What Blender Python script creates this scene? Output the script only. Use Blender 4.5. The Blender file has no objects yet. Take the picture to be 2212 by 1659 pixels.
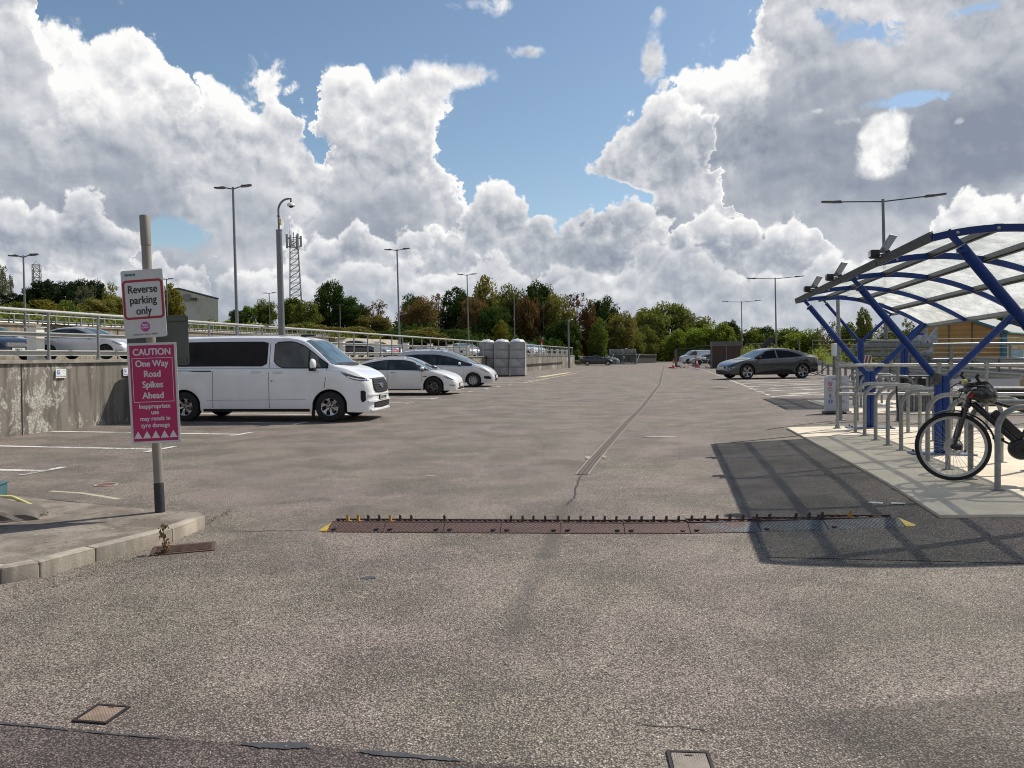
import bpy, bmesh, math, random
import numpy as np
from mathutils import Vector, Matrix, Euler
R = math.radians
sc = bpy.context.scene
col = sc.collection
rnd = random.Random(7)

# ------------------------------------------------------------------ camera
FPX, CX, CY = 1662.0, 1106.0, 829.5          # focal length and centre, in units of a 2212 px wide picture
PITCH, ROLL, SHY = R(0.9), -0.008, -0.01826
cam_d = bpy.data.cameras.new('camera'); cam = bpy.data.objects.new('camera', cam_d); col.objects.link(cam)
cam_d.sensor_width = 36; cam_d.lens = 36*FPX/2212; cam_d.shift_y = SHY
cam_d.clip_start = 0.05; cam_d.clip_end = 3000
CAMZ = 1.52
CM = Matrix.Rotation(R(90)-PITCH, 4, 'X') @ Matrix.Rotation(ROLL, 4, 'Z')
cam.matrix_world = Matrix.Translation((0, 0, CAMZ)) @ CM
sc.camera = cam
sc.view_settings.view_transform = 'Standard'; sc.view_settings.look = 'None'
sc.view_settings.exposure = 0.10; sc.cycles.filter_width = 1.05; sc.view_settings.gamma = 1

# ------------------------------------------------------------------ sun and sky
SUN_AZ, SUN_EL = R(57), R(48.5)                # azimuth to the right of +Y
sd = Vector((math.sin(SUN_AZ)*math.cos(SUN_EL), math.cos(SUN_AZ)*math.cos(SUN_EL), math.sin(SUN_EL)))
sun_d = bpy.data.lights.new('sun', 'SUN'); sun = bpy.data.objects.new('sun', sun_d); col.objects.link(sun)
sun_d.energy = 4.7; sun_d.angle = R(0.5); sun_d.color = (1.0, 0.935, 0.84)
sun.rotation_euler = (-sd).to_track_quat('-Z', 'Y').to_euler(); sun.location = sd*50

world = bpy.data.worlds.new('World'); sc.world = world; world.use_nodes = True
NT = world.node_tree; NT.nodes.clear()

class N:
    """tiny node helper"""
    def __init__(s, tree): s.t = tree
    def n(s, ty, **kw):
        nd = s.t.nodes.new(ty)
        for k, v in kw.items(): setattr(nd, k, v)
        return nd
    def set(s, sock, v):
        if isinstance(v, bpy.types.NodeSocket): s.t.links.new(v, sock)
        elif v is not None: sock.default_value = v
    def m(s, op, a, b=None, c=None, clamp=False):
        nd = s.n('ShaderNodeMath', operation=op, use_clamp=clamp)
        s.set(nd.inputs[0], a)
        if b is not None: s.set(nd.inputs[1], b)
        if c is not None: s.set(nd.inputs[2], c)
        return nd.outputs[0]
    def v(s, op, a, b=None, scale=None):
        nd = s.n('ShaderNodeVectorMath', operation=op)
        s.set(nd.inputs[0], a)
        if b is not None: s.set(nd.inputs[1], b)
        if scale is not None: s.set(nd.inputs['Scale'], scale)
        return nd.outputs['Value'] if op in ('DOT_PRODUCT', 'LENGTH', 'DISTANCE') else nd.outputs[0]
    def noise(s, vec, scale, detail=4, rough=.5, dist=0.0, out=0):
        nd = s.n('ShaderNodeTexNoise'); s.set(nd.inputs['Vector'], vec); nd.inputs['Scale'].default_value = scale
        nd.inputs['Detail'].default_value = detail; nd.inputs['Roughness'].default_value = rough; nd.inputs['Distortion'].default_value = dist
        return nd.outputs[out]
    def vor(s, vec, scale, feature='F1', out='Distance', rnd=1.0, smooth=None):
        nd = s.n('ShaderNodeTexVoronoi', feature=feature); s.set(nd.inputs['Vector'], vec)
        nd.inputs['Scale'].default_value = scale; nd.inputs['Randomness'].default_value = rnd
        if smooth is not None: nd.inputs['Smoothness'].default_value = smooth
        return nd.outputs[out]
    def map(s, v, a, b, c=0.0, d=1.0, smooth=True):
        nd = s.n('ShaderNodeMapRange', interpolation_type='SMOOTHSTEP' if smooth else 'LINEAR'); nd.clamp = True
        s.set(nd.inputs[0], v)
        for i, x in enumerate((a, b, c, d)): s.set(nd.inputs[1+i], x)
        return nd.outputs[0]
    def mix(s, f, a, b, bt='MIX'):
        nd = s.n('ShaderNodeMix', data_type='RGBA', blend_type=bt)
        s.set(nd.inputs[0], f)
        for sk, x in ((nd.inputs[6], a), (nd.inputs[7], b)):
            if isinstance(x, tuple) and len(x) == 3: x = x + (1,)
            s.set(sk, x)
        return nd.outputs[2]
    def mixf(s, f, a, b):
        nd = s.n('ShaderNodeMix', data_type='FLOAT'); s.set(nd.inputs[0], f); s.set(nd.inputs[2], a); s.set(nd.inputs[3], b)
        return nd.outputs[0]
    def sep(s, v):
        nd = s.n('ShaderNodeSeparateXYZ'); s.set(nd.inputs[0], v); return nd.outputs
    def comb(s, x, y, z):
        nd = s.n('ShaderNodeCombineXYZ')
        for i, a in enumerate((x, y, z)): s.set(nd.inputs[i], a)
        return nd.outputs[0]
    def ramp(s, f, stops):
        nd = s.n('ShaderNodeValToRGB'); s.set(nd.inputs[0], f); e = nd.color_ramp.elements
        while len(e) < len(stops): e.new(0.5)
        for i, (p, c) in enumerate(stops): e[i].position = p; e[i].color = tuple(c) + (1,)
        return nd.outputs[0]

def AE(px, py):
    az = math.atan((px-CX)/FPX); hor = 763-.008*(px-CX)
    el = math.atan((hor-py)/FPX*math.cos(az)); return az, el

def build_sky():
    # cumulus in four layers; each layer has a top edge over azimuth, roughened by shared billow noise
    g = bpy.data.node_groups.new('billows', 'ShaderNodeTree')
    g.interface.new_socket('Vector', in_out='INPUT', socket_type='NodeSocketVector')
    g.interface.new_socket('Height', in_out='OUTPUT', socket_type='NodeSocketFloat')
    n = N(g); gi = n.n('NodeGroupInput'); go = n.n('NodeGroupOutput')
    def n2(n, v, sc_, det, ro, out=0, dist=0.0):
        nd = n.n('ShaderNodeTexNoise', noise_dimensions='2D'); n.set(nd.inputs['Vector'], v); nd.inputs['Scale'].default_value = sc_
        nd.inputs['Detail'].default_value = det; nd.inputs['Roughness'].default_value = ro; nd.inputs['Distortion'].default_value = dist; return nd.outputs[out]
    def v2(v, sc_):
        nd = n.n('ShaderNodeTexVoronoi', voronoi_dimensions='2D', feature='F1'); n.set(nd.inputs['Vector'], v); nd.inputs['Scale'].default_value = sc_
        return nd.outputs['Distance']
    p = gi.outputs[0]
    pw = n.v('ADD', p, n.v('SCALE', n.v('SUBTRACT', n2(n, p, 26, 4, .65, out=1), (.5, .5, .5)), scale=.028))
    f = n.m('MULTIPLY', n.m('SUBTRACT', n2(n, p, 11, 9, .56), .5), .115)
    for sc_, am in ((17, .027), (38, .017), (85, .0075), (180, .0022)):
        dv = v2(pw, sc_); f = n.m('MULTIPLY_ADD', n.m('SUBTRACT', .25, n.m('MULTIPLY', dv, dv)), am*1.25, f)
    g.links.new(f, go.inputs[0])

    n = N(NT)
    dx_, dy_, dz_ = n.sep(n.v('NORMALIZE', n.n('ShaderNodeTexCoord').outputs['Generated']))
    az = n.m('ARCTAN2', dx_, dy_); el = n.m('ARCSINE', n.m('MINIMUM', dz_, .9999)); ae = n.comb(az, el, 0)
    def H(v):
        gn = n.n('ShaderNodeGroup'); gn.node_tree = g; n.set(gn.inputs[0], v); return gn.outputs[0]
    f0 = H(ae); f1 = H(n.v('ADD', ae, (.005, .011, 0))); grad = n.m('SUBTRACT', f0, f1)
    A0, A1 = AE(-400, 0)[0], AE(2600, 0)[0]; azw = n.m('MULTIPLY_ADD', n.m('SUBTRACT', n2(n, ae, 14, 5, .6), .5), .13, az); aze = n.map(azw, A0, A1, 0, 1, smooth=False)
    def top(tops):
        fc = n.n('ShaderNodeFloatCurve'); cv = fc.mapping.curves[0]; fc.mapping.use_clip = False; fc.mapping.extend = 'HORIZONTAL'
        while len(cv.points) < len(tops): cv.points.new(.5, .5)
        for i, (px, py) in enumerate(tops):
            a, e = AE(px, py); cv.points[i].location = ((a-A0)/(A1-A0), e); cv.points[i].handle_type = 'VECTOR'
        fc.mapping.update(); n.set(fc.inputs['Value'], aze); return fc.outputs[0]
    def blob(px, py, rx, ry, amp, acc):
        a, e = AE(px, py); ka = FPX/rx; ke = FPX/ry
        dx = n.m('MULTIPLY_ADD', az, ka, -a*ka); dy = n.m('MULTIPLY_ADD', el, ke, -e*ke)
        r2 = n.m('MULTIPLY_ADD', dy, dy, n.m('MULTIPLY', dx, dx))
        return n.m('MULTIPLY_ADD', n.m('EXPONENT', n.m('MULTIPLY', r2, -1.0)), amp, acc)
    broad = n2(n, n.v('MULTIPLY', ae, (1, 1.8, 1)), 5.5, 4, .5, dist=.4); broad = n.m('MULTIPLY', n.m('SUBTRACT', broad, .5), .8)
    sky = n.n('ShaderNodeTexSky', sky_type='NISHITA'); sky.sun_disc = False; sky.sun_elevation = SUN_EL; sky.sun_rotation = SUN_AZ
    sky.altitude = 100; sky.air_density = 1.0; sky.dust_density = .6; sky.ozone_density = 2.2
    cur = n.mix(1.0, sky.outputs[0], (1.10, 1.10, 1.03), 'MULTIPLY')
    wisp = n.m('SUBTRACT', n2(n, ae, 34, 7, .72, dist=.8), .5)
    L = [
     # back: the tall banks left and the grey mass upper right
     dict(t=[(-400, -420), (0, -260), (80, -140), (104, 75), (190, 62), (300, 42), (345, 95), (395, 190), (412, 235), (420, 180), (450, 172), (520, 160), (600, 162),
          (645, 205), (668, 285), (690, 300), (712, 160), (800, 142), (880, 134), (897, 200), (940, 250), (985, 350), (1040, 520), (1180, 700), (1400, 700), (1462, 210), (1480, 160), (1560, 128), (1600, 80), (1645, 20), (1665, -160), (1900, -260), (2600, -420)],
          soft=.012, rim=.050, dark=.26, base=.66, bl=[(1412, 140, 32, 52, .10), (1150, 118, 50, 17, .085), (1040, 168, 100, 26, .074), (930, 168, 60, 46, .072), (1075, 12, 60, 24, .066), (975, 22, 44, 24, .05), (1425, 38, 26, 20, .064),
              (1192, 370, 10, 22, .05), (672, 325, 80, 36, -.07), (640, 350, 30, 18, .04), (1300, 435, 20, 5, -.01), (1560, 60, 40, 30, .01)],
          ho=[(1870, 74, 75, 26), (1960, 220, 95, 18), (2120, 20, 50, 16), (1790, 40, 30, 20), (385, 505, 70, 40), (690, 310, 40, 30)], sh=[(230, 335, 230, 60, -.12), (50, 130, 120, 110, .16), (300, 160, 160, 90, .12), (560, 230, 90, 60, .10), (850, 470, 160, 50, -.12), (900, 330, 90, 80, .10), (640, 380, 60, 50, .12), (1680, 400, 220, 130, -.20), (2120, 330, 170, 80, -.42), (2060, 160, 70, 26, .22), (1880, 130, 50, 30, .16), (1980, 60, 90, 30, .12), (1560, 330, 60, 60, -.05), (2010, 90, 220, 70, -.04), (1560, 160, 90, 40, .32), (1700, 60, 120, 40, .14), (1800, 180, 80, 60, -.1), (760, 300, 60, 80, .1)]),
     dict(t=[(-400, 1500), (1190, 1500), (1208, 420), (1216, 375), (1300, 305), (1390, 245), (1450, 218), (1525, 235), (1548, 285), (1560, 330), (1590, 460), (1620, 1500), (2600, 1500)],
          soft=.010, rim=.034, dark=.36, base=.56, bl=[(1300, 440, 110, 34, -.30), (2070, 265, 20, 14, .07), (1835, 262, 46, 12, .044), (1875, 305, 26, 30, .048), (1930, 262, 44, 30, .058), (1950, 330, 22, 40, .05), (1885, 372, 34, 14, .046), (1905, 315, 40, 50, .075), (1763, 243, 16, 8, .07), (1790, 205, 60, 12, .03)], sh=[(1900, 300, 90, 80, .40), (2070, 265, 30, 20, .4), (1350, 340, 90, 40, .05), (1450, 250, 60, 30, .16)]),
     dict(t=[(-400, 380), (0, 388), (60, 395), (110, 425), (170, 430), (230, 470), (290, 490), (305, 560), (340, 528), (385, 545), (425, 548), (450, 640), (520, 600), (590, 540), (640, 478), (700, 478), (770, 500), (850, 505), (930, 530), (985, 430), (1030, 402), (1110, 412),
          (1165, 436), (1200, 470), (1240, 462), (1278, 496), (1300, 470), (1340, 447), (1400, 447), (1435, 480), (1450, 520), (1480, 450), (1540, 455), (1600, 480), (1640, 530), (1690, 510), (1760, 500), (1800, 560), (1900, 560), (2030, 440), (2110, 402), (2212, 385), (2600, 380)],
          soft=.010, rim=.030, dark=.20, base=.50, bl=[], sh=[(1090, 430, 70, 30, .12), (60, 440, 100, 30, .10), (120, 520, 160, 30, -.12), (1390, 480, 60, 30, .06), (1700, 560, 120, 40, -.05), (2140, 440, 90, 40, .16), (700, 520, 120, 30, .06)]),
     dict(t=[(-400, 560), (0, 565), (100, 590), (200, 580), (300, 600), (420, 600), (560, 600), (640, 575), (760, 560), (860, 585), (960, 565), (1040, 548), (1120, 566), (1180, 540), (1240, 536), (1300, 555), (1380, 545), (1440, 570), (1520, 548), (1600, 566), (1700, 575), (1800, 560), (1900, 600), (2212, 560), (2600, 560)],
          soft=.014, rim=.03, dark=.10, base=.47, bl=[], sh=[])]
    for Ld in L:
        dep = n.m('MAXIMUM', n.m('SUBTRACT', top(Ld['t']), el), -.045); d = n.m('ADD', dep, f0)
        dn = d
        for b in Ld['bl']:
            if b[4] < 0: dn = blob(*b, dn)
        d = dn
        for b in Ld['bl']:
            if b[4] > 0: d = blob(*b, d)
        al = n.map(dn, 0, Ld['soft'])
        if any(b[4] > 0 for b in Ld['bl']): al = n.m('MAXIMUM', al, n.map(n.m('MULTIPLY_ADD', wisp, .06, d), -.004, .05))
        if 'ho' in Ld:
            h_ = n.m('MULTIPLY_ADD', wisp, 1.7, n.m('MULTIPLY', f0, -9.0))
            for b in Ld['ho']: h_ = blob(*b, 1.15, h_)
            al = n.m('MULTIPLY', al, n.map(h_, .50, .98, 1, 0))
        lit = n.m('MULTIPLY_ADD', n.m('MULTIPLY', grad, n.map(d, .02, .20, 1, .40)), 14.0, Ld['base'])
        lit = n.m('ADD', lit, n.map(d, 0, Ld['rim'], .42, 0)); lit = n.m('SUBTRACT', lit, n.map(dep, .03, .20, 0, Ld['dark'])); lit = n.m('ADD', lit, broad)
        for b in Ld['sh']: lit = blob(*b, lit)
        cc = n.ramp(n.map(lit, 0, 1.0, 0, 1, smooth=False), [(0, (.25, .285, .36)), (.28, (.37, .405, .465)), (.52, (.54, .56, .605)), (.75, (.73, .735, .755)), (1, (.95, .945, .935))])
        cc = n.mix(n.map(el, .0, .17, .45, 0), cc, (.50, .54, .59))
        cur = n.mix(al, cur, n.v('SCALE', cc, scale=9.7))
    bg = n.n('ShaderNodeBackground'); n.set(bg.inputs[0], cur); bg.inputs[1].default_value = .1
    wo = n.n('ShaderNodeOutputWorld'); NT.links.new(bg.outputs[0], wo.inputs[0])
build_sky()
world.cycles.sampling_method = 'MANUAL'; world.cycles.sample_map_resolution = 512

# ------------------------------------------------------------------ places
cph, sph = math.cos(R(12.2)), math.sin(R(12.2))     # the yard runs 12.2 degrees to the right of the view
def ss(a, b, x):
    t = min(1, max(0, (x-a)/(b-a))); return t*t*(3-2*t)
def ST(X, Y): return X*cph-Y*sph, X*sph+Y*cph
def XY(s, t): return s*cph+t*sph, t*cph-s*sph
def gz(X, Y):
    s, t = ST(X, Y)
    z = .15*ss(-.5, 3, s)*ss(4, 9, t)
    if t > 60: z -= .008*(min(t, 100)-60)
    return z
def ray(px, py):
    d = CM.to_3x3() @ Vector(((px-CX)/FPX, (CY+SHY*2212-py)/FPX, -1)); return d
def P(px, py, D):
    """point seen at picture position px,py at distance D ahead"""
    d = ray(px, py); k = D/d.y; return Vector((d.x*k, D, CAMZ+d.z*k))
def G(px, py, lift=0.0, off=0.0):
    """ground point seen at px,py"""
    d = ray(px, py); z = 0.0
    for _ in range(30):
        k = (z-CAMZ)/d.z; X, Y = d.x*k, d.y*k; z = z*.4+.6*(gz(X, Y)+off)
    return Vector((X, Y, z+lift))
def SZ(s, t, lift=0.0):
    X, Y = XY(s, t); return Vector((X, Y, gz(X, Y)+lift))
PHI = -R(12.2)      # rotation that turns local +Y to the yard direction, local +X across it

# ------------------------------------------------------------------ object helpers
def tag(o, label=None, cat=None, group=None, kind=None):
    if label: o['label'] = label
    if cat: o['category'] = cat
    if group: o['group'] = group
    if kind: o['kind'] = kind
    return o
def empty(name, loc, rz=0.0, label=None, cat=None, group=None):
    o = bpy.data.objects.new(name, None); col.objects.link(o); o.location = loc; o.rotation_euler = (0, 0, rz)
    o.empty_display_size = .2
    return tag(o, label, cat, group)
def sharp(bm, ang=35):
    for f in bm.faces: f.smooth = True
    a = R(ang)
    for e in bm.edges:
        e.smooth = not (len(e.link_faces) != 2 or e.calc_face_angle(0) > a)
def obj(name, bm, mats, parent=None, smooth=None, norm=True):
    me = bpy.data.meshes.new(name)
    if norm: bmesh.ops.recalc_face_normals(bm, faces=bm.faces)
    if smooth: sharp(bm, smooth)
    bm.to_mesh(me); bm.free()
    for m in (mats if isinstance(mats, (list, tuple)) else [mats]): me.materials.append(m)
    o = bpy.data.objects.new(name, me); col.objects.link(o)
    if parent: o.parent = parent
    return o
def copy_tree(o, parent=None):
    c = o.copy(); col.objects.link(c)
    if parent: c.parent = parent
    for ch in list(o.children): copy_tree(ch, c)
    return c
def box(bm, c, d, rot=None, bev=0.0, mi=0):
    r = bmesh.ops.create_cube(bm, size=1)
    M = Matrix.Translation(c) @ (rot.to_4x4() if rot is not None else Matrix()) @ Matrix.Diagonal((*d, 1))
    bmesh.ops.transform(bm, matrix=M, verts=r['verts'])
    fs = {f for v in r['verts'] for f in v.link_faces}
    for f in fs: f.material_index = mi
    if bev:
        es = {e for v in r['verts'] for e in v.link_edges}
        r2 = bmesh.ops.bevel(bm, geom=list(es), offset=bev, segments=2, affect='EDGES', profile=.5)
        for f in r2['faces']: f.material_index = mi
def tube(bm, pts, r, n=10, mi=0, cap=True, rads=None, square=False):
    """tube along a polyline"""
    pts = [Vector(p) for p in pts]; rings = []
    up = None
    for i, p in enumerate(pts):
        a = pts[i-1] if i else p; b = pts[i+1] if i < len(pts)-1 else p
        t = (b-a).normalized()
        if up is None:
            up = Vector((0, 0, 1)) if abs(t.z) < .9 else Vector((0, 1, 0))
        x = t.cross(up).normalized(); y = x.cross(t).normalized(); up = y
        rr = rads[i] if rads else r
        ring = []
        for k in range(n):
            a_ = 2*math.pi*(k+(.5 if square else 0))/n
            ring.append(bm.verts.new(p+(x*math.cos(a_)+y*math.sin(a_))*rr*(1.414 if square else 1)))
        rings.append(ring)
    for i in range(len(rings)-1):
        for k in range(n):
            f = bm.faces.new((rings[i][k], rings[i][(k+1) % n], rings[i+1][(k+1) % n], rings[i+1][k])); f.material_index = mi
    if cap:
        for q in (rings[0][::-1], rings[-1]):
            f = bm.faces.new(q); f.material_index = mi
def lathe(bm, prof, n=32, axis='Z', c=(0, 0, 0), mi=0, cap=True):
    """prof: list of (radius, height)"""
    rings = []
    for r_, h in prof:
        ring = []
        for k in range(n):
            a = 2*math.pi*k/n; u, v = r_*math.cos(a), r_*math.sin(a)
            p = {'Z': (u, v, h), 'Y': (u, h, v), 'X': (h, u, v)}[axis]
            ring.append(bm.verts.new(Vector(c)+Vector(p)))
        rings.append(ring)
    for i in range(len(rings)-1):
        for k in range(n):
            f = bm.faces.new((rings[i][k], rings[i][(k+1) % n], rings[i+1][(k+1) % n], rings[i+1][k])); f.material_index = mi
    if prof[0] == prof[-1]: cap = False
    for q in (rings[0], rings[-1]) if cap else ():
        if (q[0].co-q[n//2].co).length > 1e-4:
            f = bm.faces.new(q); f.material_index = mi
def poly(bm, pts, thick=None, mi=0):
    vs = [bm.verts.new(p) for p in pts]; f = bm.faces.new(vs); f.material_index = mi
    if thick is not None:
        r = bmesh.ops.extrude_face_region(bm, geom=[f])
        vv = [e for e in r['geom'] if isinstance(e, bmesh.types.BMVert)]
        bmesh.ops.translate(bm, vec=Vector(thick), verts=vv)
        for e in r['geom']:
            if isinstance(e, bmesh.types.BMFace): e.material_index = mi
        for v in vv:
            for f2 in v.link_faces: f2.material_index = mi
def strip(bm, pts, w, lift=.004, side=None, n=None, zf=gz):
    """flat band w wide along ground points"""
    pts = [Vector((p[0], p[1], 0)) for p in pts]; fine = [pts[0]]
    for a, b in zip(pts, pts[1:]):
        L = (b-a).length; k = max(1, int(L/.8))
        for i in range(1, k+1): fine.append(a.lerp(b, i/k))
    L_, R_ = [], []
    for i, p in enumerate(fine):
        a = fine[max(0, i-1)]; b = fine[min(len(fine)-1, i+1)]
        t = (b-a).normalized(); nn = Vector((-t.y, t.x, 0)) if side is None else side
        ww = w(i/len(fine)) if callable(w) else w
        for lst, sg in ((L_, 1), (R_, -1)):
            q = p+nn*sg*ww/2; lst.append(bm.verts.new((q.x, q.y, zf(q.x, q.y)+lift)))
    for i in range(len(fine)-1): bm.faces.new((L_[i], R_[i], R_[i+1], L_[i+1]))
def rrect(w, h, r, n=5):
    pts = []
    for cx, cy, a0 in ((w/2-r, h/2-r, 0), (-w/2+r, h/2-r, 90), (-w/2+r, -h/2+r, 180), (w/2-r, -h/2+r, 270)):
        for k in range(n+1):
            a = R(a0+90*k/n); pts.append((cx+r*math.cos(a), cy+r*math.sin(a)))
    return pts
def text(body, size, m, parent, x, y, z, align='CENTER', bold=0.0, sx=1.0, name='lettering', shear=0.0, rot=None):
    """flat lettering standing in the local XZ plane, facing -Y"""
    c = bpy.data.curves.new('txt', 'FONT'); c.body = body; c.size = size; c.align_x = align; c.align_y = 'CENTER'
    c.offset = 0; c.extrude = .0008; c.shear = shear; c.space_line = 1.0
    t = bpy.data.objects.new('txt', c); col.objects.link(t)
    me = bpy.data.meshes.new_from_object(t.evaluated_get(bpy.context.evaluated_depsgraph_get()))
    bpy.data.objects.remove(t); bpy.data.curves.remove(c)
    if bold:
        bm = bmesh.new()
        for dx, dy in ((-bold, 0), (bold, 0), (0, bold*.7), (0, -bold*.7)):
            m2 = me.copy(); m2.transform(Matrix.Translation((dx, dy, dx*.02+dy*.03))); bm.from_mesh(m2); bpy.data.meshes.remove(m2)
        bm.to_mesh(me); bm.free()
    M = Matrix.Translation((x, y, z)) @ (rot if rot is not None else Matrix()) @ Matrix.Rotation(R(90), 4, 'X') @ Matrix.Diagonal((sx, 1, 1, 1))
    me.transform(M); me.materials.clear(); me.materials.append(m)
    o = bpy.data.objects.new(name, me); col.objects.link(o); o.parent = parent
    return o

# ------------------------------------------------------------------ materials
def newmat(name):
    m = bpy.data.materials.new(name); m.use_nodes = True; m.node_tree.nodes.clear(); return m, N(m.node_tree)
def finish(m, n, base, rough=.6, metal=0.0, bump=None, bstr=.3, bdist=.01, spec=.5, coat=0.0, alpha=None, trans=None):
    b = n.n('ShaderNodeBsdfPrincipled'); o = n.n('ShaderNodeOutputMaterial')
    if isinstance(base, tuple) and len(base) == 3: base = base+(1,)
    n.set(b.inputs['Base Color'], base); n.set(b.inputs['Roughness'], rough); n.set(b.inputs['Metallic'], metal)
    b.inputs['Specular IOR Level'].default_value = spec; b.inputs['Coat Weight'].default_value = coat; b.inputs['Coat Roughness'].default_value = .04
    if alpha is not None: n.set(b.inputs['Alpha'], alpha)
    if bump is not None:
        bn = n.n('ShaderNodeBump'); bn.inputs['Strength'].default_value = bstr; bn.inputs['Distance'].default_value = bdist
        n.set(bn.inputs['Height'], bump); m.node_tree.links.new(bn.outputs[0], b.inputs['Normal'])
    m.node_tree.links.new(b.outputs[0], o.inputs[0]); return m
MATS = {}
def simple(name, c, rough=.55, metal=0.0, var=.12, scale=6, spec=.5, coat=0.0, bump=0.0, stretch=None, dirt=None):
    """painted or plain surface with mottling, wear and uneven gloss"""
    if name in MATS: return MATS[name]
    m, n = newmat(name); tc = n.n('ShaderNodeTexCoord').outputs['Object']
    v = n.v('MULTIPLY', tc, stretch) if stretch else tc
    a = n.noise(v, scale, 6, .6); b = n.noise(v, scale*7, 3, .6)
    k = n.m('ADD', n.m('MULTIPLY', a, .7), n.m('MULTIPLY', b, .3))
    lo = tuple(x*(1-var) for x in c); hi = tuple(min(1, x*(1+var)) for x in c)
    cc = n.mix(n.map(k, .3, .7), lo, hi)
    if dirt: cc = n.mix(n.m('MULTIPLY', n.map(n.noise(v, scale*.6, 8, .65), .5, .72), dirt[1]), cc, dirt[0])
    rr = n.map(b, .3, .7, max(0.02, rough-.06), min(1, rough+.08))
    MATS[name] = finish(m, n, cc, rr, metal, bump=b if bump else None, bstr=bump, spec=spec, coat=coat)
    return MATS[name]

def mat_asphalt(name='asphalt', mul=1.0):
    m, n = newmat(name); tc = n.n('ShaderNodeTexCoord').outputs['Object']
    wp = n.v('ADD', tc, n.v('SCALE', n.v('SUBTRACT', n.noise(tc, 40, 2, .5, out=1), (.5, .5, .5)), scale=.012))
    st = n.n('ShaderNodeTexVoronoi'); n.set(st.inputs['Vector'], wp); st.inputs['Scale'].default_value = 108
    st2 = n.n('ShaderNodeTexVoronoi'); n.set(st2.inputs['Vector'], wp); st2.inputs['Scale'].default_value = 210
    rv = n.sep(st.outputs['Color']); rv2 = n.sep(st2.outputs['Color'])
    stone = n.ramp(rv[0], [(0, (.045, .038, .034)), (.10, (.075, .065, .056)), (.16, (.145, .128, .110)), (.6, (.190, .170, .147)), (.93, (.250, .226, .196)), (.97, (.42, .40, .36))])
    fine = n.ramp(rv2[0], [(0, (.06, .052, .046)), (.4, (.15, .133, .115)), (1, (.27, .245, .21))])
    c = n.mix(.36, stone, fine)
    w1 = n.noise(tc, 2.2, 6, .62); w2 = n.noise(tc, .33, 5, .55, .4); w3 = n.noise(n.v('MULTIPLY', tc, (1.6, .25, 1)), .7, 5, .6)
    rav = n.noise(tc, 1.1, 5, .62, .5)                                   # worn areas have deeper, darker gaps between stones
    gap = n.map(st.outputs['Distance'], n.map(rav, .35, .68, .46, .28), n.map(rav, .35, .68, .72, .54))
    c = n.mix(n.m('MULTIPLY', gap, .85), c, (.032, .028, .026))
    pit = n.map(n.noise(tc, 60, 3, .65), n.map(rav, .35, .65, .70, .585), .74); c = n.mix(n.m('MULTIPLY', pit, .8), c, (.03, .026, .025))
    k = n.m('ADD', n.m('ADD', n.map(w1, .25, .75, -.15, .15), n.map(w2, .25, .75, -.2, .2)), n.m('ADD', n.map(w3, .3, .7, -.12, .12), n.map(rav, .35, .7, .08, -.2)))
    tint = n.mix(n.map(n.noise(tc, .55, 3, .5), .35, .65), (1.06, .965, .97), (1.02, 1.0, .915))
    c = n.mix(1.0, c, tint, 'MULTIPLY')
    # newer, darker surfacing with a ragged edge, near corners of the yard
    x, y, z = n.sep(tc)
    def half(a, b, c0, soft, wob):   # a*x+b*y+c0 > 0
        d = n.m('ADD', n.m('MULTIPLY_ADD', x, a, n.m('MULTIPLY', y, b)), c0)
        d = n.m('MULTIPLY_ADD', n.m('SUBTRACT', n.noise(tc, 3.0, 6, .6), .5), wob, d)
        return n.map(d, -soft, soft)
    p1, p2 = G(0, 1562), G(1060, 1645)
    a, b = (p2.y-p1.y), -(p2.x-p1.x); L = math.hypot(a, b); a, b = a/L, b/L
    if b > 0: a, b = -a, -b
    h1 = half(a, b, -(a*p1.x+b*p1.y), .003, .10)
    p3, p4 = G(1720, 1548), G(2212, 1490); a, b = (p4.y-p3.y), -(p4.x-p3.x); L = math.hypot(a, b); a, b = a/L, b/L
    if b > 0: a, b = -a, -b
    h2 = n.m('MULTIPLY', half(a, b, -(a*p3.x+b*p3.y), .05, .1), half(.94, .34, -(.94*p3.x+.34*p3.y), .09, .3))
    c = n.mix(n.m('MULTIPLY', h1, .8), c, n.mix(1.0, c, (.46, .44, .47), 'MULTIPLY'))
    c = n.mix(h2, c, n.mix(1.0, c, (.62, .64, .62), 'MULTIPLY'))
    # long dark seam running from the drain towards the camera
    sa, sb = G(1222, 1090), G(1085, 1420); dx_s, dy_s = sb.x-sa.x, sb.y-sa.y; L = math.hypot(dx_s, dy_s); nx_, ny_ = dy_s/L, -dx_s/L
    sd_ = n.m('ABSOLUTE', n.m('ADD', n.m('ADD', n.m('MULTIPLY_ADD', x, nx_, n.m('MULTIPLY', y, ny_)), -(sa.x*nx_+sa.y*ny_)), n.m('MULTIPLY', n.m('SUBTRACT', n.noise(tc, 2.5, 5, .6), .5), .22)))
    seam = n.m('MULTIPLY', n.map(sd_, .015, .13, .55, 0), n.m('MULTIPLY', n.map(y, sb.y-1.2, sb.y+1.0), n.map(y, sa.y+.6, sa.y+.1)))
    c = n.mix(n.m('MULTIPLY', seam, n.map(w1, .3, .6, .35, 1)), c, (.045, .040, .037))
    # big oil / wear stains
    stn = n.map(n.noise(tc, .8, 7, .6, .8), .58, .72, 0, .38)
    c = n.mix(stn, c, n.mix(1.0, c, (.55, .52, .52), 'MULTIPLY'))
    br = n.n('ShaderNodeHueSaturation'); n.set(br.inputs['Color'], c); n.set(br.inputs['Value'], n.m('MULTIPLY', n.m('MULTIPLY_ADD', k, .32, 1.47), mul)); br.inputs['Saturation'].default_value = 1.0
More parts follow.
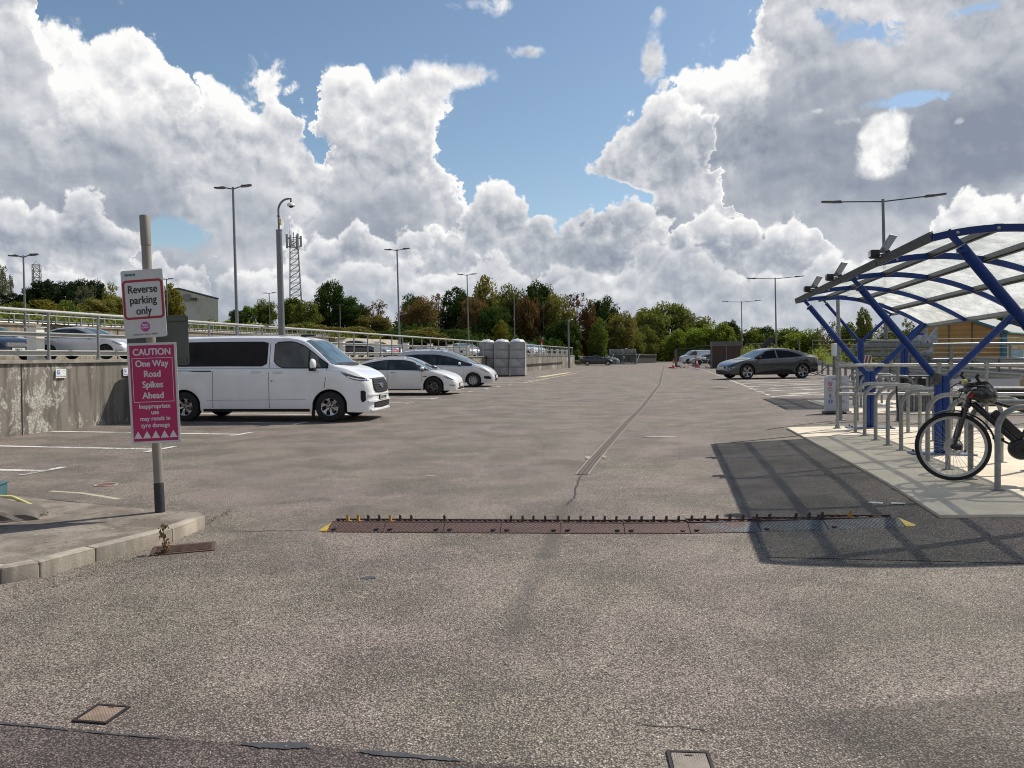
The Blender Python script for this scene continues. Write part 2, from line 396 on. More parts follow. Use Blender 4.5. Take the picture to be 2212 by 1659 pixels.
    h = n.m('ADD', n.m('MULTIPLY', st.outputs['Distance'], -1.0), n.m('MULTIPLY', rv[1], .5))
    return finish(m, n, br.outputs[0], .78, 0, bump=h, bstr=.75, bdist=.006, spec=.35)
M_ASPH = mat_asphalt(); M_ASPH_SHADE = mat_asphalt('shaded_asphalt', .90)

def mat_concrete(name, base, dark, scale=1.0, streak=False, stain=.5, pale=None, joints=None):
    m, n = newmat(name); tc = n.n('ShaderNodeTexCoord').outputs['Object']
    a = n.noise(tc, 1.3*scale, 7, .62, .5); b = n.noise(tc, 16*scale, 5, .65); g_ = n.noise(tc, 140, 2, .5)
    c = n.mix(n.map(a, .38, .68), base, tuple(x*.78 for x in base))
    c = n.mix(n.m('MULTIPLY', n.map(b, .45, .75), .4), c, tuple(x*.7 for x in base))
    c = n.mix(n.m('MULTIPLY', n.map(g_, .4, .75), .35), c, tuple(x*.6 for x in base))
    h = n.m('ADD', b, n.m('MULTIPLY', g_, .4))
    if streak:
        vs = n.v('MULTIPLY', tc, (3.2, 3.2, .35)); s1 = n.noise(vs, 1.6, 7, .65, .3)
        c = n.mix(n.m('MULTIPLY', n.map(s1, .42, .62), stain), c, dark)
        if pale:
            bl = n.noise(n.v('MULTIPLY', tc, (1, 1, .55)), 3.2, 9, .72, .6); bl2 = n.noise(tc, .42, 3, .5)
            cr = n.m('SUBTRACT', bl, n.map(bl2, .35, .62, .11, -.035))
            pk = n.map(cr, .505, .545); s2 = n.noise(n.v('MULTIPLY', tc, (7, 7, .28)), 1.1, 6, .6)
            pk = n.m('MAXIMUM', pk, n.m('MULTIPLY', n.map(s2, .63, .67), n.map(bl, .4, .5)))
            c = n.mix(pk, c, n.mix(n.map(n.noise(tc, 22, 4, .7), .35, .6), pale, tuple(x*.45 for x in pale)))
            h = n.m('ADD', h, n.m('MULTIPLY', pk, .6))
    return finish(m, n, c, .88, 0, bump=h, bstr=.5, bdist=.006, spec=.25)
M_WALL = mat_concrete('stained_concrete', (.25, .225, .19), (.10, .092, .078), streak=True, stain=.75, pale=(.52, .50, .43))
M_WALLB = mat_concrete('tan_concrete', (.34, .29, .22), (.14, .12, .09), streak=True, stain=.6, scale=.6)
M_CREAM = mat_concrete('cream_concrete', (.62, .57, .45), (.4, .36, .28), streak=True, stain=.35, scale=.5)
M_PAD = mat_concrete('pale_concrete', (.70, .62, .49), (.3, .28, .22), scale=.9)
M_KERB = mat_concrete('kerb_concrete', (.44, .39, .32), (.12, .10, .08), scale=3.2, streak=True, stain=.45)
def mat_island():
    m, n = newmat('old_paving'); tc = n.n('ShaderNodeTexCoord').outputs['Object']
    a = n.noise(tc, 2.2, 8, .68, .6); b = n.noise(tc, 24, 5, .7); g_ = n.noise(tc, 130, 2, .6)
    c = n.mix(n.map(a, .36, .64), (.30, .26, .215), (.16, .135, .11)); c = n.mix(n.map(b, .55, .68, 0, .8), c, (.07, .06, .05)); c = n.mix(n.map(g_, .5, .75, 0, .6), c, (.06, .05, .045))
    v = n.vor(n.v('ADD', tc, n.v('SCALE', n.noise(tc, 9, 3, .5, out=1), scale=.12)), 4.2); c = n.mix(n.map(v, .05, .09, .75, 0), c, (.42, .38, .31))
    return finish(m, n, c, .9, 0, bump=n.m('ADD', b, g_), bstr=.6, bdist=.008, spec=.2)
M_ISL = mat_island()
M_DECK = mat_concrete('deck_concrete', (.40, .38, .34), (.3, .3, .3), scale=.5)
M_GALV = simple('galvanised_steel', (.33, .345, .345), .45, .7, .22, 14)
M_GALVM = simple('weathered_galvanised', (.25, .262, .255), .55, .35, .25, 20, dirt=((.15, .14, .12), .4))
M_BLUE = simple('blue_paint', (.003, .028, .155), .42, 0, .25, 9, spec=.35, dirt=((.02, .06, .16), .3))
M_RAILW = simple('pale_painted_steel', (.38, .38, .36), .5, 0, .1, 8, dirt=((.28, .25, .2), .35))
M_WHITE = simple('white_post_paint', (.78, .76, .68), .55, 0, .1, 6, dirt=((.4, .37, .3), .4))
M_LINE = simple('road_paint', (.72, .71, .66), .7, 0, .1, 20)
M_BLACK = simple('black_plastic', (.012, .012, .013), .45, 0, .2, 10)
M_RUBBER = simple('rubber', (.014, .014, .015), .8, 0, .3, 30)
M_GREYPOLE = simple('grey_pole_paint', (.16, .17, .18), .45, .2, .15, 5)
M_DGREY = simple('dark_grey_metal', (.07, .073, .077), .4, .4, .15, 8)
M_CHROME = simple('chrome', (.75, .76, .78), .12, 1.0, .05, 8)
M_ALLOY = simple('alloy', (.55, .56, .58), .3, .85, .1, 8)
M_DARKALLOY = simple('dark_alloy', (.06, .06, .065), .35, .6, .1, 8)
M_BROWNWOOD = simple('brown_cladding', (.06, .033, .026), .7, 0, .35, 3, stretch=(1, 1, 14))
def mat_glass(name, tint=(.01, .013, .016), rough=.03, spec=.6):
    m, n = newmat(name); tc = n.n('ShaderNodeTexCoord').outputs['Object']
    k = n.noise(tc, 2.5, 3, .5)
    return finish(m, n, n.mix(n.map(k, .35, .65), tuple(x*.6 for x in tint), tuple(x*1.6 for x in tint)), rough, 0, spec=spec, coat=0)
M_GLASS = mat_glass('car_glass', tint=(.028, .034, .036), spec=.55); M_SCREEN = mat_glass('windscreen_glass', (.05, .075, .085), .03, .9)
M_PRIV = mat_glass('privacy_glass', (.004, .004, .006), .04, .16)
def mat_clear(name, tint, a=.25, rough=.05):
    m, n = newmat(name)
    t = n.n('ShaderNodeBsdfTransparent'); t.inputs[0].default_value = (*tint, 1)
    gl = n.n('ShaderNodeBsdfPrincipled'); gl.inputs['Base Color'].default_value = (*[x*.3 for x in tint], 1); gl.inputs['Roughness'].default_value = rough
    mx = n.n('ShaderNodeMixShader'); tc = n.n('ShaderNodeTexCoord').outputs['Object']
    n.set(mx.inputs[0], n.map(n.noise(tc, 2, 5, .6), .3, .7, a*.7, min(1, a*1.4)))
    n.t.links.new(t.outputs[0], mx.inputs[1]); n.t.links.new(gl.outputs[0], mx.inputs[2])
    o = n.n('ShaderNodeOutputMaterial'); n.t.links.new(mx.outputs[0], o.inputs[0]); return m
M_CLEAR = mat_clear('clear_side_glass', (.55, .6, .58), .5)
def mat_polycarb():
    m, n = newmat('streaky_polycarbonate'); tc = n.n('ShaderNodeTexCoord').outputs['Object']
    v = n.v('MULTIPLY', tc, (1.0, .45, 1)); k = n.noise(v, 2.6, 7, .62, 1.6); k2 = n.noise(v, 9, 5, .6, 2.5)
    kk = n.m('ADD', n.m('MULTIPLY', k, .65), n.m('MULTIPLY', k2, .35))
    c = n.mix(n.map(kk, .35, .65), (.50, .52, .49), (.78, .79, .76))
    t = n.n('ShaderNodeBsdfTransparent'); n.set(t.inputs[0], n.mix(.5, c, (.9, .92, .9)))
    tl = n.n('ShaderNodeBsdfTranslucent'); n.set(tl.inputs[0], c)
    gp = n.n('ShaderNodeBsdfPrincipled'); n.set(gp.inputs['Base Color'], c); gp.inputs['Roughness'].default_value = .2
    m1 = n.n('ShaderNodeMixShader'); m1.inputs[0].default_value = .25
    n.t.links.new(tl.outputs[0], m1.inputs[1]); n.t.links.new(gp.outputs[0], m1.inputs[2])
    m2 = n.n('ShaderNodeMixShader'); n.set(m2.inputs[0], n.map(kk, .3, .7, .62, .84))
    n.t.links.new(t.outputs[0], m2.inputs[1]); n.t.links.new(m1.outputs[0], m2.inputs[2])
    o = n.n('ShaderNodeOutputMaterial'); n.t.links.new(m2.outputs[0], o.inputs[0]); return m
M_POLY = mat_polycarb()
def paint(name, c, metal=0.0, rough=.32):
    if name in MATS: return MATS[name]
    m, n = newmat(name); tc = n.n('ShaderNodeTexCoord').outputs['Object']
    k = n.noise(tc, 1.3, 3, .5); fl = n.noise(tc, 300, 1, .5)
    cc = n.mix(n.map(k, .3, .7), tuple(x*.94 for x in c), tuple(min(1, x*1.04) for x in c))
    dirt = n.map(n.noise(tc, 3, 7, .7), .45, .75, 0, .22)
    cc = n.mix(dirt, cc, tuple(.6*x+.4*y for x, y in zip(c, (.14, .12, .1))))
    if metal: cc = n.mix(n.map(fl, .4, .6, 0, .25), cc, tuple(min(1, x*1.35) for x in c))
    MATS[name] = finish(m, n, cc, rough, metal, spec=.5, coat=.9); return MATS[name]

# ================================================================== GROUND
def grid_sheet(name, xs, ys, zf, m, lift=0, mask=None):
    bm = bmesh.new(); V = {}
    for i, x in enumerate(xs):
        for j, y in enumerate(ys):
            V[i, j] = bm.verts.new((x, y, zf(x, y)+lift))
    for i in range(len(xs)-1):
        for j in range(len(ys)-1):
            if mask and not mask((xs[i]+xs[i+1])/2, (ys[j]+ys[j+1])/2): continue
            bm.faces.new((V[i, j], V[i+1, j], V[i+1, j+1], V[i, j+1]))
    for v in [v for v in bm.verts if not v.link_faces]: bm.verts.remove(v)
    o = obj(name, bm, m, norm=False); 
    for p in o.data.polygons: p.use_smooth = True
    return o
def rng(a, b, s): 
    k = max(1, int(round((b-a)/s))); return [a+(b-a)*i/k for i in range(k+1)]
gx = [-1500, -600, -250]+rng(-120, -20, 10)+rng(-19, -4, 1)+rng(-3.5, 18, .5)+rng(20, 120, 10)+[250, 600, 1500]
gy = [-400, -120, -40, -10]+rng(-5, 2, 1)+rng(2.5, 44, .5)+[45]+rng(46, 130, 4)+[150, 200, 300, 500, 900, 2500]
ground = grid_sheet('ground', gx, gy, gz, M_ASPH); tag(ground, kind='structure')

# hillside beyond the upper deck
def hz(X, Y):
    s, t = ST(X, Y)
    up = max(0, -34.4-s)
    z = 3.0+.085*min(up, 30)+.04*max(0, min(up-30, 40))
    if t > 96:
        f = ss(-34.4, -18, s); z = z*(1-f)+.9*f
    z += .35*math.sin(X*.31)*math.cos(Y*.23)
    f = ss(-13.5, -19, s)
    return z if t < 96 else z*f+(gz(X, Y)-.3)*(1-f)
def mat_grass(name, c1, c2, c3):
    m, n = newmat(name); tc = n.n('ShaderNodeTexCoord').outputs['Object']
    a = n.noise(tc, .35, 6, .6); b = n.noise(tc, 5, 6, .7)
    c = n.mix(n.map(a, .4, .6), c1, c2); c = n.mix(n.map(b, .45, .7), c, c3)
    return finish(m, n, c, .95, 0, bump=b, bstr=.8, bdist=.15, spec=.1)
M_HILL = mat_grass('rough_grass', (.075, .08, .03), (.20, .145, .065), (.04, .045, .02))
hx = [-600, -300]+rng(-200, 20, 2.5)
hy = rng(20, 230, 2.5)+[300, 500]
def hmask(X, Y):
    s, t = ST(X, Y); return (s < -34.9) or (t > 97 and s < -13.6)
hill = grid_sheet('hillside', hx, hy, hz, M_HILL, mask=hmask); tag(hill, kind='structure')
# verge of rough grass right of and beyond the yard
def vmask(X, Y):
    s, t = ST(X, Y); return t > 150 or (t > 128 and s > 6) or (s > 26 and t > 60)
verge = grid_sheet('verge', rng(-40, 220, 5), rng(0, 320, 5), gz, M_HILL, lift=.03, mask=vmask); tag(verge, kind='structure')

# upper deck (parking level behind the left wall)
def wt(t): return 1.43-.0032*(t-17)          # height of the wall top
def dz(s, t): return wt(max(t, -5))-.06+.06*ss(-13, -18, s)
bm = bmesh.new(); ts = rng(-14, 94, 4); sl = [-12.9, -14.5, -16, -18, -26, -34.3]
V = [[bm.verts.new((*XY(s, t), dz(s, t))) for s in sl] for t in ts]
for i in range(len(ts)-1):
    for j in range(len(sl)-1): bm.faces.new((V[i][j], V[i][j+1], V[i+1][j+1], V[i+1][j]))
M_DECKA = simple('deck_surface', (.27, .255, .23), .85, 0, .2, 2.5, dirt=((.16, .15, .14), .5))
deck = obj('upper_deck', bm, M_DECKA, norm=False); tag(deck, kind='structure')

def wall_run(name, s0, s1, ts, zbot, ztop, m, parent=None):
    """wall along the yard between s0 and s1"""
    bm = bmesh.new(); prev = None; first = None
    for t in ts:
        q = []
        for s in (s0, s1):
            X, Y = XY(s, t)
            q.append((X, Y, zbot(X, Y, t))); q.append((X, Y, ztop(t)))
        cur = [bm.verts.new(p) for p in (q[0], q[1], q[3], q[2])]
        if prev:
            for k in range(4): bm.faces.new((prev[k], prev[(k+1) % 4], cur[(k+1) % 4], cur[k]))
        else: bm.faces.new(cur)
        prev = cur
    bm.faces.new(prev[::-1]); return obj(name, bm, m, parent)
w = empty('retaining_wall', (0, 0, 0), 0, 'long stained grey concrete retaining wall with pale lime streaks along the left of the yard', 'wall')
wall_run('wall_face', -12.52, -12.90, rng(-14, 94, 2), lambda X, Y, t: gz(X, Y)-.3, lambda t: wt(t)-.05, M_WALL, w)
wall_run('coping', -12.47, -12.905, rng(-14, 94, 2), lambda X, Y, t: wt(t)-.046, lambda t: wt(t)+.015, simple('coping_concrete', (.27, .25, .21), .9, 0, .3, 6, dirt=((.1, .09, .08), .6)), w)
wall_run('end_face', -12.52, -34.3, [94.0, 94.4], lambda X, Y, t: -.8, lambda t: wt(t)-.02, M_WALL, w)
for t in rng(-9, 93, 3.1):
    bm = bmesh.new(); X, Y = XY(-12.515, t); box(bm, (X, Y, wt(t)/2-.06), (.012, .018, wt(t)-.02), Matrix.Rotation(PHI, 3, 'Z')); obj('joint', bm, simple('joint_dark', (.05, .045, .04), .9, 0, .4, 20), w)
# dark pipe along the far part of the wall
bm = bmesh.new(); tube(bm, [(*XY(-12.43, t), .62-.004*(t-50)) for t in rng(58, 84, 4)], .05, 8); obj('pipe', bm, M_BLACK, w)

# handrail along the wall top
hr = empty('handrail', (0, 0, 0), 0, 'long galvanised tube handrail on top of the stained wall left of the yard', 'handrail')
def rz_(t): return wt(t)+1.0-.001*(t-17)
bm = bmesh.new(); tube(bm, [(*XY(-12.6, t), rz_(t)) for t in rng(-12, 93.5, 3)], .036, 10); obj('top_rail', bm, M_RAILW, hr, 50)
proto = None; t = 13.4-1.38*16
while t < 93.6:
    if t > -6:
        X, Y = XY(-12.6, t); 
        if proto is None:
            bm = bmesh.new(); tube(bm, [(0, 0, 0), (0, 0, 1.0)], .028, 10); lathe(bm, [(.06, 0), (.06, .015), (.04, .02), (.038, .12)], 12); lathe(bm, [(.04, .93), (.04, .99)], 12)
            proto = obj('post', bm, M_GALVM, hr, 50); q = proto
        else: q = proto.copy(); col.objects.link(q); q.parent = hr
        q.location = (X, Y, wt(t)+.015)
    t += 1.38
# white barrier posts with their two beams behind the handrail
bf = empty('barrier', (0, 0, 0), 0, 'cream steel beam barrier with square posts standing behind the wall handrail', 'barrier')
for nm, zz, hh in (('upper_beam', .50, .085), ('lower_beam', .10, .11)):
    bm = bmesh.new()
    tt = rng(-10, 93, 3); prev = None
    for t in tt:
        c = []
        for s, z in ((-13.06, zz), (-13.06, zz+hh), (-13.00, zz+hh+.012), (-12.97, zz+hh), (-12.97, zz+hh-.012), (-13.03, zz+hh-.02), (-13.03, zz+.02), (-12.97, zz+.012), (-12.97, zz)):
            X, Y = XY(s, t); c.append(bm.verts.new((X, Y, wt(t)+z)))
        if prev:
            for k in range(len(c)): bm.faces.new((prev[k], prev[(k+1) % len(c)], c[(k+1) % len(c)], c[k]))
        prev = c
    obj(nm, bm, M_RAILW, bf)
proto = None
for k in range(-5, 22):
    t = 13.75+3.77*k
    X, Y = XY(-13.25, t)
    if proto is None:
        bm = bmesh.new(); box(bm, (0, 0, .36), (.24, .22, .72), bev=.008); box(bm, (0, 0, .728), (.30, .28, .016)); box(bm, (.118, 0, .05), (.02, .16, .1)); lathe(bm, [(.018, .105), (.018, .135)], 8, 'X', (0, -.05, .05))
        q = proto = obj('post', bm, M_WHITE, bf)
    else: q = proto.copy(); col.objects.link(q); q.parent = bf
    q.location = (X, Y, wt(t)-.02); q.rotation_euler = (0, 0, PHI)

# back retaining wall of the ramp, with its own railing and crash barrier
bw = empty('ramp_wall', (0, 0, 0), 0, 'tan concrete ramp wall across the upper deck with joints and damp patches', 'wall')
wall_run('wall_face', -34.4, -34.9, rng(0, 73, 4), lambda X, Y, t: 1.0, lambda t: 3.22, M_WALLB, bw)
wall_run('coping', -34.32, -34.95, rng(0, 73, 4), lambda X, Y, t: 3.225, lambda t: 3.32, M_WALLB, bw)
bm = bmesh.new()
for t in rng(2, 72, 5): 
    X, Y = XY(-34.385, t); box(bm, (X, Y, 2.2), (.03, .06, 2.0), Matrix.Rotation(PHI, 3, 'Z'))
obj('joint_strips', bm, simple('joint_filler', (.06, .05, .045), .8), bw)
bw2 = empty('cream_wall', (0, 0, 0), 0, 'cream concrete block wall at the back of the deck behind the parked cars', 'wall')
wall_run('wall_face', -34.4, -34.8, rng(73.3, 92, 3), lambda X, Y, t: 1.0, lambda t: 3.30, M_CREAM, bw2)
X, Y = XY(-34.35, 78)
bm = bmesh.new(); box(bm, (X, Y, 2.0), (.1, .14, .8), Matrix.Rotation(PHI, 3, 'Z')); obj('drain_pipe', bm, M_BLACK, bw2)
bw3 = empty('dark_block_wall', (0, 0, 0), 0, 'short dark weathered block wall right of the cream wall', 'wall')
wall_run('wall_face', -34.4, -34.8, rng(92.3, 106, 3), lambda X, Y, t: 0.6, lambda t: 3.15, mat_concrete('dark_block', (.13, .12, .11), (.07, .07, .065), streak=True), bw3)
rr = empty('ramp_railing', (0, 0, 0), 0, 'galvanised railing with twin crash beams along the top of the tan ramp wall', 'railing')
for z, r_ in ((3.84, .03),):
    bm = bmesh.new(); tube(bm, [(*XY(-34.7, t), z) for t in rng(0, 73, 6)], r_, 8); obj('rail', bm, M_GALV, rr, 50)
for z in (3.53, 3.39):
    bm = bmesh.new(); tube(bm, [(*XY(-34.9, t), z) for t in rng(0, 73, 6)], .048, 6); obj('crash_beam', bm, M_GALV, rr, 20)
proto = None
for k, t in enumerate(rng(.5, 72.5, .95)):
    X, Y = XY(-34.7, t)
    if proto is None:
        bm = bmesh.new(); box(bm, (0, 0, .27), (.06, .06, .54)); q = proto = obj('post', bm, M_GALVM, rr)
    else: q = proto.copy(); col.objects.link(q); q.parent = rr
    q.location = (X, Y, 3.3); q.rotation_euler = (0, 0, PHI)

# pool car signs on the wall
M_SIGNW = simple('sign_white', (.72, .73, .74), .35, 0, .03, 4)
M_PBLUE = simple('sign_blue', (.02, .09, .40), .4, 0, .05, 4)
M_TXT = simple('sign_black', (.012, .012, .014), .5, 0, .05, 4)
M_TXTG = simple('sign_grey', (.2, .21, .23), .5, 0, .05, 4)
def wall_t(px, s=-12.5):
    r = (px-CX)/FPX; return s*(cph+r*sph)/(r*cph-sph)
for px, py, lab in ((130.5, 807, 'small white POOL CARS ONLY sign on the wall, fully in view left of the post'), (274, 803, 'small white POOL CARS ONLY sign on the wall partly hidden behind the pink sign')):
    t = wall_t(px); X, Y = XY(-12.505, t); p = P(px, py, Y); 
    e = empty('parking_sign', (X, Y, p.z), R(78), lab, 'sign', 'pool car signs on the wall')   # local -Y faces the yard
    bm = bmesh.new(); box(bm, (0, -.012, 0), (.27, .016, .185), bev=.003); obj('panel', bm, M_SIGNW, e)
    bm = bmesh.new(); box(bm, (-.07, -.0225, .03), (.055, .004, .08)); obj('blue_square', bm, M_PBLUE, e)
    text('P', .075, M_SIGNW, e, -.07, -.0255, .03, bold=.002)
    text('Pool Cars only', .04, M_TXTG, e, 0, -.0225, -.055); text('SIEMENS', .014, M_TXTG, e, .085, -.0225, .07)

# ================================================================== PAVED ISLAND AT THE LEFT
IZ = .105
def GI(px, py): return G(px, py, 0, IZ)
isl_top = [GI(-420, 1262), GI(0, 1229), GI(85.6, 1215), GI(206.6, 1184), GI(300, 1160), GI(373, 1142.8), GI(444, 1114.8), GI(430, 1106), GI(357, 1101)]
isl_top = [Vector((v.x, v.y, IZ)) for v in isl_top]
back = [Vector((-3.75, 7.25, .10)), Vector((-4.75, 7.85, .06)), Vector((-5.5, 8.25, .05)), Vector((-9, 9.2, .05)), Vector((-9, 2.4, .10))]
isl = empty('traffic_island', (0, 0, 0), 0, 'raised concrete paved island with kerb carrying the warning sign post', 'traffic island')
front = isl_top[:7]
# top surface, sunk 3 mm below the kerb stones
poly_pts = [p-Vector((0, 0, .004)) for p in isl_top]+back
bm = bmesh.new()
cen = Vector((-4.6, 6.1, IZ-.004)); vs = [bm.verts.new(p) for p in poly_pts]; cv_ = bm.verts.new(cen)
for i in range(len(vs)): bm.faces.new((vs[i], vs[(i+1) % len(vs)], cv_))
obj('paving', bm, M_ISL, isl, norm=True)
for i in range(len(front)-1):
    a, b = front[i], front[i+1]; segs = 1 if i in (4, 5) else 2
    if i == 0: segs = 1
    if i == 4: continue
    if i == 3: b = front[5]; 
    L = (b-a).length; n_ = max(1, round(L/.62)) if i != 0 else 3
    for k in range(n_):
        p0 = a.lerp(b, k/n_); p1 = a.lerp(b, (k+1)/n_); d = (p1-p0).normalized(); nn = Vector((-d.y, d.x, 0))
        g_ = .006
        bm = bmesh.new(); rot = Matrix.Rotation(math.atan2(d.y, d.x), 3, 'Z')
        c = (p0+p1)/2+nn*.062; ln = (p1-p0).length-g_
        box(bm, (c.x, c.y, (IZ+.004-.2)/2), (ln, .125, IZ+.204), rot, bev=.012)
        for v in bm.verts:
            if v.co.z > 0: v.co += Vector((rnd.uniform(-.003, .003), rnd.uniform(-.003, .003), rnd.uniform(-.003, .002)))
        obj('kerb_stone', bm, M_KERB, isl, 40)
# worn painted edge line and pale scuffs on the island back edge
M_FADED = simple('faded_paint', (.42, .38, .26), .85, 0, .3, 30, dirt=((.2, .18, .15), .9))
bm = bmesh.new(); strip(bm, [G(109, 1077), G(180, 1083), G(258, 1101)], .05, .004, zf=lambda x, y: .108-.03*min(1, max(0, (-3.7-x)))); 
o = obj('worn_line', bm, M_FADED, isl)

# low concrete mound at the picture's left edge, with its yellow edge line, and the teal box behind it
md = empty('concrete_mound', (-4.70, 6.80, .08), 0, 'low dark broken concrete kerb mound with a yellow painted edge on the island', 'kerb mound')
bm = bmesh.new()
bmesh.ops.create_icosphere(bm, subdivisions=4, radius=1)
for v in bm.verts:
    c = v.co; zf_ = max(-.2, c.z)
    nz = .05*math.sin(9*c.x+3*c.y)+.04*math.sin(17*c.y+5)+.03*math.sin(23*c.x*c.y+2)
    v.co = Vector((c.x*(.50+nz), c.y*(.36+nz), zf_*.17*(1+nz)))
obj('rubble_body', bm, mat_concrete('dark_rubble', (.17, .15, .13), (.08, .07, .06), scale=3), md, 30)
bm = bmesh.new(); tube(bm, [(-.6, .33, .13), (-.3, .32, .16), (.1, .25, .155), (.36, .12, .10), (.47, -.03, .04)], .016, 8); obj('yellow_edge', bm, simple('yellow_line_paint', (.62, .55, .22), .8, 0, .15, 20), md, 50)
pb = P(-16, 1050, 8.0)
tb = empty('teal_box', (pb.x, pb.y, gz(pb.x, pb.y)+.03), R(8), 'teal painted metal box at the left edge beyond the island', 'box')
bm = bmesh.new(); box(bm, (0, 0, .10), (.20, .2, .13), bev=.012); obj('body', bm, simple('teal_paint', (.05, .13, .15), .5, 0, .2, 8, dirt=((.1, .1, .09), .5)), tb)
bm = bmesh.new(); box(bm, (0, 0, .175), (.22, .22, .018), bev=.004); obj('lid', bm, simple('teal_paint', (.05, .13, .15)), tb)

# gully grate and the dead weed growing at it
p = G(392, 1186)
gg = empty('gully_grate', (p.x+.02, p.y, p.z+.003), R(20), 'rusty iron gully grate in the road against the island kerb', 'drain grate')
bm = bmesh.new()
for c, d in (((0, -.13, 0), (.46, .03, .012)), ((0, .13, 0), (.46, .03, .012)), ((-.215, 0, 0), (.03, .23, .012)), ((.215, 0, 0), (.03, .23, .012))): box(bm, c, d, bev=.002)
obj('frame', bm, simple('rusty_iron', (.10, .06, .045), .8, .3, .35, 25, dirt=((.05, .035, .03), .8)), gg)
bm = bmesh.new()
for k in range(7): box(bm, (0, -.096+.032*k, .002), (.40, .016, .014), bev=.003)
obj('bars', bm, MATS['rusty_iron'], gg)
bm = bmesh.new(); box(bm, (0, 0, -.003), (.40, .23, .004)); obj('pit', bm, M_BLACK, gg)
p = G(354, 1196)
wd = empty('dead_weed', (p.x, p.y, p.z), 0, 'brown withered weed standing in front of the kerb by the grate', 'plant')
M_DEAD = simple('dead_leaf', (.20, .13, .06), .9, 0, .5, 40)
bm = bmesh.new()
for k in range(70):
    h = rnd.uniform(.0, .22); a = rnd.uniform(0, 6.3); r_ = rnd.uniform(.0, .035)
    c = Vector((math.cos(a)*r_+.01*math.sin(h*30), math.sin(a)*r_, h)); s_ = rnd.uniform(.012, .026)
    rot = Euler((rnd.uniform(0, 6), rnd.uniform(0, 6), rnd.uniform(0, 6))).to_matrix()
    poly(bm, [c+rot @ Vector(q) for q in ((-s_, 0, 0), (0, -s_*.5, s_*.3), (s_*1.3, 0, 0), (0, s_*.5, s_*.2))])
obj('leaves', bm, M_DEAD, wd, norm=False)
bm = bmesh.new(); tube(bm, [(0, 0, 0), (.008, 0, .08), (-.004, .004, .16), (.004, 0, .23)], .003, 5); obj('stem', bm, M_DEAD, wd)
bm = bmesh.new()
for k in range(420):
    u = rnd.random(); q0 = G(380, 1160).lerp(G(500, 1098), u) if k % 3 else G(20, 1290).lerp(G(330, 1192), u)
    c = q0+Vector((abs(rnd.gauss(0, .06)), -abs(rnd.gauss(0, .05)), 0)); s_ = rnd.uniform(.003, .010); c.z = gz(c.x, c.y)+.003
    rot = Euler((rnd.uniform(-.5, .5), rnd.uniform(-.5, .5), rnd.uniform(0, 6))).to_matrix()
    poly(bm, [c+rot @ Vector(q) for q in ((-s_, 0, 0), (0, -s_*.6, 0), (s_, 0, s_*.3), (0, s_*.6, s_*.3))])
tag(obj('leaf_litter', bm, [simple('litter_brown', (.11, .08, .055), .9, 0, .6, 60)], norm=False), 'dead leaf and grit litter gathered along the island kerb', 'litter', kind='stuff')

# ================================================================== THE TWO WARNING SIGNS
pb = P(346, 1105, 6.98); pt = P(312, 464, 6.98)
post = empty('sign_post', (pb.x, pb.y, IZ-.005), 0, 'leaning cylindrical grey post with dark base on the island', 'sign post')
lean = math.atan((pb.x-pt.x)/(pt.z-IZ)); post.rotation_euler = (0, -lean, 0); Lp = (pt.z-IZ)/math.cos(lean)
M_POST = simple('weathered_post', (.23, .21, .18), .6, .1, .18, 5, stretch=(1, 1, .2), dirt=((.14, .13, .11), .5))
bm = bmesh.new(); lathe(bm, [(.040, .24), (.040, Lp*.9), (.044, Lp*.9), (.044, Lp-.008), (.041, Lp)], 28); obj('shaft', bm, M_POST, post, 40)
bm = bmesh.new(); lathe(bm, [(.044, 0), (.0425, .26), (.0405, .27)], 28); obj('dark_sleeve', bm, simple('post_sleeve', (.025, .025, .027), .6, 0, .3, 10), post, 40)
M_RED = simple('sign_red', (.33, .008, .03), .4, 0, .06, 4); M_PINK = simple('sign_magenta', (.40, .012, .10), .42, 0, .07, 3)
M_MAG = simple('logo_magenta', (.42, .02, .25), .4, 0, .06, 4); M_TEAL = simple('logo_teal', (.0, .16, .22), .4, 0, .06, 4)
M_PALE = simple('sign_pale', (.56, .56, .55), .38, 0, .05, 4, dirt=((.4, .4, .38), .3)); M_PINKW = simple('sign_lettering_pale', (.62, .58, .60), .4, 0, .05, 4)
def plate(e, w_, h_, r_, m, y, name='panel', th=.004):
    bm = bmesh.new(); poly(bm, [(a, y, b) for a, b in rrect(w_, h_, r_)], (0, th, 0)); return obj(name, bm, m, e)
def ring_plate(e, w_, h_, r_, wd_, m, y, name):
    bm = bmesh.new(); A = [bm.verts.new((a, y, b)) for a, b in rrect(w_, h_, r_, 8)]; B = [bm.verts.new((a, y, b)) for a, b in rrect(w_-2*wd_, h_-2*wd_, max(.004, r_-wd_), 8)]
    for i in range(len(A)): bm.faces.new((A[i], A[(i+1) % len(A)], B[(i+1) % len(A)], B[i]))
    return obj(name, bm, m, e)
c = P(310.3, 656, 6.88)
s1 = empty('parking_sign', c, 0, 'white sign with red frame reading Reverse parking only on the leaning post', 'sign'); s1.rotation_euler = (0, -R(3.4), -R(3))
plate(s1, .386, .607, .018, M_PALE, 0)
ring_plate(s1, .372, .352, .04, .020, M_RED, -.0025, 'red_frame')
for tx, zz in (('Reverse', .128), ('parking', .032), ('only', -.064)): text(tx, .098, M_TXT, s1, -.002, -.002, zz, bold=.0016, sx=.86)
for o_ in (o_ for o_ in s1.children if o_.name.startswith('red_frame')): o_.location.z = .040
text('SIEMENS', .028, M_TEAL, s1, -.108, -.002, .262, bold=.0012, sx=.95)
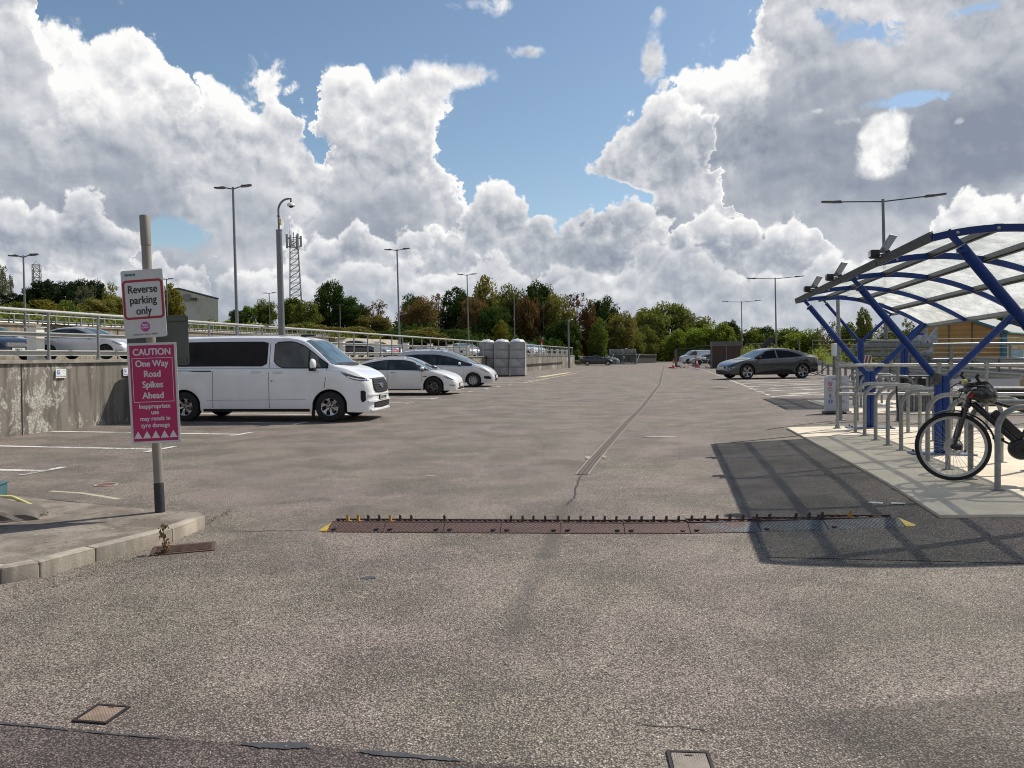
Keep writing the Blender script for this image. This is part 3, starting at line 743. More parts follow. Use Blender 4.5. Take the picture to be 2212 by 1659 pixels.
bm = bmesh.new(); poly(bm, [(.043*math.cos(R(22.5+45*k)), -.003, -.205+.047*math.sin(R(22.5+45*k))) for k in range(8)], (0, .002, 0)); obj('octagon_badge', bm, M_MAG, s1)
text('ZERO\nHARM', .023, M_SIGNW, s1, 0, -.0045, -.202, bold=.0008)
text('Making Zero Harm a Reality', .021, M_TXTG, s1, -.005, -.002, -.272, shear=.2, sx=.92)
c = P(332.5, 849, 6.86)
s2 = empty('caution_sign', c, 0, 'magenta CAUTION one way road spikes ahead sign with white triangles', 'sign'); s2.rotation_euler = (R(1), -R(1.6), R(7))
plate(s2, .420, .898, .004, M_PALE, 0)
plate(s2, .378, .856, .002, M_PINK, -.002, 'magenta_field', .001)
ring_plate(s2, .345, .395, .004, .0045, M_PINKW, -.0045, 'inner_frame')
for o_ in (o_ for o_ in s2.children if o_.name.startswith('inner_frame')): o_.location.z = .118
M_PW = M_PINKW
text('CAUTION', .083, M_PW, s2, 0, -.0035, .365, bold=.003, sx=.86)
for tx, zz in (('One Way', .262), ('Road', .170), ('Spikes', .075), ('Ahead', -.022)): text(tx, .080, M_PW, s2, -.005, -.0035, zz, bold=.0028, sx=.88)
for tx, zz in (('Inappropriate', -.118), ('use', -.172), ('may result in', -.228), ('tyre damage', -.288)): text(tx, .056, M_PW, s2, .002, -.0035, zz, bold=.0016, sx=.88)
for k in range(5):
    bm = bmesh.new(); x0 = -.150+.075*k; poly(bm, [(x0-.035, -.0035, -.402), (x0+.035, -.0035, -.402), (x0, -.0035, -.335)]); obj('triangle', bm, M_PW, s2)
c = P(341, 736, 7.14)
s3 = empty('green_sign_back', c, 0, 'grey green sign board seen from behind, fixed behind the two signs', 'sign'); s3.rotation_euler = (0, -R(.8), R(4))
M_BACK = simple('sign_back', (.075, .09, .082), .5, .2, .08, 4)
plate(s3, .555, .465, .02, M_BACK, 0, 'board', .004)
for zz in (.19, -.19):
    bm = bmesh.new(); box(bm, (0, -.012, zz), (.50, .022, .026), bev=.003); box(bm, (0, -.018, zz-.004), (.50, .018, .008)); obj('channel', bm, M_BACK, s3)

# ================================================================== SPIKE STRIP
def ssmat():
    m, n = newmat('chequer_plate'); tc = n.n('ShaderNodeTexCoord').outputs['Object']
    x, y, z = n.sep(tc)
    def dia(sx, sy, ang, offx, offy, pit):
        ca, sa = math.cos(ang), math.sin(ang)
        u = n.m('SUBTRACT', n.m('FRACT', n.m('DIVIDE', n.m('ADD', x, offx), pit)), .5); v = n.m('SUBTRACT', n.m('FRACT', n.m('DIVIDE', n.m('ADD', y, offy), pit)), .5)
        a = n.m('ADD', n.m('MULTIPLY', u, ca), n.m('MULTIPLY', v, sa)); b = n.m('SUBTRACT', n.m('MULTIPLY', v, ca), n.m('MULTIPLY', u, sa))
        r2 = n.m('ADD', n.m('POWER', n.m('DIVIDE', n.m('ABSOLUTE', a), sx), 2), n.m('POWER', n.m('DIVIDE', n.m('ABSOLUTE', b), sy), 2))
        return n.map(r2, .5, 1.1, 1, 0)
    d = n.m('MAXIMUM', dia(.4, .15, R(35), 0, 0, .036), dia(.4, .15, R(-35), .018, .018, .036))
    r_ = n.noise(tc, 6, 6, .65); r2_ = n.noise(tc, 40, 4, .7); side = n.map(x, 2.9, 3.9, .14, -.07, smooth=False)
    rust = n.map(n.m('ADD', n.m('ADD', n.m('MULTIPLY', r_, .7), n.m('MULTIPLY', r2_, .3)), side), .44, .58)
    c = n.mix(n.map(r2_, .4, .62), n.mix(rust, (.085, .10, .11), (.10, .05, .038)), n.mix(rust, (.05, .055, .06), (.05, .028, .024))); c = n.mix(n.m('MULTIPLY', d, .55), c, n.mix(rust, (.30, .31, .31), (.26, .17, .14)))
    return finish(m, n, c, n.map(d, 0, 1, .6, .4), n.map(rust, 0, 1, .5, .15), bump=d, bstr=.8, bdist=.006)
M_CHEQ = ssmat(); M_RUST = simple('rusty_steel', (.085, .048, .038), .65, .4, .4, 40, dirt=((.03, .02, .018), .6))
M_YEL = simple('worn_yellow', (.60, .40, .06), .55, 0, .25, 15, dirt=((.16, .09, .06), .7))
M_SPK = simple('worn_spike', (.10, .08, .07), .45, .6, .4, 60); M_SPKY = simple('yellow_spike', (.45, .27, .06), .6, .1, .3, 60)
pa, pb = G(705, 1150), G(1957, 1140); pa.z = pb.z = 0
dv = (pb-pa); LS = dv.length; ang = math.atan2(dv.y, dv.x)
sp = empty('spike_strip', pa, ang, 'rusty one way road spike strip of chequer plate lying across the road', 'spike strip')
def sx_(px): return (px-705)/(1957-705)*LS
bounds = [705, 831, 965, 1092, 1225, 1364, 1505, 1655, 1797, 1957]
zlift = lambda x: gz(pa.x+dv.x*x/LS, pa.y+dv.y*x/LS)+.002
for i in range(9):
    a, b = sx_(bounds[i])+.003, sx_(bounds[i+1])-.003; bm = bmesh.new(); z0 = zlift(a); z1 = zlift(b)
    prof = [(0, .004), (.012, .010), (.145, .052), (.155, .052), (.155, .0)]
    A = [bm.verts.new((a, y, z+z0)) for y, z in prof]+[bm.verts.new((a, 0, z0))]; B = [bm.verts.new((b, y, z+z1)) for y, z in prof]+[bm.verts.new((b, 0, z1))]
    for k in range(6): bm.faces.new((A[k], B[k], B[(k+1) % 6], A[(k+1) % 6]))
    bm.faces.new(A); bm.faces.new(B[::-1])
    pl = obj('ramp_plate', bm, M_CHEQ, sp)
    bm = bmesh.new()
    for xx in (a+.055, b-.055):
        lathe(bm, [(.001, 0), (.020, 0), (.022, .0015), (.014, .002), (.013, 0.0004)], 16, 'Z', (xx, .04, z0+.0235))
    o_ = obj('bolt_holes', bm, M_BLACK, pl)
    bm = bmesh.new()   # rear frame that holds the teeth
    box(bm, ((a+b)/2, .170, (z0+z1)/2+.036), (b-a, .022, .04)); box(bm, ((a+b)/2, .288, (z0+z1)/2+.036), (b-a, .022, .04))
    for k in range(10):
        xx = a+.012+(b-a-.024)*k/9; box(bm, (xx, .229, (z0+z1)/2+.034), (.016, .10, .03), Matrix.Rotation(R(28 if k % 2 else 12), 3, 'Z'))
    obj('tooth_frame', bm, M_RUST, sp)
ups = [738.5, 762.5, 786.5, 811.5, 836.5, 860, 885.5, 961.5, 1113, 1139, 1163.5, 1190, 1218, 1243, 1269.5, 1297.7, 1323.5, 1349.5, 1378.5, 1405.5, 1432.5, 1460.5, 1487.6, 1516.4, 1545.4, 1572.3, 1600.7, 1629, 1658.9, 1686.7, 1744.5, 1773, 1801, 1861.4]
folded = [912, 937, 989, 1015.5, 1040, 1068, 1090, 1715.4, 1831, 1889, 1920]
yel = {738.5, 762.5, 836.5, 1861.4}
for px in ups+folded:
    x0 = sx_(px); z0 = zlift(x0); up = px in ups; bm = bmesh.new()
    if up:
        poly(bm, [(x0-.010, .20, z0+.02), (x0-.010, .25, z0+.02), (x0-.010, .24, z0+.07), (x0-.010, .195, z0+.108), (x0-.010, .20, z0+.06)], (.020, 0, 0))
    else:
        poly(bm, [(x0-.0075, .19, z0+.02), (x0-.0075, .26, z0+.018), (x0-.0075, .27, z0+.034), (x0-.0075, .2, z0+.045)], (.015, 0, 0))
    tube(bm, [(x0-.035, .215, z0+.045), (x0+.035, .215, z0+.045)], .011, 8)
    obj('spike', bm, M_SPKY if px in yel else M_SPK, sp)
for sg, x0 in ((-1, 0), (1, LS)):
    z0 = zlift(x0); bm = bmesh.new(); e_ = .085 if sg < 0 else .13
    q = [(x0, 0, z0), (x0, .27, z0), (x0+sg*e_, .05, z0), (x0, .0, z0+.012), (x0, .15, z0+.052), (x0, .26, z0+.03)]
    v = [bm.verts.new(p_) for p_ in q]
    for f in ((3, 4, 2), (4, 5, 2), (5, 1, 2), (0, 3, 2), (0, 2, 1), (0, 1, 5), (0, 5, 4), (0, 4, 3)): bm.faces.new([v[k] for k in f])
    obj('end_cap', bm, M_YEL, sp)

# ================================================================== MARKINGS AND THINGS IN THE ROAD SURFACE
mk = bmesh.new()
def bay(t, s_a=-12.5, s_b=-8.2, w_=.13, bar=.72):
    strip(mk, [XY(s_a, t), XY(s_b, t)], w_, .005)
    if bar: strip(mk, [XY(s_b, t-bar/2), XY(s_b, t+bar/2)], .11, .009)
for k in range(0, 23):
    t = 8.66+2.33*k
    if t < 47 or t > 62: bay(t, s_b=-8.25+.02*k, bar=.72 if t < 40 else .5)
for q in ((2120, 1430, 2560, 1400),): pass
# loading bay line near the crates, and dashed edge lines either side
ya = [G(1128, 828), G(1248, 805.5)]; bmY = bmesh.new(); strip(bmY, ya, .12, .006); strip(bmY, [G(1165, 815), G(1230, 805)], .5, .007)
o = obj('loading_line', bmY, simple('faded_yellow_paint', (.55, .47, .26), .8, 0, .2, 12, dirt=((.16, .15, .13), .75))); tag(o, kind='structure')
for k in range(14): 
    t0 = 62+2.2*k; strip(mk, [XY(-8.1, t0), XY(-8.1, t0+.9)], .09, .005)
strip(mk, [G(1404, 783.5), G(1416, 786)], .5, .006)
# right hand lot
e0, e1 = G(1672, 858.5), G(1540, 806.5); ax = Vector((e1.x-e0.x, e1.y-e0.y, 0)); LA = ax.length; ax.normalize()
q0, q1 = G(1633, 846), G(1783, 840.3); bd = Vector((q1.x-q0.x, q1.y-q0.y, 0)).normalized()
k = 0; d = 0
while d < 90:
    a = e0+ax*d
    strip(mk, [a, a+ax*.55], .11, .005); d += 1.1
for px, py in ((1668, 857), (1633, 846.2), (1608, 836), (1590, 829.5), (1577, 824.5), (1565, 820)):
    a = G(px, py); strip(mk, [a, a+bd*5.2], .24, .009)
for px, py in ((1655, 852), (1620, 841.5), (1600, 833)):
    a = G(px, py)+bd*.9; strip(mk, [a, a+bd*3.4], .16, .006)
a = G(1700, 852); strip(mk, [G(1705, 851.8), G(1745, 850.5)], .35, .006)
for px, py, w_ in ((1688, 877, 14), (1610, 862.5, 8), (1712, 876.6, 10)): strip(mk, [G(px-w_, py), G(px+w_, py-.4)], .12, .006)
strip(mk, [G(1876, 1087.5), G(1907, 1088.5)], .07, .010); strip(mk, [G(1925, 1088.5), G(1956, 1090)], .06, .010)
def mat_paint():
    m, n = newmat('worn_road_paint'); tc = n.n('ShaderNodeTexCoord').outputs['Object']
    a = n.noise(tc, 30, 4, .7); b = n.noise(tc, 1.5, 5, .6)
    al = n.map(n.m('ADD', a, n.map(b, .3, .7, -.16, .12)), .36, .46)
    return finish(m, n, n.mix(n.map(a, .4, .7), (.66, .65, .6), (.5, .49, .45)), .75, alpha=al)
M_MARK = mat_paint()
o = obj('bay_markings', mk, M_MARK, norm=False); tag(o, kind='structure')

# slot drain down the middle of the yard
pl = [(1257, 1026), (1281, 996), (1354, 913), (1385.5, 882), (1425, 830), (1432.5, 798), (1434, 790)]
pl = [G(*q) for q in pl]; pl = [(p_.x, p_.y) for p_ in pl]
dr = empty('slot_drain', (0, 0, 0), 0, 'long narrow slot drain with pale concrete edges running up the yard', 'drain')
bm = bmesh.new(); strip(bm, pl, .13, .005); obj('channel', bm, simple('drain_iron', (.085, .058, .046), .7, .2, .4, 20), dr)
for off in (-.074, .074, -.028, .028):
    bm = bmesh.new(); pp = []
    for i, (x, y) in enumerate(pl):
        a = Vector(pl[max(0, i-1)]); b = Vector(pl[min(len(pl)-1, i+1)]); t_ = (b-a).normalized(); pp.append((x-t_.y*off, y+t_.x*off))
    strip(bm, pp, .017 if abs(off) > .05 else .010, .009); obj('edge' if abs(off) > .05 else 'bar', bm, simple('drain_edge', (.30, .265, .22), .9, 0, .4, 14, dirt=((.10, .085, .07), .95)) if abs(off) > .05 else simple('drain_bar', (.16, .15, .14), .7, 0, .3, 20), dr)
M_PATCH = simple('pale_mortar', (.34, .30, .26), .9, 0, .4, 25, dirt=((.16, .14, .12), .95))
bm = bmesh.new()
def blotch(bm, c, rx, ry, lift, n_=18, seed=0):
    r_ = random.Random(seed); poly(bm, [(c.x+math.cos(2*math.pi*k/n_)*rx*r_.uniform(.55, 1.1), c.y+math.sin(2*math.pi*k/n_)*ry*r_.uniform(.55, 1.1), gz(c.x, c.y)+lift) for k in range(n_)])
blotch(bm, G(1271, 990), .05, .22, .012, seed=1); blotch(bm, G(1304, 988), .04, .16, .012, seed=2)
blotch(bm, G(1429, 944), .36, .13, .006, 26, seed=3); blotch(bm, G(1455, 918.5), .14, .05, .006, seed=4); blotch(bm, G(929, 1028), .09, .04, .006, seed=5)
tag(obj('mortar_patches', bm, M_PATCH), kind='structure')
M_CRACK = simple('crack_filler', (.035, .033, .032), .85, 0, .3, 30)
bm = bmesh.new()
def crack(pts, w_, seed=1):
    r_ = random.Random(seed); g_ = [G(*q) for q in pts]; out = []
    for a, b in zip(g_, g_[1:]):
        k_ = max(2, int((b-a).length/.06))
        for i in range(k_): 
            p_ = a.lerp(b, i/k_); out.append((p_.x+r_.gauss(0, .008), p_.y+r_.gauss(0, .008)))
    strip(bm, out, w_, .003)
crack([(1255, 1028), (1243, 1055), (1240, 1075), (1222, 1092)], .022, 1); crack([(1185, 883), (1390, 881)], .02, 3)
crack([(600, 1146), (560, 1148), (470, 1150)], .012, 4); crack([(2400, 2690), (2400, 2690)], .01) if 0 else None
crack([(1390, 1563), (1440, 1566), (1490, 1574), (1545, 1579)], .006, 5); crack([(1350, 909), (1395, 911)], .05, 6); crack([(1360, 836), (1402, 834)], .04, 7); crack([(1345, 830), (1385, 829)], .03, 8)
crack([(700, 1150), (690, 1145), (600, 1146)], .01, 9); crack([(1000, 893), (1380, 906)], .012, 10)
crack([(2010, 1131), (2212, 1136)], .02, 11); crack([(1960, 1142), (2100, 1146), (2212, 1150)], .012, 12)
tag(obj('road_cracks', bm, M_CRACK, norm=False), kind='structure')
def mat_cover(name, base, freq):
    m, n = newmat(name); tc = n.n('ShaderNodeTexCoord').outputs['Object']; x, y, z = n.sep(tc)
    a = n.m('SINE', n.m('MULTIPLY', x, freq)); b = n.m('SINE', n.m('MULTIPLY', y, freq)) if freq < 600 else n.m('SINE', n.m('MULTIPLY', y, 3))
    d = n.map(n.m('MULTIPLY', a, b), .0, .5)
    k = n.noise(tc, 8, 6, .7); c = n.mix(n.map(k, .35, .65), base, tuple(q*.65 for q in base)); c = n.mix(n.m('MULTIPLY', d, .5), c, tuple(q*.35 for q in base))
    return finish(m, n, c, .6, .3, bump=d, bstr=.6, bdist=.003)
def cover(pp, lab, m, lettering=None):
    g_ = [G(*q) for q in pp]; c = sum(g_, Vector())/4; u = ((g_[1]-g_[0])+(g_[2]-g_[3])).normalized(); a_ = math.atan2(u.y, u.x)
    w_ = ((g_[1]-g_[0]).length+(g_[2]-g_[3]).length)/2; h_ = ((g_[3]-g_[0]).length+(g_[2]-g_[1]).length)/2
    e = empty('manhole_cover', (c.x, c.y, c.z+.001), a_, lab, 'manhole cover')
    bm = bmesh.new(); t_ = .012
    for cc, dd in (((0, h_/2-t_/2, .003), (w_, t_, .008)), ((0, -h_/2+t_/2, .003), (w_, t_, .008)), ((-w_/2+t_/2, 0, .003), (t_, h_-2*t_, .008)), ((w_/2-t_/2, 0, .003), (t_, h_-2*t_, .008))): box(bm, cc, dd)
    obj('frame', bm, simple('cover_frame', (.04, .033, .032), .6, .5, .3, 20), e)
    bm = bmesh.new(); box(bm, (0, 0, .002), (w_-2*t_-.006, h_-2*t_-.006, .006)); obj('lid', bm, m, e)
    if lettering:
        o_ = text(lettering, h_*.11, simple('cover_letters', (.07, .05, .04), .6, .3, .3, 20), e, 0, 0, .0055, bold=.0006, rot=Matrix.Rotation(R(-90), 4, 'X'))
    bm = bmesh.new(); box(bm, (0, h_*.36, .0055), (w_*.18, h_*.035, .002)); obj('key_slot', bm, M_BLACK, e)
    return e
cover([(155, 1560), (232, 1566), (280, 1528), (210, 1523)], 'small tan rectangular manhole cover near the bottom left', mat_cover('cover_tan', (.36, .26, .19), 420))
cover([(1446, 1700), (1550, 1702), (1538, 1628), (1449, 1624)], 'ribbed rectangular manhole cover cut off by the bottom edge', mat_cover('cover_grey', (.28, .24, .20), 700))
p = G(229, 1047.5); e = empty('round_cover', (p.x, p.y, p.z+.001), 0, 'small round red brown cover in the road left of the sign post', 'manhole cover')
bm = bmesh.new(); lathe(bm, [(.105, 0), (.13, 0), (.13, .006), (.105, .006), (.105, 0)], 28); obj('frame', bm, M_PATCH, e)
bm = bmesh.new(); lathe(bm, [(.0005, .005), (.103, .005), (.103, 0)], 28); obj('lid', bm, simple('red_brown_iron', (.15, .06, .045), .7, .1, .4, 25), e)

# darkened asphalt sheet painting in the near shelter's roof shadow
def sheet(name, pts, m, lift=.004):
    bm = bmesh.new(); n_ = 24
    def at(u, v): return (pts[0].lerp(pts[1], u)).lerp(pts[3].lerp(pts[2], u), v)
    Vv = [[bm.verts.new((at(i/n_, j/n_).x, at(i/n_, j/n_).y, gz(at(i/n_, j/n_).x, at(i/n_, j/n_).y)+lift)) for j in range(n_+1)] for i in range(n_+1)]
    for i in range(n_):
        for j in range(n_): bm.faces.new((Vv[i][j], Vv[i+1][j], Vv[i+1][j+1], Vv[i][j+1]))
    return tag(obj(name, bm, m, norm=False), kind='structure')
sheet('shelter_shadow_patch', [G(1656, 1204), G(2330, 1222), G(2050, 946), G(1540, 948)], M_ASPH_SHADE)

# concrete pad under the cycle shelter
def slab(name, pts, m, h=.03):
    """flat slab following the ground; pts are ground points in order (quad)"""
    bm = bmesh.new(); n_ = 10
    def at(u, v):
        p_ = (pts[0].lerp(pts[1], u)).lerp(pts[3].lerp(pts[2], u), v); return p_
    Vv = [[bm.verts.new((at(i/n_, j/n_).x, at(i/n_, j/n_).y, gz(at(i/n_, j/n_).x, at(i/n_, j/n_).y)+h)) for j in range(n_+1)] for i in range(n_+1)]
    for i in range(n_):
        for j in range(n_): bm.faces.new((Vv[i][j], Vv[i+1][j], Vv[i+1][j+1], Vv[i][j+1]))
    r_ = bmesh.ops.extrude_edge_only(bm, edges=[e_ for e_ in bm.edges if len(e_.link_faces) == 1])
    bmesh.ops.translate(bm, vec=(0, 0, -h-.1), verts=[v for v in r_['geom'] if isinstance(v, bmesh.types.BMVert)])
    return tag(obj(name, bm, m), kind='structure')
a, b = G(1700, 927), G(2030, 1120); far_r = a+Vector((cph, -sph, 0))*5.0; near_r = b+Vector((cph*.99, -.12, 0))*5.0
slab('concrete_pad', [b, near_r, far_r, a], M_PAD)
a2 = G(1741, 866); b2 = G(1830, 895); slab('far_concrete_pad', [b2, b2+Vector((6, -1.3, 0)), a2+Vector((7, -1.5, 0)), a2], M_PAD)

# smooth tar bands along the edge of the newer surfacing, a long dark seam and a few loose bits
M_TAR = simple('tar_band', (.055, .056, .060), .55, 0, .25, 12)
bm = bmesh.new()
def lens(pts, seed):
    r_ = random.Random(seed); up, lo = [], []
    for (x0, y0, w0), (x1, y1, w1) in zip(pts, pts[1:]):
        for i in range(8):
            u = i/8; x, y, w_ = x0+(x1-x0)*u, y0+(y1-y0)*u, w0+(w1-w0)*u; a = G(x, y-w_/2+r_.gauss(0, .9)); b = G(x, y+w_/2+r_.gauss(0, .6)); up.append(bm.verts.new(a+Vector((0, 0, .004)))); lo.append(bm.verts.new(b+Vector((0, 0, .004))))
    for i in range(len(up)-1): bm.faces.new((up[i], up[i+1], lo[i+1], lo[i]))
lens([(515, 1609, 1), (560, 1611, 10), (620, 1612, 15), (662, 1611, 12), (675, 1620, 1)], 1); lens([(770, 1624, 1), (800, 1627, 9), (860, 1632, 9), (950, 1640, 7), (1003, 1646, 1)], 2)
lens([(0, 1563, 4), (80, 1571, 3), (200, 1583, 2), (330, 1594, 3), (420, 1603, 1)], 3)
tag(obj('tar_bands', bm, M_TAR, norm=False), kind='structure')
bm = bmesh.new()
r_ = random.Random(5)
for px, py, s_ in ((797, 1249, .035), (1157, 1466, .0), (930, 1380, .0)):
    if s_: blotch(bm, G(px, py), s_*1.6, s_, .004, 12, seed=px)
tag(obj('tar_spots', bm, M_TAR), kind='structure')
bm = bmesh.new()
for k in range(260):
    px, py = r_.uniform(0, 2212), r_.uniform(1180, 1655); c_ = G(px, py); q = r_.uniform(.003, .007); rot = Euler((r_.uniform(0, 6), r_.uniform(0, 6), r_.uniform(0, 6))).to_matrix()
    box(bm, (c_.x, c_.y, c_.z+q*.4), (q*1.6, q*1.2, q), rot)
tag(obj('loose_grit', bm, simple('pale_grit', (.38, .35, .30), .9, 0, .5, 60)), 'loose pale grit scattered over the near tarmac', 'grit', kind='stuff')

# ================================================================== VEHICLES
def interp(pts):
    """smooth monotone interpolation through points"""
    xs = [p[0] for p in pts]; ys = [p[1] for p in pts]; n = len(xs)
    d = [(ys[i+1]-ys[i])/(xs[i+1]-xs[i]) for i in range(n-1)]
    m = [d[0]]+[0 if d[i-1]*d[i] <= 0 else 2*d[i-1]*d[i]/(d[i-1]+d[i]) for i in range(1, n-1)]+[d[-1]]
    def f(x):
        if x <= xs[0]: return ys[0]
        if x >= xs[-1]: return ys[-1]
        lo = 0
        while xs[lo+1] < x: lo += 1
        h = xs[lo+1]-xs[lo]; t = (x-xs[lo])/h
        return (2*t**3-3*t*t+1)*ys[lo]+(t**3-2*t*t+t)*h*m[lo]+(-2*t**3+3*t*t)*ys[lo+1]+(t**3-t*t)*h*m[lo+1]
    return f
M_TYRE = simple('tyre', (.016, .016, .017), .85, 0, .25, 30)
M_DISC = simple('brake_disc', (.22, .21, .2), .4, .8, .2, 20)
M_UNDER = simple('underbody', (.012, .012, .012), .9, 0, .2, 8)
M_SEAM = simple('seam', (.02, .02, .02), .8)
M_TRIM = simple('black_trim', (.012, .012, .013), .5, 0, .2, 10, spec=.3)
M_LAMP = simple('headlamp', (.20, .21, .23), .08, .4, .35, 22, coat=1)
M_LAMPD = simple('dark_headlamp', (.035, .037, .042), .08, .3, .5, 16, coat=1)
M_RLAMP = simple('rear_lamp', (.20, .008, .01), .15, 0, .2, 16, coat=1)
M_PLATE = simple('plate_white', (.62, .62, .58), .4, 0, .04, 8); M_PLATEY = simple('plate_yellow', (.6, .5, .08), .4, 0, .04, 8)
WH = {}
def wheel_mesh(Rr, Rw, w_, style, m_rim, hub):
    key = (Rr, Rw, style, m_rim.name)
    if key in WH: return WH[key]
    bm = bmesh.new()   # axis along Y, outer face at -Y
    h = w_/2
    prof = [(Rw*.985, h), (Rw*1.02, h*.98), (Rr*.90, h*1.0), (Rr*.97, h*.86), (Rr, h*.6), (Rr*1.0, -h*.6), (Rr*.97, -h*.86), (Rr*.90, -h), (Rw*1.02, -h*.98), (Rw*.985, -h*.9), (Rw*.97, -h*.6), (Rw*.97, h)]
    lathe(bm, prof+[prof[0]], 40, 'Y'); me = bpy.data.meshes.new('tyre'); bmesh.ops.recalc_face_normals(bm, faces=bm.faces); sharp(bm, 40); bm.to_mesh(me); bm.free(); me.materials.append(M_TYRE)
    bm = bmesh.new()
    y0 = -h*.72
    lathe(bm, [(Rw*.975, -h*.95), (Rw*.93, -h*.9), (Rw*.915, -h*.5), (Rw*.9, h*.2)], 40, 'Y', mi=0, cap=False)
    lathe(bm, [(.01, h*.15), (Rw*.9, h*.15)], 32, 'Y', mi=1)
    lathe(bm, [(.01, -h*.1), (Rw*.62, -h*.1), (Rw*.62, 0)], 32, 'Y', mi=2)
    nsp = {'six': 6, 'aero': 5, 'multi': 10, 'five': 5, 'steel': 12}[style]
    for k in range(nsp):
        a = 2*math.pi*k/nsp+.2
        def pt(r_, da, y): return (r_*math.cos(a+da), y, r_*math.sin(a+da))
        if style == 'aero': da0, da1, tw, mi = .40, .50, .0, 0
        elif style == 'multi': da0, da1, tw, mi = .20, .12, .0, 0
        elif style == 'six': da0, da1, tw, mi = .33, .24, .22, 0
        elif style == 'steel': da0, da1, tw, mi = .2, .2, 0, 0
        else: da0, da1, tw, mi = .34, .24, .0, 0
        r0, r1 = Rw*.20, Rw*.93
        q = [pt(r0, -da0, y0+.02), pt(r0, da0, y0+.02), pt(Rw*.6, (da0+da1)*.3+tw*.5, y0), pt(r1, da1+tw, y0-.012), pt(r1, -da1+tw, y0-.012), pt(Rw*.6, -(da0+da1)*.3+tw*.5, y0)]
        poly(bm, q, (0, .018, 0), mi=mi)
        if style in ('six', 'five') and m_rim is not M_DARKALLOY:
            q = [pt(Rw*.35, -.05+tw*.2, y0-.004+.008), pt(Rw*.35, .05+tw*.2, y0+.004), pt(r1*.97, .02+tw, y0-.0135), pt(r1*.97, -.02+tw, y0-.0135)]
            poly(bm, q, mi=1)
    lathe(bm, [(.005, y0-.004), (Rw*.22, y0-.002), (Rw*.24, y0+.02)], 20, 'Y', mi=0)
    lathe(bm, [(.003, y0-.012), (Rw*.10, y0-.010), (Rw*.11, y0)], 14, 'Y', mi=1)
    for k in range(5 if style != 'six' else 6):
        a = 2*math.pi*k/(5 if style != 'six' else 6); lathe(bm, [(.003, y0-.008), (.011, y0-.006), (.011, y0)], 8, 'Y', (Rw*.17*math.cos(a), 0, Rw*.17*math.sin(a)), mi=1)
    mr = bpy.data.meshes.new('rim'); bmesh.ops.recalc_face_normals(bm, faces=bm.faces); bm.to_mesh(mr); bm.free()
    for m_ in (m_rim, M_BLACK, M_DISC): mr.materials.append(m_)
    WH[key] = (me, mr); return WH[key]

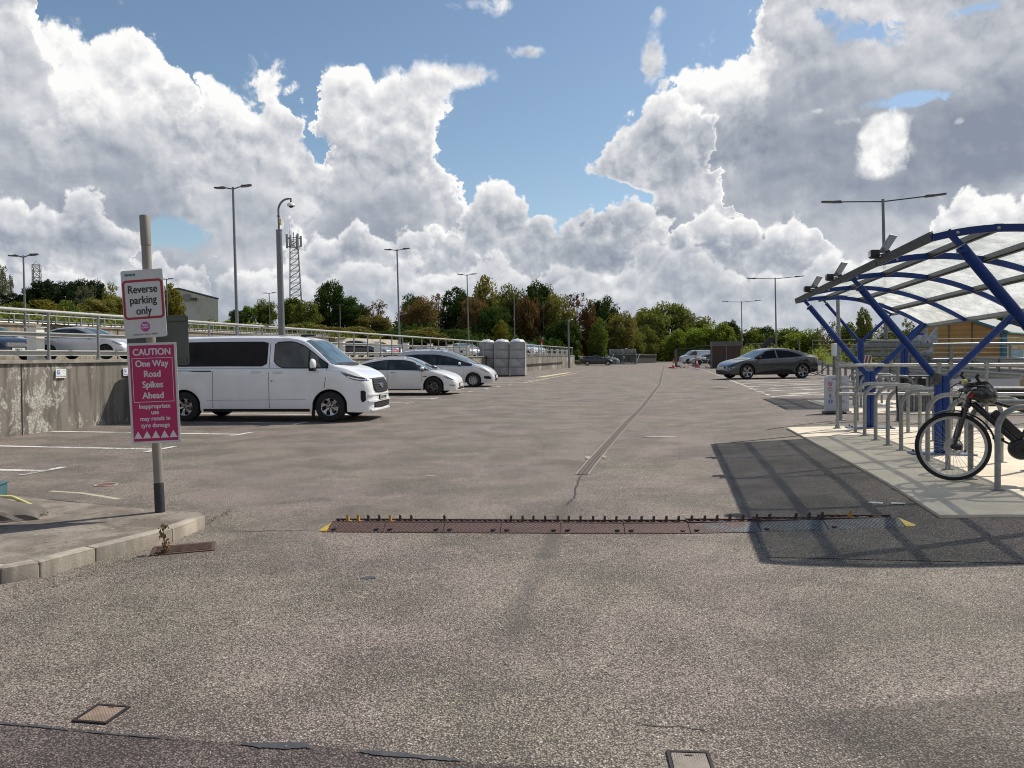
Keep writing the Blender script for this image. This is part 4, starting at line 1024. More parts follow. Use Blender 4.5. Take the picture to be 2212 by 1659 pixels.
class Car:
    """local frame: +X forward, front axle at x=0, ground at z=0"""
    def __init__(s, name, label, cat, group, sp, loc, rz, pm):
        s.sp = sp; s.L, s.W = sp['L'], sp['W']; s.x1 = sp['fo']; s.x0 = s.x1-s.L; s.wb = sp['wb']
        s.top = interp([(s.x0+a, z) for a, z in sp['top']]); s.belt = interp([(s.x0+a, z) for a, z in sp['belt']])
        s.plan = interp([(s.x0+a, w_) for a, w_ in sp['plan']]); s.sill = interp([(s.x0+a, z) for a, z in sp['sill']])
        s.Rr = sp['R']; s.ra = sp.get('ra', s.Rr+.055); s.tum = sp.get('tumble', .42)
        sh = (s.W/2-.13)*sp.get('near', 1); loc = (loc[0]-math.sin(rz)*sh, loc[1]+math.cos(rz)*sh, loc[2])
        s.e = empty(name, loc, rz, label, cat, group); s.pm = pm; s.cache = {}
        s.body()
    def zb(s, x):
        z = s.sill(x)
        for xa in (0, -s.wb):
            d = abs(x-xa)
            if d < s.ra: z = max(z, s.Rr*.98+math.sqrt(max(0, s.ra**2-d*d)))
        return z
    def ring(s, x, arch=True):
        key = (round(x, 4), arch)
        if key in s.cache: return s.cache[key]
        zt = s.top(x); zbe = min(s.belt(x), zt-.05); wB = s.plan(x)*s.W/2; z0 = min(s.zb(x) if arch else s.sill(x), zbe-.08)
        h = max(0, zt-zbe); d = zbe-z0; cr = min(.09, h*.45)
        wr = wB-.05*min(1, h/.05)-s.tum*max(0, h-.05)
        fl = .012 if arch and any(abs(x-xa) < s.ra+.05 for xa in (0, -s.wb)) else 0
        k = s.sp.get('lowin', .965)
        r_ = [(wB*k+fl, z0), (wB*(k+.012)+fl, z0+.03 if d > .2 else z0+d*.1), (wB*(.993)+fl*.6, z0+d*.32), (wB, z0+d*.6), (wB*.998, z0+d*.82), (wB*.985, zbe-.012), (wB*.972, zbe+.004)]
        gh = zt-cr-zbe
        for f in (.25, .5, .75): r_.append((wB*.972+(wr-wB*.972)*f, zbe+.004+(gh-.004)*f))
        r_ += [(wr, zt-cr), (wr-.028, zt-cr*.55), (wr*.90-.03, zt-cr*.25), (wr*.62, zt-cr*.07), (wr*.3, zt), (0, zt)]
        s.cache[key] = r_; return r_
    def wid(s, x, z):
        r_ = s.ring(x, False)
        if z <= r_[0][1]: return r_[0][0]
        for (a, za), (b, zb_) in zip(r_, r_[1:]):
            if za <= z <= zb_: return a+(b-a)*((z-za)/max(1e-6, zb_-za))
        return 0
    def zsurf(s, x, y):
        r_ = s.ring(x, False); y = abs(y)
        for (a, za), (b, zb_) in list(zip(r_, r_[1:]))[6:]:
            if b <= y <= a: return za+(zb_-za)*((a-y)/max(1e-6, a-b))
        return r_[6][1]
    def endx(s, y, z, front=True):
        lo, hi = (0.0, s.x1) if front else (-s.wb, s.x0)
        for _ in range(26):
            m = (lo+hi)/2; zt = s.zsurf(m, y)
            ins = s.wid(m, z) >= abs(y) and z <= max(zt, s.ring(m, False)[5][1] if abs(y) > .98*s.plan(m)*s.W/2 else zt)
            if ins: lo = m
            else: hi = m
        return lo
    def body(s):
        xs = set(rng(s.x0, s.x1, .055))
        for a in (.004, .015, .035, .065, .1, .15): xs.add(s.x0+a); xs.add(s.x1-a)
        for xa in (0, -s.wb):
            xs |= {xa-s.ra-.0015, xa+s.ra+.0015}
            for k in range(0, 15): xs.add(xa-s.ra*math.cos(math.pi*k/14))
        for a, z in s.sp['top']: xs.add(s.x0+a)
        xs = sorted(xs); out = [xs[0]]
        for x in xs[1:]:
            if x-out[-1] > .0012: out.append(x)
        bm = bmesh.new(); prev = None; first = None
        for x in out:
            r_ = s.ring(x); c = [bm.verts.new((x, y, z)) for y, z in r_[:-1]]+[bm.verts.new((x, 0, r_[-1][1]))]+[bm.verts.new((x, -y, z)) for y, z in r_[-2::-1]]
            if prev:
                n_ = len(c)
                for k in range(n_):
                    f = bm.faces.new((prev[k], prev[(k+1) % n_], c[(k+1) % n_], c[k])); f.material_index = 1 if k == n_-1 else 0
                    if k in (0, n_-2) and s.sp.get('clad'): f.material_index = 1
            else: first = c
            prev = c
        bm.faces.new(first[::-1]); bm.faces.new(prev)
        for v in bm.verts: v.co.y *= -1
        s.bodyo = obj('body', bm, [s.pm, M_UNDER], s.e, 32)
    def side(s, name, pts_top, pts_bot, m, both=True, off=.004, nz=4, arch=False, n_=24, only=0):
        """patch on the flank between two curves (x measured from the front axle); one mesh each side"""
        ft, fb = interp(pts_top), interp(pts_bot); xa, xb = max(pts_top[0][0], pts_bot[0][0]), min(pts_top[-1][0], pts_bot[-1][0])
        res = []
        for sg in ((-1, 1) if both and not only else (only or -1,)):
            bm = bmesh.new(); prev = None
            for i in range(n_+1):
                x = xa+(xb-xa)*i/n_; zt, zl = ft(x), fb(x); c = []
                for k in range(nz+1):
                    z = zl+(zt-zl)*k/nz; c.append(bm.verts.new((x, sg*(s.wid(x, z)+off), z)))
                if prev:
                    for k in range(nz): bm.faces.new((prev[k], prev[k+1], c[k+1], c[k]) if sg < 0 else (prev[k], c[k], c[k+1], prev[k+1]))
                prev = c
            o = obj(name, bm, m, s.e, norm=False)
            for p_ in o.data.polygons: p_.use_smooth = True
            res.append(o)
        return res
    def vseam(s, x, z0, z1, w_=.010):
        for sg in (-1, 1):
            bm = bmesh.new(); prev = None
            for i in range(13):
                z = z0+(z1-z0)*i/12; xx = x(z) if callable(x) else x
                c = [bm.verts.new((xx+d, sg*(s.wid(xx, z)+.0022), z)) for d in (-w_/2, w_/2)]
                if prev: bm.faces.new((prev[0], prev[1], c[1], c[0]))
                prev = c
            obj('door_seam', bm, M_SEAM, s.e)
    def toppatch(s, name, xa, xb, m, fa=.86, fb=.86, off=.006, n_=14, ny=10, bow=0.0):
        bm = bmesh.new(); prev = None
        for i in range(n_+1):
            u = i/n_; c = []
            for k in range(ny+1):
                v = -1+2*k/ny; x = xa+(xb-xa)*u+bow*(1-v*v)*u
                r_ = s.ring(x, False); w_ = r_[10][0]*(fa+(fb-fa)*u)
                y = v*w_; z = s.zsurf(x, y); dzx = (s.top(x+.02)-s.top(x-.02))/.04; L_ = math.hypot(1, dzx)
                c.append(bm.verts.new((x-dzx/L_*off, y, z+off/L_)))
            if prev:
                for k in range(ny): bm.faces.new((prev[k], prev[k+1], c[k+1], c[k]))
            prev = c
        o = obj(name, bm, m, s.e)
        for p_ in o.data.polygons: p_.use_smooth = True
        return o
    def front(s, name, poly_yz, m, off=.006, front=True, parent=None, ny=10):
        """patch on the nose: top and bottom curves over y"""
        (tp, bt) = poly_yz; ft, fb = interp(tp), interp(bt); ya, yb = tp[0][0], tp[-1][0]; bm = bmesh.new(); prev = None
        for i in range(ny+1):
            y = ya+(yb-ya)*i/ny; c = []
            for k in range(5):
                z = fb(y)+(ft(y)-fb(y))*k/4; c.append(bm.verts.new((s.endx(y, z, front)+(off if front else -off), y, z)))
            if prev:
                for k in range(4): bm.faces.new((prev[k], prev[k+1], c[k+1], c[k]))
            prev = c
        return obj(name, bm, m, parent or s.e)
    def bar(s, name, y0, y1, z, h, d, m, parent=None, front=True, n_=8, off=.0):
        bm = bmesh.new(); sg = 1 if front else -1
        pts = []
        for i in range(n_+1):
            y = y0+(y1-y0)*i/n_; pts.append((s.endx(y, z, front)+sg*off, y, z))
        for a, b in zip(pts, pts[1:]):
            q = [bm.verts.new((p_[0]+dx, p_[1], p_[2]+dz_)) for p_ in (a, b) for dx, dz_ in ((-.01*sg, -h/2), (d*sg, -h/2), (d*sg, h/2), (-.01*sg, h/2))]
            for k in range(4): bm.faces.new((q[k], q[(k+1) % 4], q[4+(k+1) % 4], q[4+k]))
        return obj(name, bm, m, parent or s.e)
    def wheels(s, style, m_rim, w_=.21, inset=.02):
        me, mr = wheel_mesh(s.Rr, s.Rr*s.sp.get('rimf', .66), w_, style, m_rim, None)
        for xa in (0, -s.wb):
            for sg in (-1, 1):
                o = bpy.data.objects.new('wheel', None); col.objects.link(o); o.parent = s.e
                o.location = (xa, sg*(s.W/2-w_/2-inset), s.Rr); o.rotation_euler = (0, (0 if xa else .35)+rnd.uniform(0, 1), 0 if sg < 0 else math.pi)
                t_ = bpy.data.objects.new('tyre', me); col.objects.link(t_); t_.parent = o
                r_ = bpy.data.objects.new('rim', mr); col.objects.link(r_); r_.parent = o
    def mirror(s, x, z, m, sz=(.17, .10, .13), low=False, arm=.10):
        for sg in (-1, 1):
            y = s.wid(x, z)+arm
            bm = bmesh.new(); bmesh.ops.create_icosphere(bm, subdivisions=3, radius=1)
            for v in bm.verts:
                c = v.co; f = 1.0
                v.co = Vector((x+c.x*sz[0]/2*(1 if c.x > 0 else .55), sg*(y+.03+c.y*sz[1]), z+.06+(abs(c.z)**.8)*math.copysign(1, c.z)*sz[2]/2))
            mo = obj('mirror', bm, m, s.e, 60)
            bm = bmesh.new(); tube(bm, [(x+.01, sg*(y-arm-.01), z), (x-.0, sg*(y+.0), z+.01)], .022, 8)
            box(bm, (x-.0, sg*(y+.03), z+.06-sz[2]*.47), (sz[0]*.72, sz[1]*1.5, sz[2]*.28), bev=.012)
            obj('mirror_base', bm, M_TRIM, mo)
    def handle(s, x, z, m, ln=.16, h=.028, only=0):
        for sg in (-1, 1):
            bm = bmesh.new(); y = s.wid(x, z); box(bm, (x, sg*(y+.018), z), (ln, .022, h), bev=.008); box(bm, (x-ln*.42, sg*(y+.006), z), (.03, .03, h*.8)); box(bm, (x+ln*.42, sg*(y+.006), z), (.03, .03, h*.8))
            obj('door_handle', bm, m, s.e, 40)
    def plate(s, z, txt=None, y=0, front=True, m=None):
        sg = 1 if front else -1; x = s.endx(.24, z, front)+.035*sg
        bm = bmesh.new(); box(bm, (x, y, z), (.012, .52, .111), bev=.003); o = obj('number_plate', bm, m or M_PLATE, s.e)
        bm = bmesh.new(); box(bm, (x-.03*sg, y, z), (.05, .54, .13)); obj('plate_holder', bm, M_TRIM, o)
        if txt:
            t_ = text(txt, .098, M_TXT, o, 0, 0, 0, bold=.002, sx=.92)
            t_.rotation_euler = (0, 0, R(90)*sg); t_.location = (x+.009*sg, y, z)
        return o

def dark_inside(s): pass
# ---------------------------------------------------------------- white van
g1 = G(716, 911); th = math.atan2(-.104, 1)
VR = dict(L=5.30, W=1.99, fo=.94, wb=3.45, R=.345, ra=.405, rimf=.60, tumble=.17, lowin=.97,
    top=[(0, 1.02), (.015, 1.3), (.05, 1.84), (.14, 1.93), (.5, 1.955), (2.0, 1.975), (3.3, 1.96), (3.58, 1.925), (3.76, 1.87), (4.0, 1.695), (4.3, 1.44), (4.42, 1.345), (4.52, 1.295), (4.75, 1.225), (5.0, 1.12), (5.14, 1.03), (5.22, .93), (5.27, .78), (5.30, .55)],
    belt=[(0, 1.22), (2.5, 1.22), (3.6, 1.21), (4.3, 1.19), (4.6, 1.17), (4.9, 1.07), (5.1, .95), (5.2, .84), (5.3, .5)],
    plan=[(0, .90), (.03, .945), (.10, .97), (.5, .99), (1.2, 1), (4.3, 1), (4.7, .985), (4.95, .95), (5.08, .90), (5.18, .82), (5.25, .72), (5.30, .60)],
    sill=[(0, .33), (.4, .30), (1.0, .26), (4.2, .26), (4.9, .22), (5.2, .21), (5.3, .24)])
PW = paint('white_paint', (.80, .81, .82), 0, .3)
v = Car('passenger_van', 'white passenger van with dark rear windows, nearest vehicle by the signs', 'van', None, VR, (g1.x, g1.y, g1.z), th, PW)
v.wheels('six', M_ALLOY, .225)
v.side('rear_window', [(-4.25, 1.72), (-4.15, 1.82), (-2.5, 1.835), (-1.53, 1.83), (-1.46, 1.80)], [(-4.25, 1.30), (-4.15, 1.27), (-2.5, 1.27), (-1.56, 1.265), (-1.46, 1.33)], M_PRIV, nz=5)
v.side('rear_window', [(-4.2, 1.79), (-3.4, 1.825), (-2.72, 1.825)], [(-4.2, 1.285), (-3.4, 1.28), (-2.72, 1.28)], M_PRIV, off=.007)
cab_t = [(-1.30, 1.74), (-1.22, 1.80), (-.95, 1.81), (-.65, 1.73), (-.45, 1.60), (-.22, 1.42), (-.06, 1.29)]; cab_b = [(-1.30, 1.40), (-1.22, 1.30), (-1.08, 1.245), (-.7, 1.235), (-.06, 1.235)]
v.side('window_seal', [(a-.012 if i == 0 else a+(.03 if i == len(cab_t)-1 else 0), z+.024) for i, (a, z) in enumerate(cab_t)], [(a-.012 if i == 0 else a+(.03 if i == len(cab_b)-1 else 0), z-.022) for i, (a, z) in enumerate(cab_b)], M_TRIM, off=.0035, n_=34)
v.side('cab_window', cab_t, cab_b, M_GLASS, off=.007, n_=34)
v.side('window_divider', [(-.50, 1.62), (-.465, 1.60)], [(-.50, 1.24), (-.465, 1.24)], M_TRIM, off=.011, n_=2)
v.toppatch('windscreen', -.60, .06, M_SCREEN, .93, .97, bow=.16, ny=14)
v.toppatch('wiper_tray', .075, .12, M_TRIM, .95, .93, off=.007, bow=.16, ny=12)
v.toppatch('bonnet_seam', .19, .205, M_SEAM, .97, .97, off=.003, bow=.0, ny=12) if False else None
v.vseam(-1.41, .32, 1.90, .012); v.vseam(lambda z: -2.74-.03*max(0, .8-z), .32, 1.22, .012); v.vseam(lambda z: -.06-.09*min(1, max(0, (1.15-z)/.6)), .78, 1.22, .012)
v.side('sliding_rail', [(-4.1, 1.185), (-2.78, 1.175)], [(-4.1, 1.158), (-2.78, 1.148)], M_SEAM, off=.004, nz=1)
v.side('waist_crease_shade', [(-4.1, 1.235), (-.2, 1.215)], [(-4.1, 1.223), (-.2, 1.203)], simple('crease_shade_grey', (.42, .43, .46), .4), off=.0028, nz=1)  # grey strips, here and below, paint in the shade of the body creases
v.side('side_shadow_line', [(-2.9, .50), (-.55, .52)], [(-2.9, .488), (-.55, .508)], simple('crease_shade_grey', (.42, .43, .46), .4), off=.0028, nz=1)
v.side('sill_trim', [(-2.98, .30), (-.46, .30)], [(-2.98, .235), (-.46, .235)], M_TRIM, off=.008, nz=1)
M_HND = simple('handle_grey_white', (.66, .67, .70), .3, 0, .05, 5)
v.handle(-1.20, 1.13, M_HND, .22, .045); v.handle(-1.72, 1.14, M_HND, .22, .045)
v.side('lock', [(-1.36, .955), (-1.32, .955)], [(-1.36, .915), (-1.32, .915)], simple('lock_grey', (.3, .3, .32), .3), off=.004, nz=1, n_=2)
v.mirror(-.34, 1.25, PW, (.17, .105, .25), arm=.13)
v.side('headlight', [(.27, 1.125), (.45, 1.075), (.65, 1.02), (.80, .985), (.87, .95)], [(.27, 1.115), (.40, 1.02), (.55, .95), (.72, .925), (.87, .92)], M_LAMPD, off=.006, n_=18)
v.side('daylight_lamp', [(.42, 1.035), (.60, .985), (.80, .955)], [(.42, 1.015), (.60, .965), (.80, .938)], M_CHROME, off=.010, nz=1)
v.side('intake', [(.70, .70), (.76, .705), (.80, .67)], [(.70, .52), (.73, .44), (.80, .48)], M_TRIM, off=.008)
gr = v.front('grille', ([(-.60, .86), (-.50, .955), (0, .975), (.50, .955), (.60, .86)], [(-.60, .72), (-.48, .645), (0, .625), (.48, .645), (.60, .72)]), M_TRIM, .008, ny=18)
for zz in (.675, .73, .785, .84, .895, .94): v.bar('grille_bar', -.57+abs(zz-.80)*.5, .57-abs(zz-.80)*.5, zz, .020, .026, M_DGREY, gr, n_=12)
v.bar('chrome_strip', -.62, .62, .972, .014, .018, M_CHROME, gr, n_=14)
lg = v.front('lower_grille', ([(-.62, .42), (0, .44), (.62, .42)], [(-.70, .31), (0, .28), (.70, .31)]), M_TRIM, .008, ny=14)
for zz in (.33, .37): v.bar('grille_bar', -.6, .6, zz, .012, .02, M_DGREY, lg, n_=12)
v.bar('front_lip', -.74, .74, .25, .03, .035, PW, n_=16)
v.bar('bumper_shelf', -.80, .80, .455, .035, .030, PW, n_=16)
v.bar('bumper_ridge', -.80, .80, .60, .03, .022, PW, n_=16)
v.plate(.52, 'DU25 YNW')
bz = .80; bx = v.endx(0, bz)
bm = bmesh.new(); lathe(bm, [(.001, .045), (.085, .043), (.095, .030), (.095, 0)], 28, 'X', (bx+.01, 0, bz))
for q in bm.verts: q.co.z = bz+(q.co.z-bz)*.60
bo = obj('badge', bm, M_CHROME, v.e, 40)
bm = bmesh.new(); lathe(bm, [(.001, .0495), (.072, .047), (.072, .040)], 28, 'X', (bx+.01, 0, bz))
for q in bm.verts: q.co.z = bz+(q.co.z-bz)*.52
obj('badge_field', bm, simple('badge_blue', (.02, .05, .16), .2), bo)
bm = bmesh.new(); box(bm, (-.85, 0, 1.975), (.34, .10, .05), bev=.02); obj('roof_aerial', bm, M_TRIM, v.e)
for sg in (-1, 1):
    bm = bmesh.new(); tube(bm, [(-3.9, sg*.80, 1.965), (-2, sg*.80, 1.975), (-1.0, sg*.79, 1.968)], .012, 6); obj('roof_gutter', bm, PW, v.e)
bm = bmesh.new(); box(bm, (-.43, -.84, .19), (.012, .20, .22)); obj('mud_flap', bm, M_BLACK, v.e)
bm = bmesh.new(); box(bm, (-1.8, 0, .36), (2.2, 1.5, .2)); obj('chassis', bm, M_UNDER, v.e)

# ---------------------------------------------------------------- white saloon with glass roof
g2 = G(937.7, 853.5)
SA = dict(L=4.70, W=1.85, fo=.84, wb=2.88, R=.335, ra=.385, rimf=.70, tumble=.62,
    top=[(0, .62), (.02, .95), (.12, 1.02), (.4, 1.07), (.9, 1.20), (1.5, 1.36), (2.1, 1.44), (2.5, 1.435), (2.9, 1.35), (3.35, 1.14), (3.72, .965), (3.9, .915), (4.3, .80), (4.55, .68), (4.66, .58), (4.70, .42)],
    belt=[(0, .88), (.6, .93), (2.2, .93), (3.2, .905), (3.75, .885), (4.2, .76), (4.5, .62), (4.7, .4)],
    plan=[(0, .74), (.04, .82), (.15, .90), (.5, .975), (1.2, 1), (3.6, 1), (4.1, .975), (4.4, .90), (4.55, .81), (4.65, .69), (4.70, .56)],
    sill=[(0, .35), (.4, .25), (1, .20), (3.8, .19), (4.3, .17), (4.65, .19), (4.7, .24)])
PWP = paint('pearl_white_paint', (.74, .74, .72), 0, .28)
def glasshouse(c, t, b, m=M_GLASS, pillars=(), seal=.018, m2=None):
    c.side('window_trim', [(x+(-.02 if i == 0 else .02 if i == len(t)-1 else 0), z+seal) for i, (x, z) in enumerate(t)], [(x+(-.02 if i == 0 else .02 if i == len(b)-1 else 0), z-seal) for i, (x, z) in enumerate(b)], M_TRIM, off=.003, n_=34)
    c.side('side_window', t, b, m, off=.006, n_=40)
    ft, fb = interp(t), interp(b)
    for x, w_ in pillars: c.side('pillar', [(x-w_/2, ft(x-w_/2)), (x+w_/2, ft(x+w_/2))], [(x-w_/2, fb(x-w_/2)), (x+w_/2, fb(x+w_/2))], M_TRIM, off=.010, n_=3)
c = Car('saloon_car', 'white saloon car with dark wheels parked between the van and the roof railed car', 'car', None, SA, (g2.x, g2.y, 0), R(-8), PWP)
c.wheels('aero', M_DARKALLOY, .22)
glasshouse(c, [(-3.25, 1.01), (-2.9, 1.10), (-2.35, 1.22), (-1.75, 1.29), (-1.25, 1.285), (-.85, 1.22), (-.45, 1.12), (-.10, .985)], [(-3.25, 1.0), (-2.9, .965), (-2.35, .955), (-1.75, .95), (-1.25, .945), (-.85, .935), (-.45, .925), (-.10, .925)], pillars=[(-1.72, .07)])
c.toppatch('windscreen', -1.15, -.02, M_SCREEN, .90, .98, bow=.12); c.toppatch('glass_roof', -2.3, -1.2, M_GLASS, .9, .92); c.toppatch('rear_screen', -3.3, -2.34, M_GLASS, .86, .9)
c.vseam(-1.72, .28, .94, .007); c.vseam(lambda z: -.44-.0*z, .28, .92, .007); c.vseam(lambda z: -2.62+.3*max(0, (.75-z)), .5, .94, .007)
c.side('door_handle', [(-1.62, .845), (-1.42, .84)], [(-1.62, .825), (-1.42, .82)], M_TRIM, off=.006, nz=1)
c.side('door_handle', [(-2.66, .86), (-2.46, .855)], [(-2.66, .84), (-2.46, .835)], M_TRIM, off=.006, nz=1)
c.side('side_camera', [(-.40, .70), (-.24, .70)], [(-.40, .685), (-.24, .665)], M_TRIM, off=.006, nz=1)
c.mirror(-.42, .93, PWP, (.20, .10, .13), arm=.07)
c.side('headlight', [(.36, .72), (.50, .68), (.66, .605), (.72, .57)], [(.36, .70), (.50, .615), (.66, .565), (.72, .555)], M_LAMP, off=.005)
c.side('fog_slot', [(.58, .385), (.78, .37)], [(.58, .355), (.78, .345)], M_TRIM, off=.006, nz=1)
c.front('lower_grille', ([(-.42, .27), (0, .28), (.42, .27)], [(-.48, .22), (0, .215), (.48, .22)]), M_TRIM, .007)
c.bar('front_lip', -.62, .62, .19, .02, .02, PWP); c.plate(.37); c.side('sill_trim', [(-2.48, .235), (-.40, .235)], [(-2.48, .20), (-.40, .20)], M_TRIM, off=.006, nz=1)

# ---------------------------------------------------------------- silver people carrier with roof bars
g3 = G(1023, 836)
MP = dict(L=4.59, W=1.83, fo=.93, wb=2.73, R=.32, ra=.365, rimf=.64, tumble=.36,
    top=[(0, .6), (.02, 1.05), (.10, 1.42), (.3, 1.58), (1.0, 1.655), (1.8, 1.665), (2.35, 1.61), (2.9, 1.42), (3.4, 1.18), (3.72, 1.05), (3.95, .99), (4.25, .86), (4.45, .72), (4.55, .60), (4.59, .45)],
    belt=[(0, 1.02), (1.5, 1.0), (2.8, .97), (3.6, .93), (4.0, .86), (4.3, .74), (4.59, .42)],
    plan=[(0, .84), (.03, .90), (.15, .95), (.6, .99), (1.2, 1), (3.6, 1), (3.95, .97), (4.25, .90), (4.42, .80), (4.53, .68), (4.59, .54)],
    sill=[(0, .34), (.4, .28), (1, .22), (3.8, .20), (4.3, .19), (4.59, .25)])
MP['top'] = [(a, z*(1.035 if z > 1.1 else 1)) for a, z in MP['top']]
PS = paint('silver_paint', (.60, .61, .61), .25, .3)
c = Car('people_carrier', 'silver people carrier with roof bars between the white saloon and the wrapped crates', 'car', None, MP, (g3.x, g3.y, 0), R(-7), PS)
c.wheels('multi', M_ALLOY, .20)
glasshouse(c, [(-3.45, 1.32), (-3.2, 1.43), (-2.5, 1.48), (-1.9, 1.475), (-1.3, 1.40), (-.8, 1.26), (-.35, 1.11), (-.08, 1.02)], [(-3.45, 1.12), (-3.2, 1.06), (-2.5, 1.04), (-1.9, 1.03), (-1.3, 1.015), (-.8, 1.0), (-.35, .985), (-.08, .98)], M_CLEAR if False else M_GLASS, pillars=[(-2.62, .10), (-1.66, .09), (-.88, .05)])
c.toppatch('windscreen', -1.25, .02, M_SCREEN, .92, .98, bow=.10)
c.vseam(-1.66, .3, 1.0, .007); c.vseam(-.42, .3, .97, .007); c.handle(-1.48, .90, PS, .15); c.handle(-2.5, .92, PS, .15)
c.mirror(-.62, 1.0, PS, (.16, .10, .15), arm=.08)
for sg in (-1, 1):
    bm = bmesh.new(); tube(bm, [(-3.3, sg*.60, 1.60), (-3.1, sg*.60, 1.73), (-2.2, sg*.60, 1.755), (-1.6, sg*.60, 1.705), (-1.4, sg*.60, 1.64)], .018, 8); obj('roof_rail', bm, M_CHROME, c.e)
for xx in (-2.75, -1.9):
    bm = bmesh.new(); box(bm, (xx, 0, 1.80), (.07, 1.3, .025), bev=.008); box(bm, (xx, -.60, 1.77), (.16, .06, .05), bev=.01); box(bm, (xx, .60, 1.77), (.16, .06, .05), bev=.01); obj('roof_bar', bm, M_GALV, c.e)
c.side('headlight', [(.26, .88), (.42, .84), (.60, .745), (.74, .66)], [(.26, .82), (.42, .74), (.60, .66), (.74, .63)], simple('cloudy_headlamp', (.50, .46, .33), .25, 0, .2, 12, coat=.6), off=.005)
c.side('bumper_trim', [(.50, .50), (.72, .49), (.80, .44)], [(.50, .39), (.66, .36), (.80, .36)], M_TRIM, off=.006)
lg = c.front('lower_grille', ([(-.40, .36), (0, .37), (.40, .36)], [(-.40, .27), (0, .26), (.40, .27)]), M_TRIM, .007)
for zz in (.30, .33): c.bar('grille_bar', -.38, .38, zz, .010, .012, M_DGREY, lg)
c.bar('chrome_strip', -.4, .4, .62, .015, .012, M_CHROME); c.bar('chrome_strip', -.42, .42, .55, .015, .012, M_CHROME); c.plate(.455)
c.side('tail_light', [(-3.62, 1.40), (-3.56, 1.46), (-3.50, 1.42)], [(-3.62, 1.0), (-3.56, .98), (-3.50, 1.12)], M_RLAMP, off=.006)

# ---------------------------------------------------------------- dark grey fastback on charge (right)
FB = dict(near=-1, L=4.84, W=2.0, fo=.90, wb=2.999, R=.365, ra=.415, rimf=.72, tumble=.50, clad=True,
    top=[(0, .62), (.015, .95), (.05, 1.12), (.22, 1.16), (.6, 1.26), (1.1, 1.415), (1.7, 1.515), (2.2, 1.53), (2.7, 1.46), (3.2, 1.24), (3.62, 1.04), (3.85, .985), (4.3, .87), (4.6, .755), (4.76, .65), (4.84, .45)],
    belt=[(0, .98), (.5, 1.06), (1.2, 1.02), (2.6, .98), (3.5, .93), (3.95, .90), (4.4, .80), (4.84, .40)],
    plan=[(0, .80), (.04, .86), (.15, .92), (.5, .98), (1.2, 1), (3.7, 1), (4.2, .965), (4.5, .90), (4.68, .81), (4.79, .70), (4.84, .58)],
    sill=[(0, .42), (.4, .30), (1, .22), (3.9, .21), (4.5, .20), (4.84, .28)])
PG = paint('dark_grey_paint', (.045, .056, .057), .4, .26)
gA, gB = G(1597, 820.8), G(1733, 817); hd = math.atan2(-(gB.y-gA.y)*1.0, -(gB.x-gA.x)); hd = math.pi+.20
c = Car('fastback_car', 'dark grey fastback electric car on charge beyond the cycle shelter', 'car', None, FB, (gA.x+.62, gA.y+.9, gA.z), hd, PG)
c.wheels('five', M_ALLOY, .24)
glasshouse(c, [(-3.02, 1.15), (-2.7, 1.27), (-2.2, 1.385), (-1.6, 1.42), (-1.2, 1.38), (-.75, 1.22), (-.42, 1.06)], [(-3.02, 1.13), (-2.7, 1.09), (-2.2, 1.065), (-1.6, 1.04), (-1.2, 1.02), (-.75, .99), (-.42, .97)], M_PRIV, pillars=[(-1.62, .08)])
c.toppatch('windscreen', -1.2, -.12, M_SCREEN, .9, .98, bow=.12); c.toppatch('rear_screen', -3.3, -2.5, M_GLASS, .84, .88)
c.vseam(-1.62, .3, 1.04, .007); c.vseam(-.48, .3, .97, .007); c.mirror(-.62, .99, M_TRIM, (.18, .11, .14), arm=.10)
c.side('headlight', [(.52, .73), (.66, .69), (.76, .63)], [(.52, .71), (.66, .665), (.76, .60)], M_LAMPD, off=.005)
c.side('daylight_lamp', [(.62, .62), (.80, .575)], [(.62, .605), (.80, .56)], M_CHROME, off=.007, nz=1); c.side('daylight_lamp', [(.80, .575), (.83, .57)], [(.80, .47), (.83, .465)], M_CHROME, off=.007, nz=1)
c.side('lower_cladding', [(-2.56, .30), (-2.3, .46), (-1.9, .47), (-1.2, .42), (-.9, .40), (-.44, .30)], [(-2.56, .22), (-2.3, .22), (-1.9, .22), (-1.2, .22), (-.9, .22), (-.44, .22)], M_TRIM, off=.006, n_=30)
c.side('rear_cladding', [(-3.94, .48), (-3.7, .46), (-3.44, .52)], [(-3.94, .42), (-3.7, .32), (-3.44, .30)], M_TRIM, off=.007)
c.side('tail_light', [(-3.93, 1.03), (-3.7, 1.04), (-3.55, 1.02)], [(-3.93, .93), (-3.7, .93), (-3.55, .98)], M_RLAMP, off=.006)
c.side('charge_port', [(-3.25, .98), (-3.22, 1.0), (-3.05, .99)], [(-3.25, .86), (-3.22, .84), (-3.05, .85)], M_TRIM, off=.006)
c.plate(.45, front=False)
c.front('lower_intake', ([(-.55, .42), (0, .44), (.55, .42)], [(-.60, .30), (0, .28), (.60, .30)]), M_TRIM, .008, ny=12); c.front('nose_panel', ([(-.40, .70), (0, .71), (.40, .70)], [(-.42, .50), (0, .49), (.42, .50)]), PG, .004, ny=12); c.plate(.56)
cl = c.e.matrix_basis.copy()
cr_ = c

